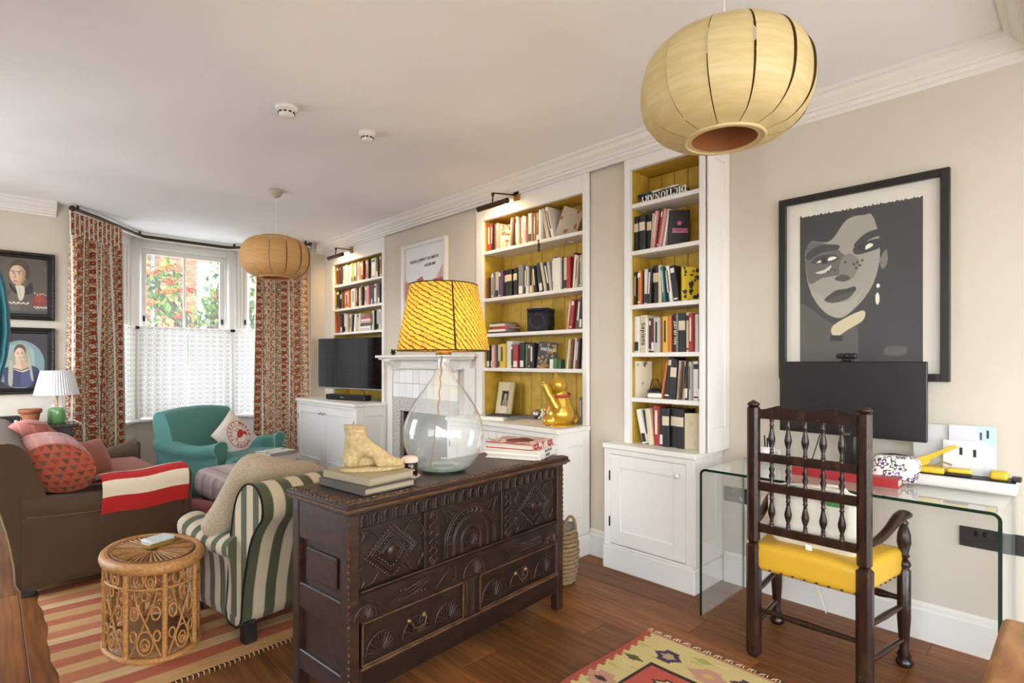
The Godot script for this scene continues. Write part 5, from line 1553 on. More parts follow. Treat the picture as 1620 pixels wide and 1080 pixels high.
	var cloth := func(off: float):
		return func(u, v):
			var f: float = v * (sect.size() - 1)
			var i := mini(int(f), sect.size() - 2)
			var q: Vector2 = sect[i].lerp(sect[i + 1], f - i)
			var x: float = lerpf(0.36, 0.79, u) - 0.02 * (1.0 - v) + 0.02 * sin(v * 3.0)
			var lift: float = 0.018 * (x - 0.5) / 0.3 + 0.01 * sin(x * 19.0) * (0.3 + v * 0.4) + off
			return Vector3(x, q.y + lift * (1.0 if v < 0.72 else 0.7), q.x + off * (1.0 if v > 0.5 else 0.0) + 0.004 * sin(x * 25.0))
	obj("upper_fold", throw_sheet(cloth.call(0.016)), printed("throw_stripe", th, 0.95, {"cull_mode": BaseMaterial3D.CULL_DISABLED}), tw)
	obj("lower_fold", throw_sheet(cloth.call(0.004)), M.throw_stripe, tw)
	obj("front_edge", geo().surf(2, 18, func(u, v): return cloth.call(lerpf(0.004, 0.016, u)).call(1.0, v), Vector2.ONE, false), M.throw_stripe, tw)

func throw_sheet(fn: Callable) -> Geo:
	# stripes lie across the fold: texture u runs down the sheet
	return geo().surf(18, 14, func(u, v): return fn.call(v, u), Vector2(1, 1), false)

func end_disc(rx: float, ry: float, z: float) -> Geo:
	var g := geo()
	var n := 8
	g.surf(n, n, func(u, v):
		var q := Vector2(u * 2.0 - 1.0, v * 2.0 - 1.0)
		var d := Vector2(q.x * sqrt(1.0 - q.y * q.y * 0.5), q.y * sqrt(1.0 - q.x * q.x * 0.5))
		return Vector3(d.x * rx - d.y * ry * 0.25, d.y * ry, z - 0.055 * d.length_squared() + 0.004 * sin(d.x * 9.0)), Vector2.ONE, false)
	return g

func teal_chair() -> void:
	var t := thing("armchair", "teal green upholstered armchair by the bay window", "armchair", P(1.73, 0, 5.05), 0.50)
	var m := fabric("teal_cloth", "5f988e", {"rim": 0.5})
	# local: +z is the front, x across
	obj("base", geo().soft(Vector3(0, 0.21, -0.36), Vector3(0.66, 0.22, 0.68), 0.03), m, t)
	for s in [-1, 1]:
		var pr := smooth_loop([[0.28, 0.10], [0.28, 0.45], [0.275, 0.53], [0.31, 0.57], [0.37, 0.57], [0.415, 0.54], [0.41, 0.49], [0.385, 0.45], [0.38, 0.3], [0.38, 0.10]], 3)
		var pts := pr.map(func(q): return Vector2(q.x * s, q.y))
		var bend := func(p: Vector3) -> Vector3:
			var k: float = clampf((p.z + 0.72) / 0.66, 0.0, 1.0)
			return p + Vector3(0, (0.05 - 0.07 * sin(k * PI * 0.9)) * clampf((p.y - 0.35) / 0.2, 0.0, 1.0), 0)
		obj("arm", geo().sweep(pts, -0.72, -0.07, 9, bend), m, t)
		var pipe := pts.map(func(q): return bend.call(Vector3(q.x, q.y, -0.069)))
		obj("piping", geo().tube(pipe, 0.005, 5, true), mat("teal_piping", "76a89e", 0.85), t)
	var bk := smooth_loop([[-0.70, 0.12], [-0.74, 0.45], [-0.80, 0.70], [-0.79, 0.80], [-0.73, 0.83], [-0.66, 0.80], [-0.60, 0.66], [-0.54, 0.45], [-0.53, 0.2]], 3)
	obj("backrest", geo().xf(Transform3D(Basis(Vector3.BACK, Vector3.UP, Vector3.LEFT), Vector3.ZERO)).sweep(bk, -0.355, 0.355, 8, func(p): return p + Vector3(0, 0.03 * (1.0 - pow(p.z / 0.355, 2.0)) * clampf((p.y - 0.5) / 0.3, 0.0, 1.0), 0)), m, t)
	obj("seat_cushion", geo().soft(Vector3(0, 0.39, -0.24), Vector3(0.56, 0.15, 0.62), 0.06, func(p): return p + Vector3(p.x * 0.32 * clampf((p.z - 0.13) / 0.08, 0.0, 1.0), 0.02 * cos(p.x * 5.0) * cos(p.z * 5.0), 0), 5), m, t)
	for e in [[-0.3, -0.1], [0.3, -0.1], [-0.3, -0.64], [0.3, -0.64]]:
		obj("leg", geo().at(Vector3(e[0], 0, e[1])).lathe([V(0, 0), V(0.018, 0), V(0.03, 0.1), V(0, 0.11)], 10), M.chair_wood, t)
	# printed cotton cushion
	var im := canvas(160, 160, "dcd3c6")
	for i in 40:
		p_line(im, V(i / 40.0, 0), V(i / 40.0, 1), 0.004, "cfc5b6")
	p_oval(im, 0.5, 0.5, 0.36, 0.36, "a8473f")
	p_oval(im, 0.5, 0.5, 0.345, 0.345, "e0d8cb")
	p_oval(im, 0.5, 0.5, 0.24, 0.24, "a8473f")
	p_oval(im, 0.5, 0.5, 0.228, 0.228, "e0d8cb")
	p_curve(im, [V(0.38, 0.5), V(0.46, 0.42), V(0.58, 0.42), V(0.66, 0.5), V(0.6, 0.58), V(0.48, 0.58)], "b5302c")
	p_curve(im, [V(0.6, 0.44), V(0.64, 0.34), V(0.7, 0.36), V(0.68, 0.46)], "b5302c")
	p_line(im, V(0.5, 0.57), V(0.47, 0.68), 0.02, "b5302c")
	p_line(im, V(0.56, 0.57), V(0.57, 0.68), 0.02, "b5302c")
	p_poly(im, [V(0.38, 0.5), V(0.3, 0.44), V(0.32, 0.52)], "b5302c")
	var c := thing("printed_cushion", "off-white cushion printed with a red bird in a ring of lettering", "cushion", P(1.60, 0.60, 5.26), 0.50)
	c.rotation.x = -0.36
	var spin := Transform3D(Basis(Vector3.BACK, PI / 4 - 0.15), Vector3.ZERO)
	obj("cushion_body", pillow(0.36, 0.36, 0.12), printed("bird_print", im, 0.92), c).transform = spin
	var words := "POCKET MAKES BREAD "
	for i in words.length():
		if words[i] != " ":
			var an := PI * 0.92 - i * TAU / words.length()
			lettering(words[i], 0.036, M.red_print, c, spin * Transform3D(Basis(Vector3.BACK, an - PI / 2) * Basis.from_scale(Vector3(1, 1, 3)), Vector3(cos(an) * 0.105, sin(an) * 0.105, 0.058)))

func striped_chair() -> void:
	var t := thing("striped_armchair", "green and cream striped armchair seen from behind, beside the rattan table", "armchair", P(1.145, 0, 2.60), PI + 0.15)
	var im := canvas(128, 4, "bdad92")
	for q in [[0.0, 0.46, "45482f"], [0.46, 0.49, "a89878"], [0.97, 1.0, "a89878"]]:
		p_poly(im, [V(q[0], 0), V(q[1], 0), V(q[1], 1), V(q[0], 1)], q[2])
	var k := 1.0 / 0.105
	var m := printed("awning_stripe", im, 0.92, {"uv1_scale": Vector3(k, 1, 1), "rim_enabled": true, "rim": 0.2})
	# local: +z front, back at z = 0; +x is the side seen from the camera
	var lean := func(p: Vector3) -> Vector3:
		return p
	var bk := smooth_loop([[0.06, 0.09], [0.03, 0.25], [-0.03, 0.46], [-0.085, 0.545], [-0.135, 0.60], [-0.13, 0.68], [-0.07, 0.73], [0.01, 0.725], [0.085, 0.66], [0.125, 0.55], [0.15, 0.42], [0.17, 0.25], [0.18, 0.09]], 3)
	obj("backrest", geo().xf(Transform3D(Basis(Vector3.BACK, Vector3.UP, Vector3.LEFT), Vector3.ZERO)).sweep(bk, -0.325, 0.325, 8, lean), m, t)
	for s in [-1, 1]:
		var edge := bk.map(func(q): return Vector3(s * 0.326, q.y, q.x))
		obj("back_piping", geo().tube(edge, 0.005, 5, true), fabric("moss_piping", ""), t)
		var pr := smooth_loop([[0.235, 0.09], [0.235, 0.3], [0.23, 0.45], [0.255, 0.495], [0.315, 0.50], [0.365, 0.47], [0.365, 0.41], [0.335, 0.375], [0.325, 0.25], [0.32, 0.09]], 3)
		var pts := pr.map(func(q): return Vector2(q.x * s, q.y))
		var dip := func(p: Vector3) -> Vector3:
			return p + Vector3(0, -0.035 * sin(clampf(p.z / 0.62, 0.0, 1.0) * PI) * clampf((p.y - 0.35) / 0.12, 0.0, 1.0), 0)
		obj("arm", geo().sweep(pts, 0.09, 0.62, 10, dip), m, t)
		obj("arm_piping", geo().tube(pts.map(func(q): return Vector3(q.x, q.y, 0.621)), 0.005, 5, true), fabric("moss_piping", ""), t)
	obj("base", geo().soft(Vector3(0, 0.20, 0.36), Vector3(0.50, 0.20, 0.60), 0.02), m, t)
	obj("seat_cushion", geo().soft(Vector3(0, 0.36, 0.39), Vector3(0.46, 0.13, 0.56), 0.05), m, t)
	for e in [[-0.285, 0.06], [0.285, 0.06], [-0.285, 0.6], [0.285, 0.6]]:
		obj("leg", geo().box(Vector3(e[0], 0.05, e[1]), Vector3(0.055, 0.10, 0.055), 0.004), M.black, t)
	# big woolly cushion pushed into the seat
	var c := thing("woolly_cushion", "large cream woolly cushion slumped in the striped armchair", "cushion", P(1.01, 0.585, 2.88), PI + 0.35)
	c.rotation = Vector3(-0.50, PI + 0.30, 0.30)
	var wool := mat("cream_wool", "c3b195", 0.98, {"uv1_triplanar": true, "albedo_texture": M.t_fine, "uv1_scale": Vector3.ONE * 3, "heightmap_enabled": true, "heightmap_texture": M.t_weave, "heightmap_scale": 0.4, "rim_enabled": true, "rim": 0.4})
	obj("cushion_body", geo().soft(Vector3.ZERO, Vector3(0.50, 0.44, 0.17), 0.08, func(p): return Vector3(p.x * (1.0 + 0.12 * p.y) + 0.012 * sin(p.y * 16.0), p.y + 0.06 * p.x * p.x * 4.0 * signf(p.y), p.z * (0.65 + 0.35 * cos(p.x * 4.5)) - 0.05 * cos(p.x * 5.0) * (p.y + 0.1)), 6), wool, c)
	obj("hem", geo().tube([Vector3(-0.25, -0.23, 0), Vector3(-0.238, 0, 0), Vector3(-0.25, 0.23, 0)], 0.004, 5), wool, c)

func small_furniture() -> void:
	rattan_table()
	# dark side table behind the sofa's far end
	var s := thing("side_table", "dark wood side table under the portraits, behind the sofa", "table", P(0.26, 0, 5.86))
	obj("top", geo().bar(Vector3(-0.24, 0.735, -0.20), Vector3(0.27, 0.76, 0.20), 0.006), M.chair_wood, s)
	obj("apron", geo().bar(Vector3(-0.22, 0.64, -0.17), Vector3(0.24, 0.735, 0.17), 0.004), M.oak_dark, s)
	for x in [-0.21, 0.22]:
		for z in [-0.15, 0.15]:
			obj("leg", geo().at(Vector3(x, 0, z)).lathe([V(0, 0), V(0.014, 0), V(0.018, 0.3), V(0.022, 0.64), V(0, 0.645)], 10), M.chair_wood, s)
	obj("shelf", geo().bar(Vector3(-0.25, 0.30, -0.15), Vector3(0.22, 0.32, 0.15), 0.004), M.oak_dark, s)
	var pot := thing("plant_pot", "empty terracotta pot on the dark side table", "pot", P(0.245, 0.76, 5.78))
	var clay := mat("terracotta", "a8653f", 0.85, {"uv1_triplanar": true, "albedo_texture": M.t_soft, "uv1_scale": Vector3.ONE * 4})
	obj("body", geo().lathe([V(0, 0), V(0.048, 0), V(0.064, 0.105), V(0.058, 0.105), V(0.044, 0.01), V(0, 0.01)], 24), clay, pot)
	obj("rim", geo().lathe([V(0.062, 0.098), V(0.072, 0.1), V(0.075, 0.128), V(0.07, 0.132), V(0.062, 0.13), V(0.062, 0.098)], 24), clay, pot)
	var rd := thing("radio", "small black radio beside the terracotta pot", "radio", P(0.11, 0.76, 5.80))
	obj("case", geo().box(Vector3(0, 0.04, 0), Vector3(0.15, 0.08, 0.11), 0.008), M.black, rd)
	for i in 5:
		obj("grille_bar", geo().bar(Vector3(-0.06, 0.016 + i * 0.011, 0.055), Vector3(0.03, 0.022 + i * 0.011, 0.058), 0.001), M.iron, rd)
	obj("dial", geo().at(Vector3(0.052, 0.04, 0.055), Vector3(PI / 2, 0, 0)).lathe([V(0.014, 0), V(0.013, 0.006), V(0, 0.007)], 14), M.chrome, rd)
	# woven basket between the chest and the wide cabinet
	var bk := thing("woven_basket", "seagrass basket with loop handles behind the chest end", "basket", P(2.40, 0, 2.12))
	var grass := mat("seagrass", "b7a27c", 0.9, {"uv1_triplanar": true, "albedo_texture": noise(0.12, "7b6646", "ffffff", 3), "uv1_scale": Vector3.ONE * 4})
	for j in 13:
		var ring := []
		var rr := 0.088 + 0.018 * sin(j * PI / 13.0)
		for k in 28:
			ring.append(Vector3(cos(k * TAU / 28) * (rr + 0.005 * (1 if (k + j) % 2 else -1)), 0.014 + j * 0.0235, sin(k * TAU / 28) * (rr + 0.005 * (1 if (k + j) % 2 else -1))))
		obj("woven_coil", geo().tube(ring, 0.0125, 6, true), grass, bk)
	obj("bottom", geo().lathe([V(0, 0.004), V(0.09, 0.004), V(0.09, 0.012), V(0, 0.012)], 20), grass, bk)
	for sgn in [-1, 1]:
		var hp := []
		for k in 11:
			hp.append(Vector3(cos(k * PI / 10) * 0.05 + 0.0, 0.30 + sin(k * PI / 10) * 0.085, sgn * 0.085))
		obj("handle", geo().tube(hp, 0.009, 6), grass, bk)
	obj("patterned_cloth", geo().soft(Vector3(0, 0.31, 0), Vector3(0.15, 0.05, 0.15), 0.024, func(p): return p + Vector3(0, 0.01 * sin(p.x * 60.0) * cos(p.z * 50.0), 0)), mat("mottled_cloth", "b8b2aa", 0.95, {"uv1_triplanar": true, "albedo_texture": noise(0.09, "3c3a3d", "ffffff", 2), "uv1_scale": Vector3.ONE * 6}), bk)
	# worn table corner close to the camera
	var dt := thing("dining_table", "corner of a worn honey-coloured wooden table nearest the camera", "table", P(1.10, 0, -0.42))
	var worn := mat("worn_wood", "cf9a5e", 0.42, {"uv1_triplanar": true, "albedo_texture": noise(0.035, "8a6a4a", "ffffff", 5, 512, true), "uv1_scale": Vector3(0.35, 1.0, 0.9)})
	obj("top", geo().soft(Vector3(0, 0.735, 0), Vector3(0.80, 0.032, 1.08), 0.014), worn, dt)
	obj("apron", geo().bar(Vector3(-0.34, 0.62, -0.48), Vector3(0.34, 0.718, 0.48), 0.004), M.chair_wood, dt)
	for x in [-0.33, 0.33]:
		for z in [-0.47, 0.47]:
			obj("leg", geo().box(Vector3(x, 0.36, z), Vector3(0.06, 0.72, 0.06), 0.006), M.chair_wood, dt)

func rattan_table() -> void:
	var t := thing("rattan_table", "oval rattan side table with looped cane sides on the orange rug", "table", P(0.543, 0, 2.93), 0.13)
	var cane := mat("cane", "cb9c60", 0.55, {"uv1_triplanar": true, "albedo_texture": noise(0.05, "b9966a", "ffffff", 3), "uv1_scale": Vector3.ONE * 5})
	var dark := mat("cane_dark", "8a5f35", 0.6)
	var ra := 0.172
	var rb := 0.25
	var H := 0.425
	var el := func(an: float, y: float, k := 1.0) -> Vector3:
		return Vector3(cos(an) * ra * k, y, sin(an) * rb * k)
	var hoop := func(y: float, k := 1.0) -> Array:
		var l := []
		for i in 40:
			l.append(el.call(i * TAU / 40, y, k))
		return l
	# wrapped rim and radial cane top
	obj("top_rim", geo().surf(48, 10, func(u, v):
		var c: Vector3 = el.call(u * TAU, H - 0.026, 1.0)
		var o: Vector3 = Vector3(cos(u * TAU) / ra, 0, sin(u * TAU) / rb).normalized()
		return c + o * cos(v * TAU) * 0.022 + Vector3(0, sin(v * TAU) * 0.026, 0)), cane, t)
	var panel := obj("top_panel", geo().lathe([V(0, H - 0.022), V(0.9, H - 0.022), V(0.9, H - 0.012), V(0, H - 0.010)], 40, Vector2.ONE, ra, rb), dark, t)
	for i in 46:
		var an := i * TAU / 46
		obj("top_cane", geo().tube([el.call(an, H - 0.008, 0.12), el.call(an + 0.03, H - 0.006, 0.55), el.call(an, H - 0.008, 0.86)], [0.002, 0.0035, 0.005], 5), cane if i % 4 else dark, panel)
	obj("inner_ring", geo().tube(hoop.call(H - 0.006, 0.87), 0.004, 5, true), dark, panel)
	obj("foot_hoop", geo().tube(hoop.call(0.016), 0.014, 7, true), cane, t)
	obj("shelf_panel", geo().lathe([V(0, 0.022), V(0.96, 0.022), V(0.96, 0.03), V(0, 0.03)], 36, Vector2.ONE, ra, rb), dark, t)
	obj("upper_hoop", geo().tube(hoop.call(0.315), 0.006, 6, true), cane, t)
	var n := 8
	for i in n:
		var a0 := i * TAU / n + 0.2
		var am := a0 + TAU / n * 0.5
		obj("post", geo().tube([el.call(a0, 0.01), el.call(a0, H - 0.03)], 0.0115, 7), cane, t)
		obj("wrap", geo().tube([el.call(a0, 0.305), el.call(a0, 0.325)], 0.014, 7), cane, t)
		var w := TAU / n * 0.5
		# a big loop above, hearts and crossed stems below
		for q in [[am - w * 0.28, 0.352, 0.27, 0.032], [am + w * 0.32, 0.352, 0.25, 0.028], [am, 0.092, 0.42, 0.05], [am - w * 0.55, 0.215, 0.22, 0.028], [am + w * 0.55, 0.215, 0.22, 0.028], [am, 0.29, 0.16, 0.02], [am, 0.085, 0.22, 0.026], [am, 0.078, 0.1, 0.012], [am - w * 0.28, 0.346, 0.13, 0.016], [am - w * 0.6, 0.12, 0.17, 0.022], [am + w * 0.6, 0.12, 0.17, 0.022]]:
			var l := []
			for k in 14:
				l.append(el.call(q[0] + cos(k * TAU / 14) * w * q[2], q[1] + sin(k * TAU / 14) * q[3], 0.995))
			obj("cane_loop", geo().tube(l, 0.0042, 5, true), cane, t)
		for sg in [-1, 1]:
			var l := []
			for k in 12:
				var f := k / 11.0
				l.append(el.call(am + sg * w * lerpf(-0.82, 0.75, f) * (1.0 if f < 0.8 else 1.0 - (f - 0.8) * 1.2), 0.03 + f * 0.28, 0.985))
			obj("cane_stem", geo().tube(l, 0.004, 5), cane, t)
	var b := thing("trinket_box", "little brass-sided box with pale blue lid on the rattan table", "box", P(0.565, H - 0.0025, 2.955), 0.35)
	obj("box", geo().box(Vector3(0, 0.011, 0), Vector3(0.105, 0.022, 0.072), 0.003), mat("tarnished_brass", "9c7f3f", 0.45, {"metallic": 0.5}), b)
	obj("lid", geo().box(Vector3(0.003, 0.030, 0), Vector3(0.11, 0.016, 0.076), 0.003), mat("pale_blue", "cfd9d6", 0.5, {"uv1_triplanar": true, "albedo_texture": M.t_soft, "uv1_scale": Vector3.ONE * 9}), b)

func rugs() -> void:
	# flat-woven striped rug
	var im := canvas(64, 1024, "c98f5c")
	var r := RandomNumberGenerator.new()
	r.seed = 3
	var y := 0.0
	var i := 0
	while y < 1.0:
		var h := r.randf_range(0.026, 0.04)
		p_poly(im, [V(0, y), V(1, y), V(1, y + h), V(0, y + h)], ["a35a38", "b98f5c", "a86540", "bd9a6a", "9c5234", "b28755"][i % 6])
		if i % 5 == 2:
			p_poly(im, [V(0, y), V(1, y), V(1, y + 0.0025), V(0, y + 0.0025)], "8c3a28")
		y += h
		i += 1
	for k in 9000:
		var px := r.randi() % 64
		var py := r.randi() % 1024
		var c := im.get_pixel(px, py)
		var v := r.randf_range(0.88, 1.1)
		for q in 4:
			im.set_pixel((px + q) % 64, py, Color(c.r * v, c.g * v, c.b * v))
	var wool := printed("rug_stripe", im, 0.95, {"heightmap_enabled": true, "heightmap_texture": M.t_weave, "heightmap_scale": 0.1})
	var t := thing("striped_rug", "orange and straw striped flat-woven rug under the seating", "rug", P(1.2, 0, 3.75))
	obj("weave", geo().surf(40, 60, func(u, v):
		var x: float = lerpf(-1.0, 1.0, u)
		var e: float = 0.006 * sin(v * 23.0) + 0.004 * sin(v * 61.0)
		return Vector3(x + e * (1.0 - u), 0.007 + 0.002 * sin(u * 9.0 + v * 14.0), lerpf(-1.25, 1.25, v) + 0.012 * sin(u * 11.0) * v), Vector2(1, 1), false), wool, t)
	obj("backing", geo().bar(Vector3(-0.98, 0.0005, -1.24), Vector3(0.98, 0.004, 1.23)), mat("rug_back", "8a4a30", 0.95), t)
	var knot := geo().tube([Vector3(0, 0.006, 0), Vector3(0.002, 0.006, 0.012), Vector3(-0.003, 0.003, 0.03)], [0.0016, 0.002, 0.001], 4).mesh()
	for k in 100:
		obj("fringe_knot", knot, mat("fringe", "d8cba8", 0.95), t).position = Vector3(-0.98 + k * 0.0198, 0, 1.25 + 0.012 * sin((k * 0.0198 - 0.0) / 2.0 * 11.0))
	# kilim with stepped medallion
	var kil := canvas(220, 300, "c9b679")
	# stepped lozenge: half width w, half height h, flat runs keep a fraction of the width at the ends
	var st := func(cx: float, cy: float, w: float, h: float, c: String, flat := 0.12):
		for s in 14:
			var f := absf(s - 6.5) / 7.0
			var ww: float = w * maxf(flat, 1.08 - f)
			p_poly(kil, [V(cx - ww, cy + h * (s / 7.0 - 1.0)), V(cx + ww, cy + h * (s / 7.0 - 1.0)), V(cx + ww, cy + h * ((s + 1) / 7.0 - 1.0)), V(cx - ww, cy + h * ((s + 1) / 7.0 - 1.0))], c)
	var kr := RandomNumberGenerator.new()
	kr.seed = 21
	for k in 120:
		var q := V(kr.randf_range(0.03, 0.95), kr.randf_range(0.02, 0.97))
		p_poly(kil, [q, q + V(kr.randf_range(0.02, 0.08), 0), q + V(0.06, 0.008), q + V(0, 0.008)], ["b3aa5e", "aaa557", "d3c48c"][k % 3])
	for e in [0.0, 0.5]:
		for q in [[0.18, 0.10], [0.82, 0.10], [0.5, 0.09], [0.09, 0.5], [0.91, 0.5]]:
			var yy: float = q[1] if e == 0.0 else 1.0 - q[1]
			st.call(q[0], yy, 0.062, 0.034, "43304a", 0.5)
			st.call(q[0], yy, 0.032, 0.016, "b59a78", 0.5)
		for q in [[0.086, 0.18, "59552f"], [0.66, 0.06, "59552f"], [0.3, 0.05, "a29d50"], [0.93, 0.2, "59552f"]]:
			st.call(q[0], q[1] if e == 0.0 else 1.0 - q[1], 0.045, 0.014, q[2])
		for q in [[0.365, 0.115], [0.09, 0.337], [0.635, 0.115], [0.91, 0.337]]:
			var yy: float = q[1] if e == 0.0 else 1.0 - q[1]
			st.call(q[0], yy, 0.085, 0.036, "bb8a72", 0.4)
			st.call(q[0], yy, 0.03, 0.011, "c9a560" if q[1] < 0.2 else "3a2a26", 0.4)
	for q in [[0.40, 0.335, "2f201d", 0.86], [0.385, 0.322, "b5503e", 0.86], [0.30, 0.25, "2f201d", 0.7], [0.285, 0.24, "c3b079", 0.7], [0.2, 0.17, "b5503e", 0.5], [0.1, 0.08, "43304a", 0.4]]:
		st.call(0.5, 0.5, q[0], q[1], q[2], q[3])
	for s in [[0.3, 0.24], [0.5, 0.215], [0.7, 0.24], [0.3, 0.76], [0.5, 0.785], [0.7, 0.76]]:
		st.call(s[0], s[1], 0.07, 0.03, "2f201d", 0.5)
		st.call(s[0], s[1], 0.055, 0.023, "b9b583", 0.5)
	for s in 75:
		var f := s / 75.0
		var wv := 0.022 + 0.010 * (s % 3)
		p_poly(kil, [V(0, f), V(wv, f), V(wv, f + 0.0135), V(0, f + 0.0135)], "a94c3a")
		p_poly(kil, [V(1 - wv, f), V(1, f), V(1, f + 0.0135), V(1 - wv, f + 0.0135)], "a94c3a")
	p_poly(kil, [V(0, 0), V(1, 0), V(1, 0.01), V(0, 0.01)], "b07a5c")
	p_poly(kil, [V(0, 0.99), V(1, 0.99), V(1, 1), V(0, 1)], "b07a5c")
	for k in 9000:
		var px := kr.randi() % 220
		var py := kr.randi() % 300
		var c := kil.get_pixel(px, py)
		var v := kr.randf_range(0.9, 1.08)
		kil.set_pixel(px, py, Color(c.r * v, c.g * v, c.b * v))
	var k2 := thing("kilim_rug", "yellow and red kilim rug with stepped medallion beside the chair", "rug", P(1.73, 0, 0.90), 0.0)
	# its fringed ends face the desk and the far side of the room
	obj("weave", geo().surf(30, 30, func(u, v):
		return Vector3(lerpf(0.52, -0.9, v), 0.006 + 0.0015 * sin(u * 20.0) * sin(v * 15.0), lerpf(-0.53, 0.5, u) + 0.006 * sin(v * 13.0)), Vector2.ONE, false), printed("kilim_weave", kil, 0.95, {"heightmap_enabled": true, "heightmap_texture": M.t_weave, "heightmap_scale": 0.1}), k2)
	obj("backing", geo().bar(Vector3(-0.89, 0.0005, -0.52), Vector3(0.51, 0.0035, 0.49)), mat("kilim_back", "9a4a38", 0.95), k2)
	for e in [[0.525, 1.0], [-0.905, -1.0]]:
		for k in 64:
			var o := obj("fringe_knot", knot, M.fringe, k2)
			o.position = Vector3(e[0] - e[1] * 0.006, 0, -0.525 + k * 0.016)
			o.rotation.y = e[1] * PI / 2 + 0.4 * sin(k * 2.1)

func desk() -> void:
	# bent glass desk: one sheet folded into top and two ends
	var t := thing("glass_desk", "bent clear glass desk against the wall under the portrait", "desk")
	var B0 := 2.575
	var B1 := 3.065
	var A0 := 1.337
	var A1 := 0.205
	var gl := mat("desk_glass", "eaf6f022", 0.02, {"transparency": BaseMaterial3D.TRANSPARENCY_ALPHA})
	var edge := mat("glass_edge", "0f2a1e", 0.08)
	var th := 0.012
	var h := 0.735
	var R := 0.03
	var outer := [V(A0, 0.001)]
	var inner := [V(A0 - th, 0.001)]
	for k in 7:
		var an := k * PI / 12
		outer.append(V(A0 - R + cos(an) * R, h - R + sin(an) * R))
		inner.append(V(A0 - R + cos(an) * (R - th), h - R + sin(an) * (R - th)))
	for k in 7:
		var an := PI / 2 + k * PI / 12
		outer.append(V(A1 + R + cos(an) * R, h - R + sin(an) * R))
		inner.append(V(A1 + R + cos(an) * (R - th), h - R + sin(an) * (R - th)))
	outer.append(V(A1, 0.001))
	inner.append(V(A1 + th, 0.001))
	for l in [outer, inner]:
		obj("glass_sheet", geo().surf(1, outer.size() - 1, func(u, v):
			var q: Vector2 = l[roundi(v * (outer.size() - 1))]
			return P(lerpf(B0, B1, u), q.y, q.x), Vector2.ONE, false), gl, t)
	for b in [B0, B1]:
		obj("polished_edge", geo().surf(1, outer.size() - 1, func(u, v):
			var i := roundi(v * (outer.size() - 1))
			var q: Vector2 = (outer[i] as Vector2).lerp(inner[i], u)
			return P(b, q.y, q.x), Vector2.ONE, false), edge, t)
	# monitor, webcam, cables
	var m := thing("monitor", "black flat computer monitor on the glass desk", "monitor", P(2.90, h, 0.775))
	obj("screen", geo().bar(Vector3(0.004, 0.185, -0.302), Vector3(0.03, 0.533, 0.302), 0.003), mat("screen_black", "141211", 0.35), m)
	obj("display_panel", geo().bar(Vector3(0.002, 0.203, -0.296), Vector3(0.005, 0.527, 0.296)), mat("display_dark", "1b1815", 0.42), m)
	obj("back_housing", geo().soft(Vector3(0.045, 0.36, 0), Vector3(0.04, 0.22, 0.34), 0.015), M.black, m)
	obj("neck", geo().bar(Vector3(0.02, 0.02, -0.03), Vector3(0.05, 0.30, 0.03), 0.008), M.black, m)
	obj("foot", geo().at(Vector3(-0.005, 0, 0)).lathe([V(0, 0.0), V(1.0, 0.0), V(0.98, 0.012), V(0.3, 0.022), V(0, 0.03)], 28, Vector2.ONE, 0.085, 0.12), M.black, m)
	lettering("AOC", 0.016, mat("grey_print", "8f8b86", 0.6), m, Transform3D(Basis(Vector3.UP, -PI / 2), Vector3(0.0018, 0.194, 0.0)))
	var wc := thing("webcam", "small black webcam clipped on top of the monitor", "webcam", P(2.905, h + 0.533, 0.775))
	obj("camera_body", geo().soft(Vector3(-0.004, 0.026, 0), Vector3(0.03, 0.026, 0.088), 0.012), M.black, wc)
	obj("clip", geo().bar(Vector3(-0.005, 0.0, -0.025), Vector3(0.03, 0.016, 0.025), 0.004), M.black, wc)
	obj("lens", geo().at(Vector3(-0.018, 0.027, 0), Vector3(0, 0, PI / 2)).lathe([V(0.008, 0), V(0.007, 0.004), V(0, 0.005)], 12), M.black_gloss, wc)
	var rc := [P(2.93, h + 0.005, 0.87), P(2.96, h + 0.02, 0.95), P(3.03, h + 0.16, 0.93), P(2.99, h + 0.22, 0.86), P(2.955, h + 0.26, 0.80)]
	tag(obj("monitor_cable", geo().tube(rc, 0.003, 5), M.black), "thin black cable rising behind the monitor", "cable")
	var cc := []
	for k in 30:
		cc.append(P(2.97 + 0.025 * cos(k * 0.8), h + 0.006 + 0.03 * absf(sin(k * 0.33)), 0.73 - k * 0.0032 + 0.035 * sin(k * 0.8)))
	tag(obj("coiled_cable", geo().tube(cc, 0.003, 5), M.black), "loose coil of black cable beside the monitor foot", "cable")
	var hang := thing("power_cable", "white cable drooping to the floor under the glass desk", "cable")
	obj("wire", geo().tube([P(3.085, 0.50, 1.36), P(3.06, 0.40, 1.28), P(3.05, 0.30, 1.12), P(3.06, 0.20, 1.0), P(3.05, 0.10, 0.94), P(3.03, 0.01, 0.90)], 0.003, 5), M.white, hang)
	# red boxed set under the screen
	flat_book("red slipcased book lying under the monitor on the desk", "R", 0.42, 0.036, 0.10, P(2.80, h + 0.001, 0.755), -PI / 2, "", "", true, mat("bright_red", "a8282a", 0.45))
	# floral pouch
	var pim := canvas(96, 96, "dfd8cc")
	var r := RandomNumberGenerator.new()
	r.seed = 9
	for k in 26:
		var c := V(r.randf(), r.randf())
		p_oval(pim, c.x, c.y, 0.085, 0.085, ["3b2f45", "4c4440", "5a3f74"][k % 3], 0.0, 0.25)
		p_oval(pim, c.x, c.y, 0.06, 0.06, "e2dccf", 0.0, 0.25)
		p_oval(pim, c.x, c.y, 0.03, 0.03, ["5a3f74", "3b2f45"][k % 2])
	var po := thing("floral_pouch", "white pouch with purple flower rings beside the red book", "pouch", P(2.885, h + 0.0005, 0.585), 0.2)
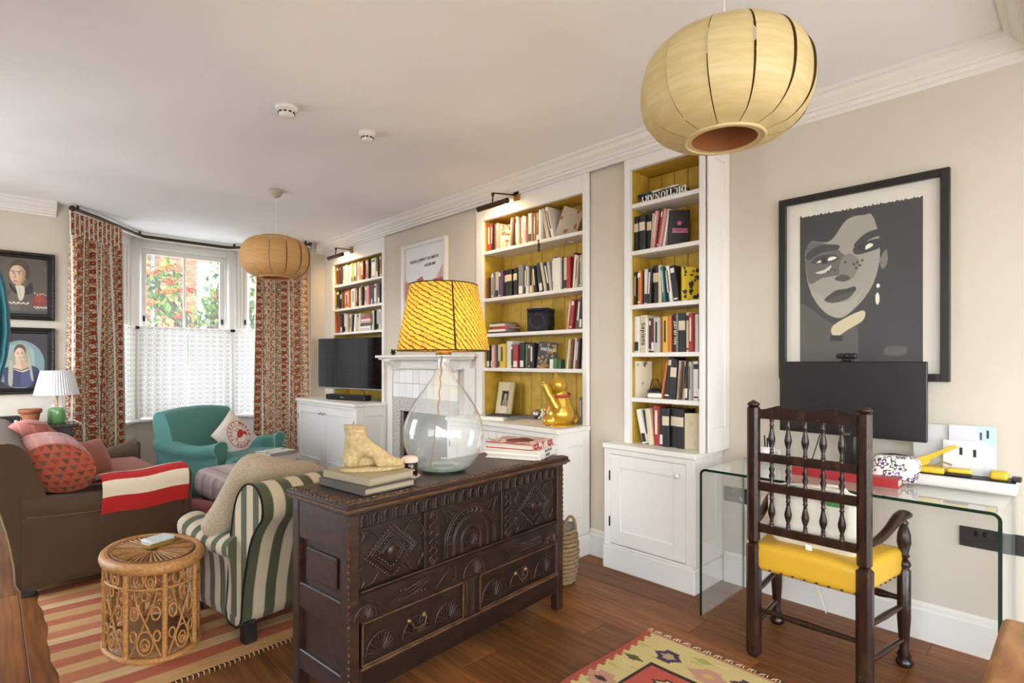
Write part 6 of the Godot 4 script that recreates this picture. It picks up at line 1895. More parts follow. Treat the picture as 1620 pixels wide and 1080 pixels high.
	obj("body", geo().soft(Vector3(0, 0.062, 0), Vector3(0.10, 0.12, 0.18), 0.035, func(p): return p + Vector3(0.004 * sin(p.y * 60.0), 0, 0.006 * sin(p.y * 40.0)), 4, Vector2(4.5, 4.5)), printed("pouch_print", pim, 0.85), po)
	obj("zip", geo().tube([Vector3(0, 0.12, -0.06), Vector3(0.005, 0.126, 0), Vector3(0, 0.12, 0.06)], 0.003, 5), M.iron, po)
	# white tray with things on it
	var ty := thing("desk_tray", "long white desk tray at the end of the glass desk", "tray", P(2.975, h + 0.0005, 0.372), 0.03)
	obj("tray_body", geo().soft(Vector3(0, 0.026, 0), Vector3(0.13, 0.052, 0.365), 0.016), mat("tray_white", "d2cec6", 0.4), ty)
	obj("dark_rim", geo().soft(Vector3(0, 0.0525, 0), Vector3(0.12, 0.004, 0.355), 0.0018), M.black, ty)
	var y := h + 0.0552
	var yel := mat("lemon_plastic", "d9b52f", 0.35)
	var hpn := thing("hole_punch", "yellow hole punch with raised lever on the white tray", "hole punch", P(2.955, y, 0.475), 0.0)
	obj("base", geo().soft(Vector3(0, 0.013, 0), Vector3(0.075, 0.026, 0.12), 0.008), yel, hpn)
	obj("lever", geo().at(Vector3(-0.02, 0, 0), Vector3(0, PI / 2, 0)).slab(outline([[0.05, 0.03], [0.045, 0.055], [0.0, 0.075], [-0.085, 0.125], [-0.10, 0.118], [-0.01, 0.058], [0.0, 0.035], [0.03, 0.02]]), 0.04), yel, hpn)
	obj("spring_arm", geo().tube([Vector3(0, 0.028, 0.02), Vector3(0, 0.05, 0.045), Vector3(0, 0.04, 0.08)], 0.004, 6), M.chrome, hpn)
	var sp := thing("stapler", "small yellow stapler on the white tray beside the hole punch", "stapler", P(2.935, y, 0.372), 0.1)
	obj("base", geo().soft(Vector3(0, 0.006, 0), Vector3(0.035, 0.012, 0.085), 0.005), M.black, sp)
	obj("jaw", geo().soft(Vector3(0, 0.022, 0.004), Vector3(0.032, 0.02, 0.08), 0.008), yel, sp)
	var ms := thing("tape_dispenser", "yellow and black tape dispenser at the tray end", "tape dispenser", P(2.955, y, 0.245), 0.0)
	obj("shell", geo().soft(Vector3(0, 0.018, 0.0), Vector3(0.05, 0.036, 0.085), 0.016), yel, ms).scale.z = 0.7
	obj("cutter", geo().soft(Vector3(0, 0.01, 0.052), Vector3(0.045, 0.018, 0.03), 0.005), M.black, ms)
	var lt := [["white letter standing behind the tray, plain", 0.0, "d6d4d0", 0.14, 0.20, 0.470], ["white letter with pale blue corner standing on the tray", 1.0, "d3d3d6", 0.155, 0.205, 0.335], ["white envelope with black address bars leaning on the tray", 2.0, "d9d7d4", 0.13, 0.14, 0.365]]
	for k in 3:
		var q: Array = lt[k]
		var pi := canvas(64, 80, q[2])
		if k == 1:
			p_oval(pi, 1.0, 0.05, 0.42, 0.36, "bcd3d2")
			p_poly(pi, [V(0.80, 0.08), V(0.84, 0.08), V(0.84, 0.24), V(0.80, 0.24)], "2a2a2c")
			p_poly(pi, [V(0.66, 0.12), V(0.70, 0.12), V(0.70, 0.28), V(0.66, 0.28)], "4a5054")
		if k == 2:
			p_poly(pi, [V(0.42, 0.2), V(0.5, 0.2), V(0.5, 0.42), V(0.42, 0.42)], "222224")
			p_poly(pi, [V(0.76, 0.24), V(0.84, 0.24), V(0.84, 0.46), V(0.76, 0.46)], "222224")
		var e := thing("paper_letter", q[0], "letter", P(3.01 - 0.012 * k, y + 0.001, q[5]), 0.0, "letters on the desk tray")
		e.rotation = Vector3(0.0, 0.04 * k, -0.08)
		obj("sheet", geo().bar(Vector3(0.001, 0, -q[3] * 0.5), Vector3(0.0025, q[4], q[3] * 0.5)), mat("letter_paper", "d4d2ce", 0.8), e)
		obj("printed_face", poster_face(-q[3] * 0.5, q[3] * 0.5, 0, q[4], 0.0), printed("letter_%d" % k, pi, 0.8), e)
	var pm := thing("pen_mug", "white mug of black pens at the far end of the desk", "mug", P(2.98, h + 0.0005, 1.165))
	obj("mug", geo().lathe([V(0, 0), V(0.03, 0.0), V(0.038, 0.03), V(0.036, 0.085), V(0.032, 0.085), V(0.03, 0.012), V(0, 0.01)], 20), mat("glazed_white", "eae7e2", 0.2), pm)
	obj("handle", geo().tube([Vector3(0, 0.07, 0.036), Vector3(0, 0.068, 0.06), Vector3(0, 0.03, 0.058), Vector3(0, 0.022, 0.036)], 0.005, 6), M.glazed_white, pm)
	for k in 3:
		obj("pen", geo().tube([Vector3(0.004 * k - 0.004, 0.014, 0.008 * k - 0.008), Vector3(0.012 - 0.014 * k, 0.14 - 0.01 * k, 0.02 * k - 0.022)], 0.004, 6), M.ink, pm)
	# black double sockets on the wall
	var sl := ["black double wall socket below the far end of the desk", "black double wall socket seen through the glass desk", "black wall socket past the end of the desk"]
	for k in 3:
		var a: float = [1.385, 0.315, 0.14][k]
		var so := thing("wall_socket", sl[k], "socket", P(WALL, 0.505, a), 0.0, "black wall sockets")
		obj("plate", geo().bar(Vector3(-0.009, -0.043, -0.073), Vector3(-0.0005, 0.043, 0.073), 0.003), mat("socket_black", "2b2724", 0.35), so)
		for s in [-1, 1]:
			obj("rocker", geo().bar(Vector3(-0.013, 0.008, s * 0.016 - 0.008), Vector3(-0.008, 0.032, s * 0.016 + 0.008), 0.002), M.black_gloss, so)
			for q in [[0.012, 0.0], [-0.008, 0.011], [-0.008, -0.011]]:
				obj("pin_hole", geo().bar(Vector3(-0.0098, q[0] - 0.012, s * 0.048 + q[1] - 0.003), Vector3(-0.0085, q[0] - 0.004, s * 0.048 + q[1] + 0.003)), M.ink, so)
	portrait_large()

func portrait_large() -> void:
	# large framed brush portrait in greys
	var p := thing("framed_portrait", "large black framed grey brush portrait of a face with an earring", "picture", P(WALL, 0, 0.78))
	var im := canvas(280, 360, "2c2927")
	p_curve(im, [V(-0.05, 0.6), V(0.3, 0.75), V(0.5, 0.78), V(0.45, 1.05), V(-0.05, 1.05)], "4d4942")
	p_poly(im, [V(0, 0), V(1, 0), V(1, 0.42), V(0, 0.42)], "211e1d")
	p_curve(im, [V(0.64, 0.08), V(1.05, -0.02), V(1.05, 1.05), V(0.55, 1.05), V(0.55, 0.6), V(0.7, 0.4)], "292624")
	# face, cheek shade, neck
	p_curve(im, [V(0.05, 0.22), V(0.1, 0.18), V(0.27, 0.2), V(0.42, 0.07), V(0.6, 0.06), V(0.67, 0.2), V(0.68, 0.36), V(0.62, 0.52), V(0.5, 0.64), V(0.36, 0.71), V(0.23, 0.66), V(0.12, 0.56), V(0.06, 0.42)], "9d978a")
	p_curve(im, [V(0.05, 0.23), V(0.12, 0.19), V(0.3, 0.24), V(0.42, 0.34), V(0.38, 0.42), V(0.2, 0.44), V(0.08, 0.46)], "5f5a53")
	p_curve(im, [V(0.36, 0.34), V(0.44, 0.3), V(0.52, 0.36), V(0.46, 0.46), V(0.36, 0.46)], "7d776d")
	p_curve(im, [V(0.1, 0.52), V(0.3, 0.6), V(0.45, 0.6), V(0.56, 0.52), V(0.46, 0.66), V(0.34, 0.71), V(0.2, 0.65)], "a8a294")
	p_curve(im, [V(0.06, 0.27), V(0.18, 0.22), V(0.34, 0.235), V(0.33, 0.265), V(0.2, 0.27), V(0.08, 0.31)], "2b2926")
	p_curve(im, [V(0.48, 0.24), V(0.58, 0.18), V(0.71, 0.17), V(0.73, 0.2), V(0.6, 0.225), V(0.5, 0.27)], "2b2926")
	p_curve(im, [V(0.1, 0.33), V(0.18, 0.29), V(0.33, 0.3), V(0.33, 0.335), V(0.2, 0.345)], "363330")
	p_curve(im, [V(0.47, 0.27), V(0.58, 0.235), V(0.72, 0.23), V(0.7, 0.28), V(0.58, 0.305), V(0.49, 0.31)], "262321")
	p_curve(im, [V(0.24, 0.325), V(0.28, 0.305), V(0.33, 0.315), V(0.28, 0.33)], "f0ebdd")
	p_curve(im, [V(0.15, 0.335), V(0.18, 0.32), V(0.2, 0.335)], "e6e1d3")
	p_curve(im, [V(0.55, 0.275), V(0.6, 0.25), V(0.63, 0.265), V(0.58, 0.285)], "f0ebdd")
	p_oval(im, 0.22, 0.325, 0.03, 0.022, "161413")
	p_oval(im, 0.535, 0.27, 0.03, 0.022, "161413")
	p_curve(im, [V(0.14, 0.4), V(0.22, 0.385), V(0.28, 0.36), V(0.27, 0.39), V(0.2, 0.41)], "cfcabb")
	for q in [[0.25, 0.4], [0.28, 0.385], [0.31, 0.395], [0.47, 0.37], [0.5, 0.36], [0.52, 0.38], [0.49, 0.395], [0.54, 0.35], [0.4, 0.35]]:
		p_oval(im, q[0], q[1], 0.01, 0.007, "1e1c1b")
	p_curve(im, [V(0.31, 0.455), V(0.36, 0.43), V(0.42, 0.44), V(0.44, 0.46), V(0.38, 0.475)], "413d39")
	p_curve(im, [V(0.22, 0.585), V(0.32, 0.53), V(0.4, 0.525), V(0.48, 0.515), V(0.48, 0.545), V(0.38, 0.56), V(0.28, 0.59)], "2d2927")
	p_curve(im, [V(0.23, 0.59), V(0.32, 0.57), V(0.47, 0.545), V(0.42, 0.59), V(0.3, 0.61)], "44403b")
	p_curve(im, [V(0.68, 0.36), V(0.73, 0.3), V(0.74, 0.38), V(0.7, 0.42)], "757066")
	p_curve(im, [V(0.0, 0.0), V(0.55, -0.02), V(0.6, 0.06), V(0.42, 0.075), V(0.27, 0.2), V(0.1, 0.185), V(0.05, 0.24), V(-0.02, 0.3)], "1b1918")
	p_curve(im, [V(0.28, 0.8), V(0.32, 0.745), V(0.54, 0.67), V(0.55, 0.73), V(0.42, 0.79), V(0.33, 0.83)], "cfc39d")
	p_poly(im, [V(0.27, 0.82), V(0.38, 0.825), V(0.38, 0.86), V(0.27, 0.86)], "141212")
	p_curve(im, [V(0.74, 0.9), V(0.88, 0.905), V(0.86, 0.955), V(0.72, 0.95)], "4f4d46")
	for q in [[0.665, 0.52, 0.014], [0.66, 0.6, 0.017]]:
		p_oval(im, q[0], q[1], q[2], q[2] * (1.0 if q[1] < 0.55 else 2.2), "efe9d8")
	# torn upper edge of the print
	for k in 60:
		p_poly(im, [V(k / 60.0, 0), V((k + 1) / 60.0, 0), V((k + 1) / 60.0, 0.006 + 0.012 * absf(sin(k * 1.7))), V(k / 60.0, 0.006 + 0.012 * absf(sin(k * 2.3)))], "e3ded0")
	var z0 := -0.362
	var z1 := 0.362
	var h0 := 1.178
	var h1 := 2.128
	obj("mount", poster_face(z0 + 0.03, z1 - 0.03, h0 + 0.03, h1 - 0.03, -0.008), mat("mount_board", "ddd7ca", 0.85), p)
	obj("print", poster_face(z0 + 0.10, z1 - 0.10, h0 + 0.085, h1 - 0.095, -0.0105), printed("brush_portrait", im, 0.75), p)
	for q in [[z0, h0, z0 + 0.034, h1], [z1 - 0.034, h0, z1, h1], [z0 + 0.034, h0, z1 - 0.034, h0 + 0.034], [z0 + 0.034, h1 - 0.034, z1 - 0.034, h1]]:
		obj("frame_bar", geo().bar(Vector3(-0.034, q[1], q[0]), Vector3(-0.001, q[3], q[2]), 0.002), mat("frame_black", "1b1714", 0.4), p)
	obj("glazing", poster_face(z0 + 0.034, z1 - 0.034, h0 + 0.034, h1 - 0.034, -0.02), M.picture_glass, p)

func chair() -> void:
	# local: x across (right hand of the sitter is -z), built in room axes: the sitter looks towards the wall, +x
	var t := thing("spindle_chair", "dark wooden spindle-back armchair with yellow leather seat at the desk", "chair", P(2.585, 0, 0.785), -0.01)
	var w: Material = M.chair_wood
	var xb := -0.19
	var xf := 0.18
	var zs := 0.208
	var zf := 0.256
	var oct := func(x: float, z: float, y0: float, y1: float, r0: float, r1: float, x1: float) -> Geo:
		return geo().tube([Vector3(x, y0, z), Vector3(lerpf(x, x1, 0.5), lerpf(y0, y1, 0.5), z), Vector3(x1, y1, z)], [r0, (r0 + r1) * 0.5, r1], 8)
	for s in [-1, 1]:
		var z: float = s * zs
		obj("rear_leg", geo().box(Vector3(xb, 0.245, z), Vector3(0.055, 0.49, 0.055), 0.013), w, t)
		var post := obj("back_post", geo().box(Vector3(xb - 0.004, 0.785, z), Vector3(0.047, 0.59, 0.047), 0.011), w, t)
		obj("post_cap", geo().at(Vector3(xb - 0.004, 1.078, z)).lathe([V(0.022, 0), V(0.028, 0.004), V(0.025, 0.012), V(0, 0.026)], 8), w, post)
		# turned front leg with pad foot
		var fl := obj("front_leg", geo().at(Vector3(xf, 0, s * zf)).lathe([V(0, 0.0), V(0.022, 0.0), V(0.03, 0.012), V(0.03, 0.024), V(0.02, 0.036), V(0.026, 0.046), V(0.016, 0.07), V(0.02, 0.13), V(0.025, 0.2), V(0.025, 0.40), V(0.018, 0.41), V(0.026, 0.425), V(0.02, 0.44), V(0, 0.445)], 16), w, t)
		obj("pad_foot", geo().at(Vector3(xf + 0.012, 0.0, s * zf)).lathe([V(0, 0.0), V(0.026, 0.0), V(0.032, 0.014), V(0.022, 0.034), V(0, 0.042)], 14), w, fl)
		obj("arm_support", geo().at(Vector3(xf, 0.44, s * zf)).lathe([V(0, 0), V(0.017, 0), V(0.013, 0.012), V(0.022, 0.02), V(0.016, 0.032), V(0.026, 0.075), V(0.024, 0.11), V(0.013, 0.15), V(0.018, 0.158), V(0.011, 0.166), V(0, 0.19)], 14), w, t)
		obj("arm_rest", geo().surf(12, 14, func(u, v):
			var x: float = lerpf(xb, xf + 0.075, v)
			var y: float = 0.575 + 0.055 * smoothstep(0.15, 0.75, v) - 0.012 * smoothstep(0.85, 1.0, v)
			var rr: float = lerpf(0.017, 0.026, smoothstep(0.4, 0.9, v)) * (1.0 if v < 0.99 and v > 0.01 else 0.05) * (0.8 if v > 0.92 and v < 0.99 else 1.0)
			return Vector3(x, y + sin(u * TAU) * rr * 0.72, s * lerpf(zs, zf, v) + s * 0.012 * sin(v * PI) + cos(u * TAU) * rr * 1.15)), w, t)
		# side stretchers
		for e in [[0.255, 0.013], [0.115, 0.012]]:
			obj("side_stretcher", geo().tube([Vector3(xb, e[0] + 0.01, z), Vector3(0, e[0] + 0.005, s * (zs + zf) * 0.5), Vector3(xf, e[0], s * zf)], [e[1] * 0.75, e[1], e[1] * 0.75], 8), w, t)
	obj("front_stretcher", geo().tube(range(13).map(func(k): return Vector3(xf, 0.28, -zf + k * zf / 6.0)), [0.011, 0.012, 0.018, 0.014, 0.012, 0.019, 0.012, 0.019, 0.012, 0.014, 0.018, 0.012, 0.011], 8), w, t)
	obj("rear_stretcher", geo().tube([Vector3(xb, 0.205, -zs), Vector3(xb, 0.205, 0), Vector3(xb, 0.205, zs)], [0.009, 0.014, 0.009], 8), w, t)
	obj("front_rail", geo().bar(Vector3(xf - 0.03, 0.385, -zf + 0.02), Vector3(xf - 0.005, 0.43, zf - 0.02), 0.006), w, t)
	obj("rear_rail", geo().bar(Vector3(xb + 0.0, 0.385, -zs), Vector3(xb + 0.02, 0.42, zs), 0.006), w, t)
	# back rails: shaped crest, then three flat ones
	var crest := [V(-zs, 1.025), V(-zs, 1.062), V(-0.16, 1.066), V(-0.105, 1.083), V(-0.06, 1.072), V(0, 1.066), V(0.06, 1.072), V(0.105, 1.083), V(0.16, 1.066), V(zs, 1.062), V(zs, 1.025)]
	obj("crest_rail", geo().at(Vector3(xb - 0.014, 0, 0), Vector3(0, PI / 2, 0)).slab(crest.map(func(q): return V(-q.x, q.y)), 0.02), w, t)
	for e in [[0.842, 0.878], [0.718, 0.755], [0.54, 0.576]]:
		obj("back_rail", geo().bar(Vector3(xb - 0.014, e[0], -zs), Vector3(xb + 0.006, e[1], zs), 0.004), w, t)
	for e in [[0.878, 1.03], [0.755, 0.842], [0.576, 0.718]]:
		var hh: float = e[1] - e[0]
		var pr := [V(0.009, -0.006), V(0.009, 0.01), V(0.006, 0.012), V(0.009, 0.018), V(0.006, 0.024), V(0.014, hh * 0.36), V(0.0145, hh * 0.44), V(0.008, hh * 0.66), V(0.0065, hh * 0.76), V(0.0105, hh * 0.80), V(0.0065, hh * 0.84), V(0.009, hh * 0.92), V(0.008, hh + 0.006)]
		if hh < 0.1:
			pr = [V(0.008, -0.006), V(0.008, 0.006), V(0.006, 0.01), V(0.012, hh * 0.36), V(0.007, hh * 0.52), V(0.012, hh * 0.68), V(0.006, hh * 0.86), V(0.009, hh + 0.006)]
		var sm := geo().lathe(pr, 12).mesh()
		for k in 5:
			obj("spindle", sm, w, t).position = Vector3(xb - 0.004, e[0], -0.132 + k * 0.066)
	# stuffed leather seat with nails
	var leather := mat("yellow_leather", "d2a42b", 0.42, {"uv1_triplanar": true, "uv1_scale": Vector3.ONE * 2.0, "heightmap_enabled": true, "heightmap_texture": M.t_fine, "heightmap_scale": 0.05})
	obj("seat", geo().soft(Vector3(-0.002, 0.432, 0), Vector3(0.40, 0.115, 0.46), 0.028, func(p): return p + Vector3(p.x * 0.02, 0.018 * cos(p.x * 6.0) * cos(p.z * 6.0) * (1.0 if p.y > 0.0 else 0.0), p.z * 0.12 * clampf(p.x * 5.0, -1.0, 1.0)), 5), leather, t)
	var nail := geo().lathe([V(0, -0.005), V(0.0045, -0.003), V(0.0045, 0.003), V(0, 0.005)], 8).mesh()
	for k in 9:
		obj("nail", nail, M.bronze, t).position = Vector3(-0.205, 0.388, -0.18 + k * 0.045)
		for s in [-1, 1]:
			if k < 8:
				obj("nail", nail, M.bronze, t).position = Vector3(-0.16 + k * 0.043, 0.386, s * (0.203 + k * 0.0062))
	# canvas shopping bag slumped on the seat
	var b := thing("canvas_bag", "cream canvas shopper slumped on the yellow chair seat", "bag", P(2.52, 0.493, 0.785), -0.02)
	var cv := mat("canvas_cream", "efe7d3", 0.95)
	obj("bag_body", geo().soft(Vector3(0.0, 0.115, 0), Vector3(0.15, 0.24, 0.37), 0.06, func(p):
		var k: float = clampf((p.y + 0.12) / 0.24, 0.0, 1.0)
		return Vector3(p.x * (1.15 - 0.55 * k) + 0.006 * sin(p.z * 34.0) * k, p.y + 0.02 * cos(p.z * 9.0) * k - 0.01 * cos(p.z * 8.0) * (1.0 - k), p.z * (1.0 + 0.06 * k)), 6), cv, b)
	obj("hem", geo().tube([Vector3(-0.03, 0.235, -0.17), Vector3(-0.04, 0.252, -0.06), Vector3(-0.042, 0.252, 0.06), Vector3(-0.03, 0.235, 0.17)], 0.004, 5), cv, b)
	for e in [[-0.09, 0.235], [0.085, 0.205]]:
		obj("green_label", geo().box(Vector3(-0.055, e[1], e[0]), Vector3(0.012, 0.03, 0.06), 0.004), mat("leaf_green", "4f9a55", 0.6), b)
	obj("care_tag", geo().bar(Vector3(-0.098, -0.002, -0.01), Vector3(-0.095, 0.03, 0.015)), M.white_print, b)
	obj("carry_loop", geo().tube([Vector3(0.02, 0.23, 0.12), Vector3(0.0, 0.262, 0.10), Vector3(0.0, 0.262, 0.02), Vector3(0.02, 0.23, -0.01)], 0.006, 6), cv, b)

func omni(called: String, where: Vector3, c: String, e: float, size: float) -> void:
	var l := OmniLight3D.new()
	l.name = called
	add_child(l)
	l.position = where
	l.light_color = Color(c)
	l.light_energy = e
	l.light_size = size
	l.omni_range = 12.0
	l.omni_attenuation = 2.0
	l.shadow_enabled = true

func pendant(label: String, where: Vector3, ply: Material, turn: float) -> void:
	# a drum of bent veneer strips; the strips overlap like a peeled orange
	var t := thing("pendant_lamp", label, "pendant lamp", where, turn, "bent veneer pendant lamps")
	var R := 0.255
	var rt := 0.115
	var hh := 0.158
	var pt := func(an: float, v: float, off: float) -> Vector3:
		var th: float = lerpf(-1.0, 1.0, v)
		var k: float = pow(maxf(0.0, 1.0 - pow(absf(th), 2.4)), 0.5)
		var r: float = rt + (R - rt) * k + off
		return Vector3(cos(an) * r, th * hh, sin(an) * r)
	var n := 13
	for i in n:
		var a0 := i * TAU / n
		var w := TAU / n * 0.968
		obj("veneer_strip", geo().surf(6, 20, func(u, v):
			var tw: float = 0.16 * sin(v * PI)
			return pt.call(a0 + (u - 0.5) * w + tw * 0.2, v, 0.007 * u * sin(v * PI)), Vector2(1.0, 3.0), false), ply, t)
	for s in [-1, 1]:
		var l := []
		for k in 40:
			l.append(Vector3(cos(k * TAU / 40) * (rt + 0.004), s * hh, sin(k * TAU / 40) * (rt + 0.004)))
		obj("end_ring", geo().tube(l, 0.006, 6, true), ply, t)
		obj("ring_lip", geo().surf(40, 1, func(u, v): return Vector3(cos(u * TAU) * lerpf(rt - 0.016, rt + 0.008, v), s * (hh + 0.001), sin(u * TAU) * lerpf(rt - 0.016, rt + 0.008, v)), Vector2.ONE, false), ply, t)
	# inner drum that shows through the lower mouth
	obj("inner_drum", geo().surf(30, 6, func(u, v): return Vector3(cos(u * TAU) * lerpf(rt - 0.014, rt - 0.03, v), lerpf(-hh, hh * 0.55, v), sin(u * TAU) * lerpf(rt - 0.014, rt - 0.03, v)), Vector2.ONE, false), mat("veneer_inside", "9a5a2c", 0.6, {"cull_mode": BaseMaterial3D.CULL_DISABLED}), t)
	obj("inner_cap", geo().at(Vector3(0, hh * 0.55, 0)).lathe([V(0, 0), V(rt - 0.03, 0), V(rt - 0.03, 0.004), V(0, 0.004)], 24), M.veneer_inside, t)
	obj("cord", geo().tube([Vector3(0, hh * 0.6, 0), Vector3(0, CEIL - where.y - 0.04, 0)], 0.003, 6), M.white, t)
	obj("cord_grip", geo().at(Vector3(0, hh, 0)).lathe([V(0, -0.01), V(0.014, -0.01), V(0.012, 0.012), V(0, 0.016)], 12), M.bronze, t)
	obj("ceiling_rose", geo().at(Vector3(0, CEIL - where.y - 0.062, 0)).lathe([V(0, 0), V(0.014, 0.002), V(0.04, 0.022), V(0.053, 0.05), V(0.054, 0.061), V(0, 0.0615)], 24), mat("rose_grey", "b3a898", 0.6), t)

func picture_light(label: String, a: float, h: float, key: String) -> void:
	var t := thing("picture_light", label, "lamp", P(FACE - 0.02, h, a), 0.0, "bronze picture lights")
	obj("back_plate", geo().bar(Vector3(-0.012, -0.03, 0.10), Vector3(-0.0005, 0.045, 0.165), 0.004), M.brass, t)
	obj("arm", geo().tube([Vector3(-0.012, 0.01, 0.135), Vector3(-0.05, 0.02, 0.08), Vector3(-0.11, 0.035, 0.0), Vector3(-0.115, 0.02, -0.01)], 0.006, 8), M.bronze, t)
	obj("knuckle", geo().at(Vector3(-0.115, 0.028, -0.01)).lathe([V(0, -0.018), V(0.012, -0.01), V(0.013, 0.008), V(0, 0.016)], 12), M.bronze, t)
	obj("stem", geo().tube([Vector3(-0.115, 0.02, -0.01), Vector3(-0.118, -0.04, -0.012)], 0.006, 8), M.bronze, t)
	# tube shade, open underneath
	obj("shade", geo().surf(16, 1, func(u, v):
		var an: float = lerpf(-0.95, PI + 0.95, u) + 0.75
		return Vector3(-0.12 + cos(an) * 0.02, -0.055 + sin(an) * 0.02, lerpf(-0.17, 0.15, v)), Vector2.ONE, false), mat("bronze_shade", "4a3626", 0.4, {"metallic": 0.7, "cull_mode": BaseMaterial3D.CULL_DISABLED}), t)
	for z in [-0.17, 0.15]:
		obj("end_cap", geo().at(Vector3(-0.12, -0.055, z), Vector3(PI / 2, 0, 0)).lathe([V(0, -0.004), V(0.021, -0.004), V(0.021, 0.004), V(0, 0.004)], 16), M.bronze, t)
	var lamp := mat("warm_tube_light", "fff0d0", 0.5, {"emission_enabled": true, "emission": Color("ffe0a8"), "emission_energy_multiplier": 3.0})
	obj("tube_bulb", geo().tube([Vector3(-0.118, -0.058, -0.15), Vector3(-0.118, -0.058, 0.13)], 0.007, 8), lamp, t)
	var al := AreaLight3D.new()
	al.name = "picture_light_glow_" + key
	add_child(al)
	al.position = P(FACE - 0.02, h, a) + Vector3(-0.117, -0.072, -0.01)
	al.rotation = Vector3(-PI / 2 + 0.0, 0, 0)
	al.rotation = Basis.looking_at(Vector3(0.55, -0.83, 0), Vector3(0, 0, 1)).get_euler()
	al.area_size = Vector2(0.26, 0.02)
	al.light_color = Color("ffd9a0")
	al.light_energy = 0.55
	al.shadow_enabled = true

func lamps() -> void:
	var ply := mat("birch_veneer", "d9c590", 0.5, {"cull_mode": BaseMaterial3D.CULL_DISABLED, "albedo_texture": noise(0.02, "efe6d6", "ffffff", 5, 256, true), "uv1_scale": Vector3(0.14, 1.1, 1), "backlight_enabled": true, "backlight": Color(0.25, 0.2, 0.12)})
	var ply2 := mat("tan_veneer", "d3a76c", 0.55, {"cull_mode": BaseMaterial3D.CULL_DISABLED, "albedo_texture": ply.albedo_texture, "uv1_scale": Vector3(0.14, 1.1, 1), "backlight_enabled": true, "backlight": Color(0.25, 0.17, 0.08)})
	pendant("pale birch veneer pendant lamp hanging over the desk side", P(1.70, 2.135, 0.80), ply, 0.3)
	pendant("tan veneer pendant lamp hanging before the bay window", P(1.656, 2.09, 4.45), ply2, 0.1)
	# smoke detectors
	var dl := ["larger white smoke detector on the ceiling", "smaller white smoke detector on the ceiling"]
	for k in 2:
		var s := 1.0 if k == 0 else 0.86
		var d := thing("smoke_detector", dl[k], "smoke detector", P([1.154, 1.631][k], CEIL, 2.95), 0.4, "ceiling smoke detectors")
		obj("base", geo().lathe([V(0, 0), V(0.058 * s, 0), V(0.058 * s, -0.016), V(0.05 * s, -0.024), V(0, -0.024)], 28), M.white, d)
		obj("chamber", geo().lathe([V(0.042 * s, -0.022), V(0.038 * s, -0.046), V(0.024 * s, -0.054), V(0, -0.055)], 24), M.white, d)
		for j in 10:
			var an := j * TAU / 10
			obj("slot", geo().xf(Transform3D(Basis(Vector3.UP, -an), Vector3(cos(an) * 0.0405 * s, -0.034, sin(an) * 0.0405 * s))).box(Vector3.ZERO, Vector3(0.004, 0.008, 0.016 * s)), M.ink, d)
	picture_light("bronze picture light above the wide bookcase", 3.06, 2.49, "wide")
	picture_light("bronze picture light above the far bookcase", 5.62, 2.46, "far")
	demijohn_lamp()
	# small table lamp with a pleated shade
	var t := thing("table_lamp", "green glass table lamp with white pleated shade on the side table", "table lamp", P(0.415, 0.76, 5.88))
	obj("glass_body", geo().lathe([V(0, 0), V(0.055, 0), V(0.06, 0.006), V(0.06, 0.10), V(0.056, 0.118), V(0.04, 0.126), V(0, 0.128)], 8), mat("green_glass", "6c9f60", 0.12, {"clearcoat_enabled": true, "clearcoat": 0.8}), t)
	obj("clear_shoulder", geo().lathe([V(0.054, 0.12), V(0.058, 0.14), V(0.05, 0.165), V(0.02, 0.18), V(0.018, 0.20)], 20), M.glass, t)
	obj("stem", geo().lathe([V(0, 0.12), V(0.012, 0.12), V(0.008, 0.15), V(0.009, 0.25), V(0, 0.26)], 12), M.brass, t)
	var pleats := func(u, v):
		var an: float = u * TAU
		var r: float = lerpf(0.148, 0.102, v) + 0.0035 * sin(an * 48.0)
		return Vector3(cos(an) * r, lerpf(0.232, 0.432, v), sin(an) * r)
	obj("shade", geo().surf(192, 4, pleats, Vector2.ONE, false), mat("pleated_silk", "e6e4e4", 0.9, {"cull_mode": BaseMaterial3D.CULL_DISABLED, "backlight_enabled": true, "backlight": Color(0.5, 0.5, 0.5)}), t)
	obj("shade_fitter", geo().tube([Vector3(-0.1, 0.415, 0), Vector3(0, 0.40, 0), Vector3(0.1, 0.415, 0)], 0.003, 5), M.brass, t)
	obj("flex", geo().tube([Vector3(0.05, 0.012, 0.03), Vector3(0.11, 0.02, 0.06), Vector3(0.165, -0.02, 0.08), Vector3(0.17, -0.25, 0.08), Vector3(0.16, -0.7, 0.06)], 0.003, 5), M.white, t)
	portraits()
	television()

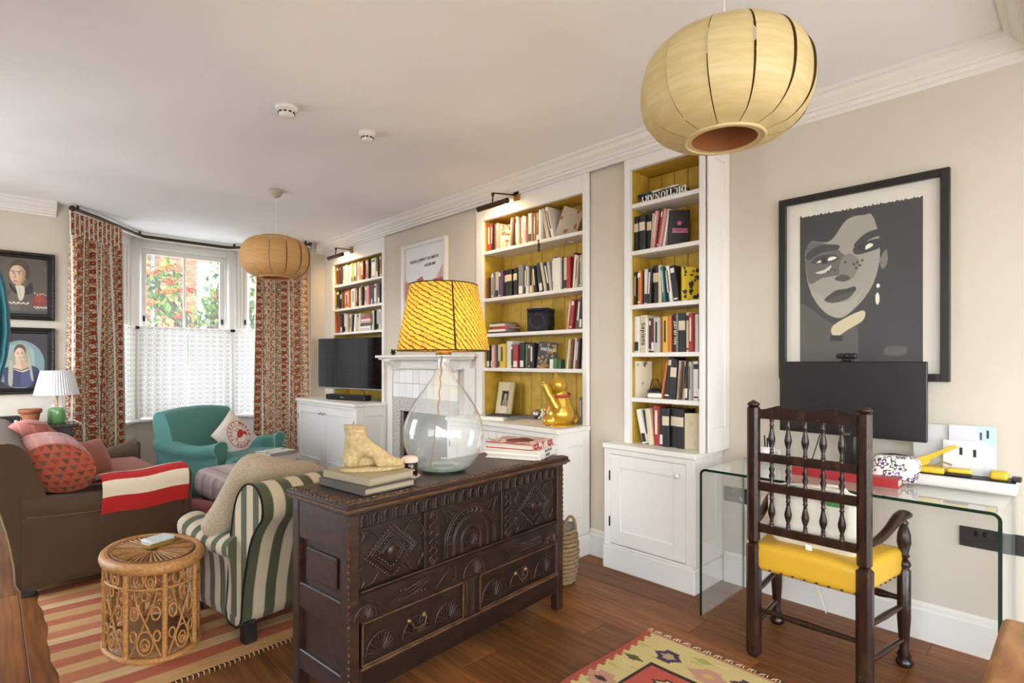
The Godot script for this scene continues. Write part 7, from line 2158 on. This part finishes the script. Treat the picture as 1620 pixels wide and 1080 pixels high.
func demijohn_lamp() -> void:
	var t := thing("demijohn_lamp", "large clear glass demijohn lamp with yellow printed shade on the chest", "table lamp", P(1.485, 0.7825, 2.0))
	var gm := mat("bottle_glass", "eef6f216", 0.015, {"transparency": BaseMaterial3D.TRANSPARENCY_ALPHA})
	var out := [V(0.085, 0.004), V(0.11, 0.012), V(0.138, 0.037), V(0.165, 0.085), V(0.18, 0.145), V(0.178, 0.19), V(0.162, 0.245), V(0.13, 0.305), V(0.092, 0.36), V(0.058, 0.405), V(0.036, 0.445), V(0.029, 0.48), V(0.028, 0.50), V(0.034, 0.504), V(0.034, 0.518), V(0.027, 0.52)]
	var fine := []
	for i in out.size() - 1:
		for k in 3:
			fine.append(out[i].cubic_interpolate(out[i + 1], out[maxi(i - 1, 0)], out[mini(i + 2, out.size() - 1)], k / 3.0))
	fine.append(out[-1])
	obj("glass_bottle", geo().lathe(fine, 56), gm, t)
	obj("glass_bottle_inside", geo().lathe(fine.map(func(q): return V(q.x - 0.004, q.y + 0.003)), 56), gm, t)
	obj("bottle_base", geo().lathe([V(0, 0), V(0.075, 0.0), V(0.104, 0.008), V(0.11, 0.014), V(0.085, 0.016), V(0.05, 0.03), V(0, 0.04)], 48), mat("base_glass", "c4e6d610", 0.02, {"refraction_enabled": true, "refraction_scale": 0.05}), t)
	# printed yellow shade: dark seams and slanting pencil lines
	var im := canvas(640, 200, "cfa83a")
	var nz := FastNoiseLite.new()
	nz.seed = 4
	nz.frequency = 0.045
	for y in 200:
		for x in 640:
			var u := x / 640.0
			var v := y / 200.0
			var f := fposmod(u - 0.169, 0.25) / 0.25
			var k := int(floor((u - 0.169) / 0.25)) & 1
			var a1 := nz.get_noise_2d(x, y)
			var a2 := nz.get_noise_2d(x * 4.0 + 900.0, y * 4.0)
			var c := Color("d2b447").lerp(Color("cba040"), clampf(a1 * 1.4, 0.0, 1.0))
			var ph := fposmod((v + f * (0.45 if k == 0 else 1.35)) * (14.0 if k == 0 else 10.0) + a1 * 0.25, 1.0)
			if ph < 0.26 + a2 * 0.16:
				c = c.lerp(Color("4b3713"), 0.85)
			elif a2 > 0.34 and a1 > -0.1:
				c = c.lerp(Color("7a4a26"), 0.7)
			if f < 0.012 or f > 0.992:
				c = Color("33240f")
			im.set_pixel(x, y, c)
	var cloth := printed("printed_shade", im, 0.9, {"cull_mode": BaseMaterial3D.CULL_DISABLED, "backlight_enabled": true, "backlight": Color(0.75, 0.7, 0.55)})
	obj("shade", geo().surf(48, 3, func(u, v): return Vector3(cos(u * TAU + 0.9) * lerpf(0.152, 0.208, v), lerpf(0.828, 0.534, v), sin(u * TAU + 0.9) * lerpf(0.152, 0.208, v)), Vector2(1, 1), false), cloth, t)
	for e in [[0.152, 0.828], [0.208, 0.534]]:
		var l := []
		for k in 40:
			l.append(Vector3(cos(k * TAU / 40) * e[0], e[1], sin(k * TAU / 40) * e[0]))
		obj("shade_binding", geo().tube(l, 0.003, 5, true), mat("binding", "3a2912", 0.8), t)
	obj("cap", geo().lathe([V(0, 0.515), V(0.035, 0.517), V(0.035, 0.532), V(0.02, 0.54), V(0.018, 0.58), V(0, 0.582)], 20), M.brass, t)
	var bulb := mat("bulb_light", "fff1d6", 0.4, {"emission_enabled": true, "emission": Color("ffe2b0"), "emission_energy_multiplier": 4.0})
	obj("bulb", geo().at(Vector3(0, 0.58, 0)).lathe([V(0, 0), V(0.014, 0.002), V(0.02, 0.03), V(0.032, 0.06), V(0.03, 0.085), V(0.015, 0.1), V(0, 0.104)], 18), bulb, t)
	obj("shade_spider", geo().tube([Vector3(-0.15, 0.82, 0), Vector3(0, 0.80, 0), Vector3(0.15, 0.82, 0)], 0.0025, 5), M.brass, t)
	obj("spider_stem", geo().tube([Vector3(0, 0.68, 0), Vector3(0, 0.80, 0)], 0.003, 5), M.brass, t)
	# twisted flex running down inside and out along the chest
	var fx := []
	for k in 26:
		fx.append(Vector3(-0.012 - 0.06 * pow(k / 25.0, 1.6) + 0.003 * sin(k * 2.0), 0.51 - k * 0.0195, 0.004 * cos(k * 2.0)))
	obj("flex", geo().tube(fx, 0.0035, 6), mat("braided_flex", "8a5a2a", 0.8), t)
	omni("bulb_light_source", P(1.485, 0.7825 + 0.64, 2.0), "ffe4bd", 0.2, 0.04)

func portraits() -> void:
	var lb := ["dark framed painting of an officer in red and grey", "dark framed oval painting of a veiled lady in blue"]
	for k in 2:
		var h0: float = [1.615, 0.995][k]
		var h1: float = [2.18, 1.55][k]
		var t := thing("portrait_painting", lb[k], "painting", P(0.205, 0, FAR), 0.0, "portraits by the window")
		var im := canvas(150, 190, "453c34" if k == 0 else "2a2228")
		if k == 0:
			p_oval(im, 0.45, 0.4, 0.55, 0.5, "564c41", 0.3, 0.05)
			p_oval(im, 0.3, 0.35, 0.3, 0.3, "5e5447", 0.5, 0.08)
			p_curve(im, [V(0.08, 0.74), V(0.28, 0.6), V(0.72, 0.58), V(0.98, 0.74), V(1.0, 1.02), V(0.0, 1.02)], "544a41")
			p_curve(im, [V(0.3, 0.62), V(0.44, 0.64), V(0.46, 1.0), V(0.26, 1.0)], "63584c")
			for q in [[0.1, 0.7, 0.13, 0.15, "7e2f27"], [0.1, 0.66, 0.08, 0.07, "95402f"], [0.83, 0.74, 0.14, 0.13, "7e2f27"], [0.82, 0.7, 0.09, 0.06, "95402f"]]:
				p_oval(im, q[0], q[1], q[2], q[3], q[4], 0.2, 0.1)
			p_curve(im, [V(0.29, 0.46), V(0.42, 0.56), V(0.58, 0.52), V(0.68, 0.42), V(0.7, 0.6), V(0.5, 0.66), V(0.34, 0.6)], "241d1b")
			p_curve(im, [V(0.4, 0.5), V(0.54, 0.5), V(0.56, 0.6), V(0.52, 0.74), V(0.46, 0.74), V(0.42, 0.6)], "c9c0ad")
			p_line(im, V(0.47, 0.54), V(0.49, 0.72), 0.012, "a59c8a")
			p_curve(im, [V(0.29, 0.28), V(0.36, 0.16), V(0.5, 0.14), V(0.58, 0.26), V(0.56, 0.4), V(0.46, 0.5), V(0.36, 0.46), V(0.3, 0.38)], "c29d7e")
			p_curve(im, [V(0.3, 0.28), V(0.36, 0.18), V(0.45, 0.18), V(0.46, 0.36), V(0.42, 0.46), V(0.35, 0.44), V(0.31, 0.37)], "d2b295")
			p_curve(im, [V(0.5, 0.2), V(0.58, 0.28), V(0.56, 0.4), V(0.48, 0.49), V(0.52, 0.36)], "a27e61")
			p_curve(im, [V(0.3, 0.2), V(0.36, 0.1), V(0.5, 0.07), V(0.62, 0.13), V(0.66, 0.26), V(0.62, 0.38), V(0.57, 0.36), V(0.57, 0.24), V(0.47, 0.15), V(0.37, 0.16)], "43342b")
			p_curve(im, [V(0.38, 0.12), V(0.5, 0.09), V(0.6, 0.15), V(0.5, 0.13)], "5a4839")
			for e in [0.355, 0.455]:
				p_oval(im, e, 0.29, 0.03, 0.011, "e0d2bd")
				p_oval(im, e, 0.29, 0.014, 0.012, "2a211d")
				p_line(im, V(e - 0.04, 0.262), V(e + 0.04, 0.258), 0.011, "54402f")
			p_curve(im, [V(0.39, 0.28), V(0.405, 0.36), V(0.38, 0.38), V(0.37, 0.365)], "b08c6e")
			p_oval(im, 0.395, 0.425, 0.04, 0.011, "a0574a")
			for q in 9:
				p_oval(im, 0.28 + q * 0.042, 0.79 + 0.014 * (q % 2), 0.026, 0.013, ["dcd5c4", "b9b1a0"][q % 2], 0.6 * q)
				p_oval(im, 0.74 + q * 0.026, 0.85 + 0.018 * (q % 2), 0.02, 0.012, ["d6cebc", "a89f8e"][q % 2], 0.9 * q)
				p_oval(im, 0.02 + q * 0.022, 0.63 + 0.02 * (q % 3), 0.016, 0.01, ["d8cfba", "a4503c"][q % 2], 0.7 * q)
				p_oval(im, 0.74 + q * 0.024, 0.61 + 0.014 * (q % 3), 0.016, 0.009, ["d8cfba", "a4503c"][q % 2], 0.5 * q)
			p_poly(im, [V(0, 0.93), V(1, 0.93), V(1, 1), V(0, 1)], "2c2a2e")
			p_line(im, V(0, 0.955), V(1, 0.945), 0.01, "4a4750")
		else:
			p_oval(im, 0.48, 0.56, 0.44, 0.42, "6f8b8c")
			p_oval(im, 0.42, 0.5, 0.32, 0.3, "86a09e", 0.4, 0.05)
			p_curve(im, [V(0.33, 0.36), V(0.4, 0.22), V(0.52, 0.18), V(0.63, 0.28), V(0.68, 0.5), V(0.72, 0.8), V(0.62, 0.9), V(0.3, 0.9), V(0.27, 0.6)], "8f907d")
			p_curve(im, [V(0.12, 0.72), V(0.22, 0.62), V(0.36, 0.6), V(0.62, 0.58), V(0.8, 0.64), V(0.82, 0.82), V(0.64, 0.95), V(0.34, 0.95), V(0.16, 0.84)], "2b3050")
			p_curve(im, [V(0.5, 0.72), V(0.64, 0.7), V(0.7, 0.9), V(0.52, 0.95)], "3d4468")
			p_curve(im, [V(0.4, 0.46), V(0.54, 0.46), V(0.58, 0.56), V(0.68, 0.62), V(0.52, 0.7), V(0.32, 0.62), V(0.4, 0.56)], "c7ab8f")
			p_curve(im, [V(0.48, 0.5), V(0.56, 0.5), V(0.66, 0.62), V(0.54, 0.66)], "b29577")
			p_curve(im, [V(0.38, 0.36), V(0.42, 0.27), V(0.52, 0.27), V(0.56, 0.37), V(0.52, 0.46), V(0.46, 0.49), V(0.4, 0.45)], "cdb296")
			p_curve(im, [V(0.5, 0.3), V(0.56, 0.37), V(0.52, 0.46), V(0.47, 0.48), V(0.51, 0.4)], "b3957a")
			p_curve(im, [V(0.37, 0.38), V(0.4, 0.25), V(0.49, 0.21), V(0.57, 0.27), V(0.58, 0.4), V(0.54, 0.31), V(0.47, 0.27), V(0.41, 0.3)], "46362c")
			for e in [0.435, 0.505]:
				p_oval(im, e, 0.372, 0.018, 0.007, "3a2d24")
				p_line(im, V(e - 0.022, 0.352), V(e + 0.022, 0.35), 0.006, "6a5240")
			p_line(im, V(0.468, 0.375), V(0.463, 0.415), 0.008, "a98a6e")
			p_oval(im, 0.467, 0.443, 0.022, 0.007, "a05c50")
			p_line(im, V(0.3, 0.61), V(0.5, 0.67), 0.014, "241f2c")
			p_line(im, V(0.5, 0.67), V(0.7, 0.6), 0.014, "241f2c")
			p_curve(im, [V(0.29, 0.5), V(0.35, 0.56), V(0.34, 0.92), V(0.27, 0.88)], "a2a18b")
			p_curve(im, [V(0.62, 0.42), V(0.66, 0.5), V(0.72, 0.84), V(0.67, 0.8)], "a2a18b")
			p_curve(im, [V(0.08, 0.68), V(0.18, 0.72), V(0.2, 0.88), V(0.1, 0.8)], "7b7a8c")
		var x0 := -0.215
		var x1 := 0.215
		obj("canvas", geo().face([Vector3(x0 + 0.04, h0 + 0.04, 0.012), Vector3(x1 - 0.04, h0 + 0.04, 0.012), Vector3(x1 - 0.04, h1 - 0.04, 0.012), Vector3(x0 + 0.04, h1 - 0.04, 0.012)], Vector3.BACK, [V(0, 1), V(1, 1), V(1, 0), V(0, 0)]), printed("painting_%d" % k, im, 0.4), t)
		var fm := mat("carved_frame", "2b2320", 0.4, {"uv1_triplanar": true, "albedo_texture": noise(0.08, "6a6a6a", "ffffff", 3), "uv1_scale": Vector3.ONE * 5})
		var fr := outline([[0, 0], [0.05, 0], [0.05, 0.012], [0.042, 0.022], [0.03, 0.02], [0.022, 0.034], [0.008, 0.038], [0, 0.03]])
		var w := x1 - x0
		var h := h1 - h0
		for e in [[Vector3(x0, h0, 0), 0.0, w], [Vector3(x1, h0, 0), PI / 2, h], [Vector3(x1, h1, 0), PI, w], [Vector3(x0, h1, 0), -PI / 2, h]]:
			# profile x runs inwards, y out of the wall, swept along the side; the ends are mitred by overlap
			var bs := Basis(Vector3.BACK, e[1])
			obj("frame_moulding", geo().xf(Transform3D(Basis(bs * Vector3(0, 1, 0), Vector3.BACK, bs * Vector3(1, 0, 0)), e[0])).slab(fr, e[2]), fm, t)
			for q in int(e[2] / 0.03):
				obj("carved_bead", bead(), fm, t).transform = Transform3D(bs, e[0] + bs * Vector3(0.015 + q * 0.03, 0.015, 0) + Vector3(0, 0, 0.037))

func television() -> void:
	# swung out on its bracket to face the seats
	var d := Vector2(0.21, -1.0)
	var turn := atan2(-0.21, 1.0)
	var t := thing("television", "flat black television hung before the far bookcase", "television", P(2.755, 0, 5.39), -PI / 2 - turn)
	var w := 1.02
	obj("panel", geo().bar(Vector3(-w * 0.5, 0.975, -0.045), Vector3(w * 0.5, 1.517, -0.005), 0.004), M.black, t)
	obj("screen_glass", geo().bar(Vector3(-w * 0.5 + 0.006, 0.99, -0.006), Vector3(w * 0.5 - 0.006, 1.511, -0.003)), mat("tv_screen_glass", "0b0c0e", 0.06), t)
	obj("bottom_bezel", geo().bar(Vector3(-w * 0.5, 0.972, -0.04), Vector3(w * 0.5, 0.987, 0.0), 0.003), mat("silver", "9b9b9b", 0.35, {"metallic": 0.7}), t)
	obj("side_bezel", geo().bar(Vector3(-w * 0.5 - 0.003, 0.975, -0.04), Vector3(-w * 0.5 + 0.004, 1.517, 0.0), 0.002), M.silver, t)
	obj("wall_bracket", geo().bar(Vector3(-0.06, 1.15, -0.28), Vector3(0.06, 1.35, -0.045), 0.006), M.iron, t)
	tag(obj("television_cable", geo().tube([P(2.86, 0.99, 5.34), P(2.88, 0.95, 5.30), P(2.87, 0.92, 5.24), P(2.88, 0.88, 5.22)], 0.004, 5), M.black), "black cable hanging below the television", "cable")
	var s := thing("soundbar", "slim black soundbar on the white cabinet under the television", "speaker", P(2.74, 0.86, 5.36), -PI / 2 - turn)
	obj("housing", geo().box(Vector3(0, 0.031, 0), Vector3(0.62, 0.058, 0.10), 0.008), M.black, s)
	obj("grille", geo().box(Vector3(0, 0.031, 0.051), Vector3(0.60, 0.046, 0.004), 0.002), mat("speaker_cloth", "161515", 0.9), s)
	obj("badge", geo().box(Vector3(-0.03, 0.031, 0.0535), Vector3(0.05, 0.008, 0.001)), mat("grey_print", "8f8b86"), s)
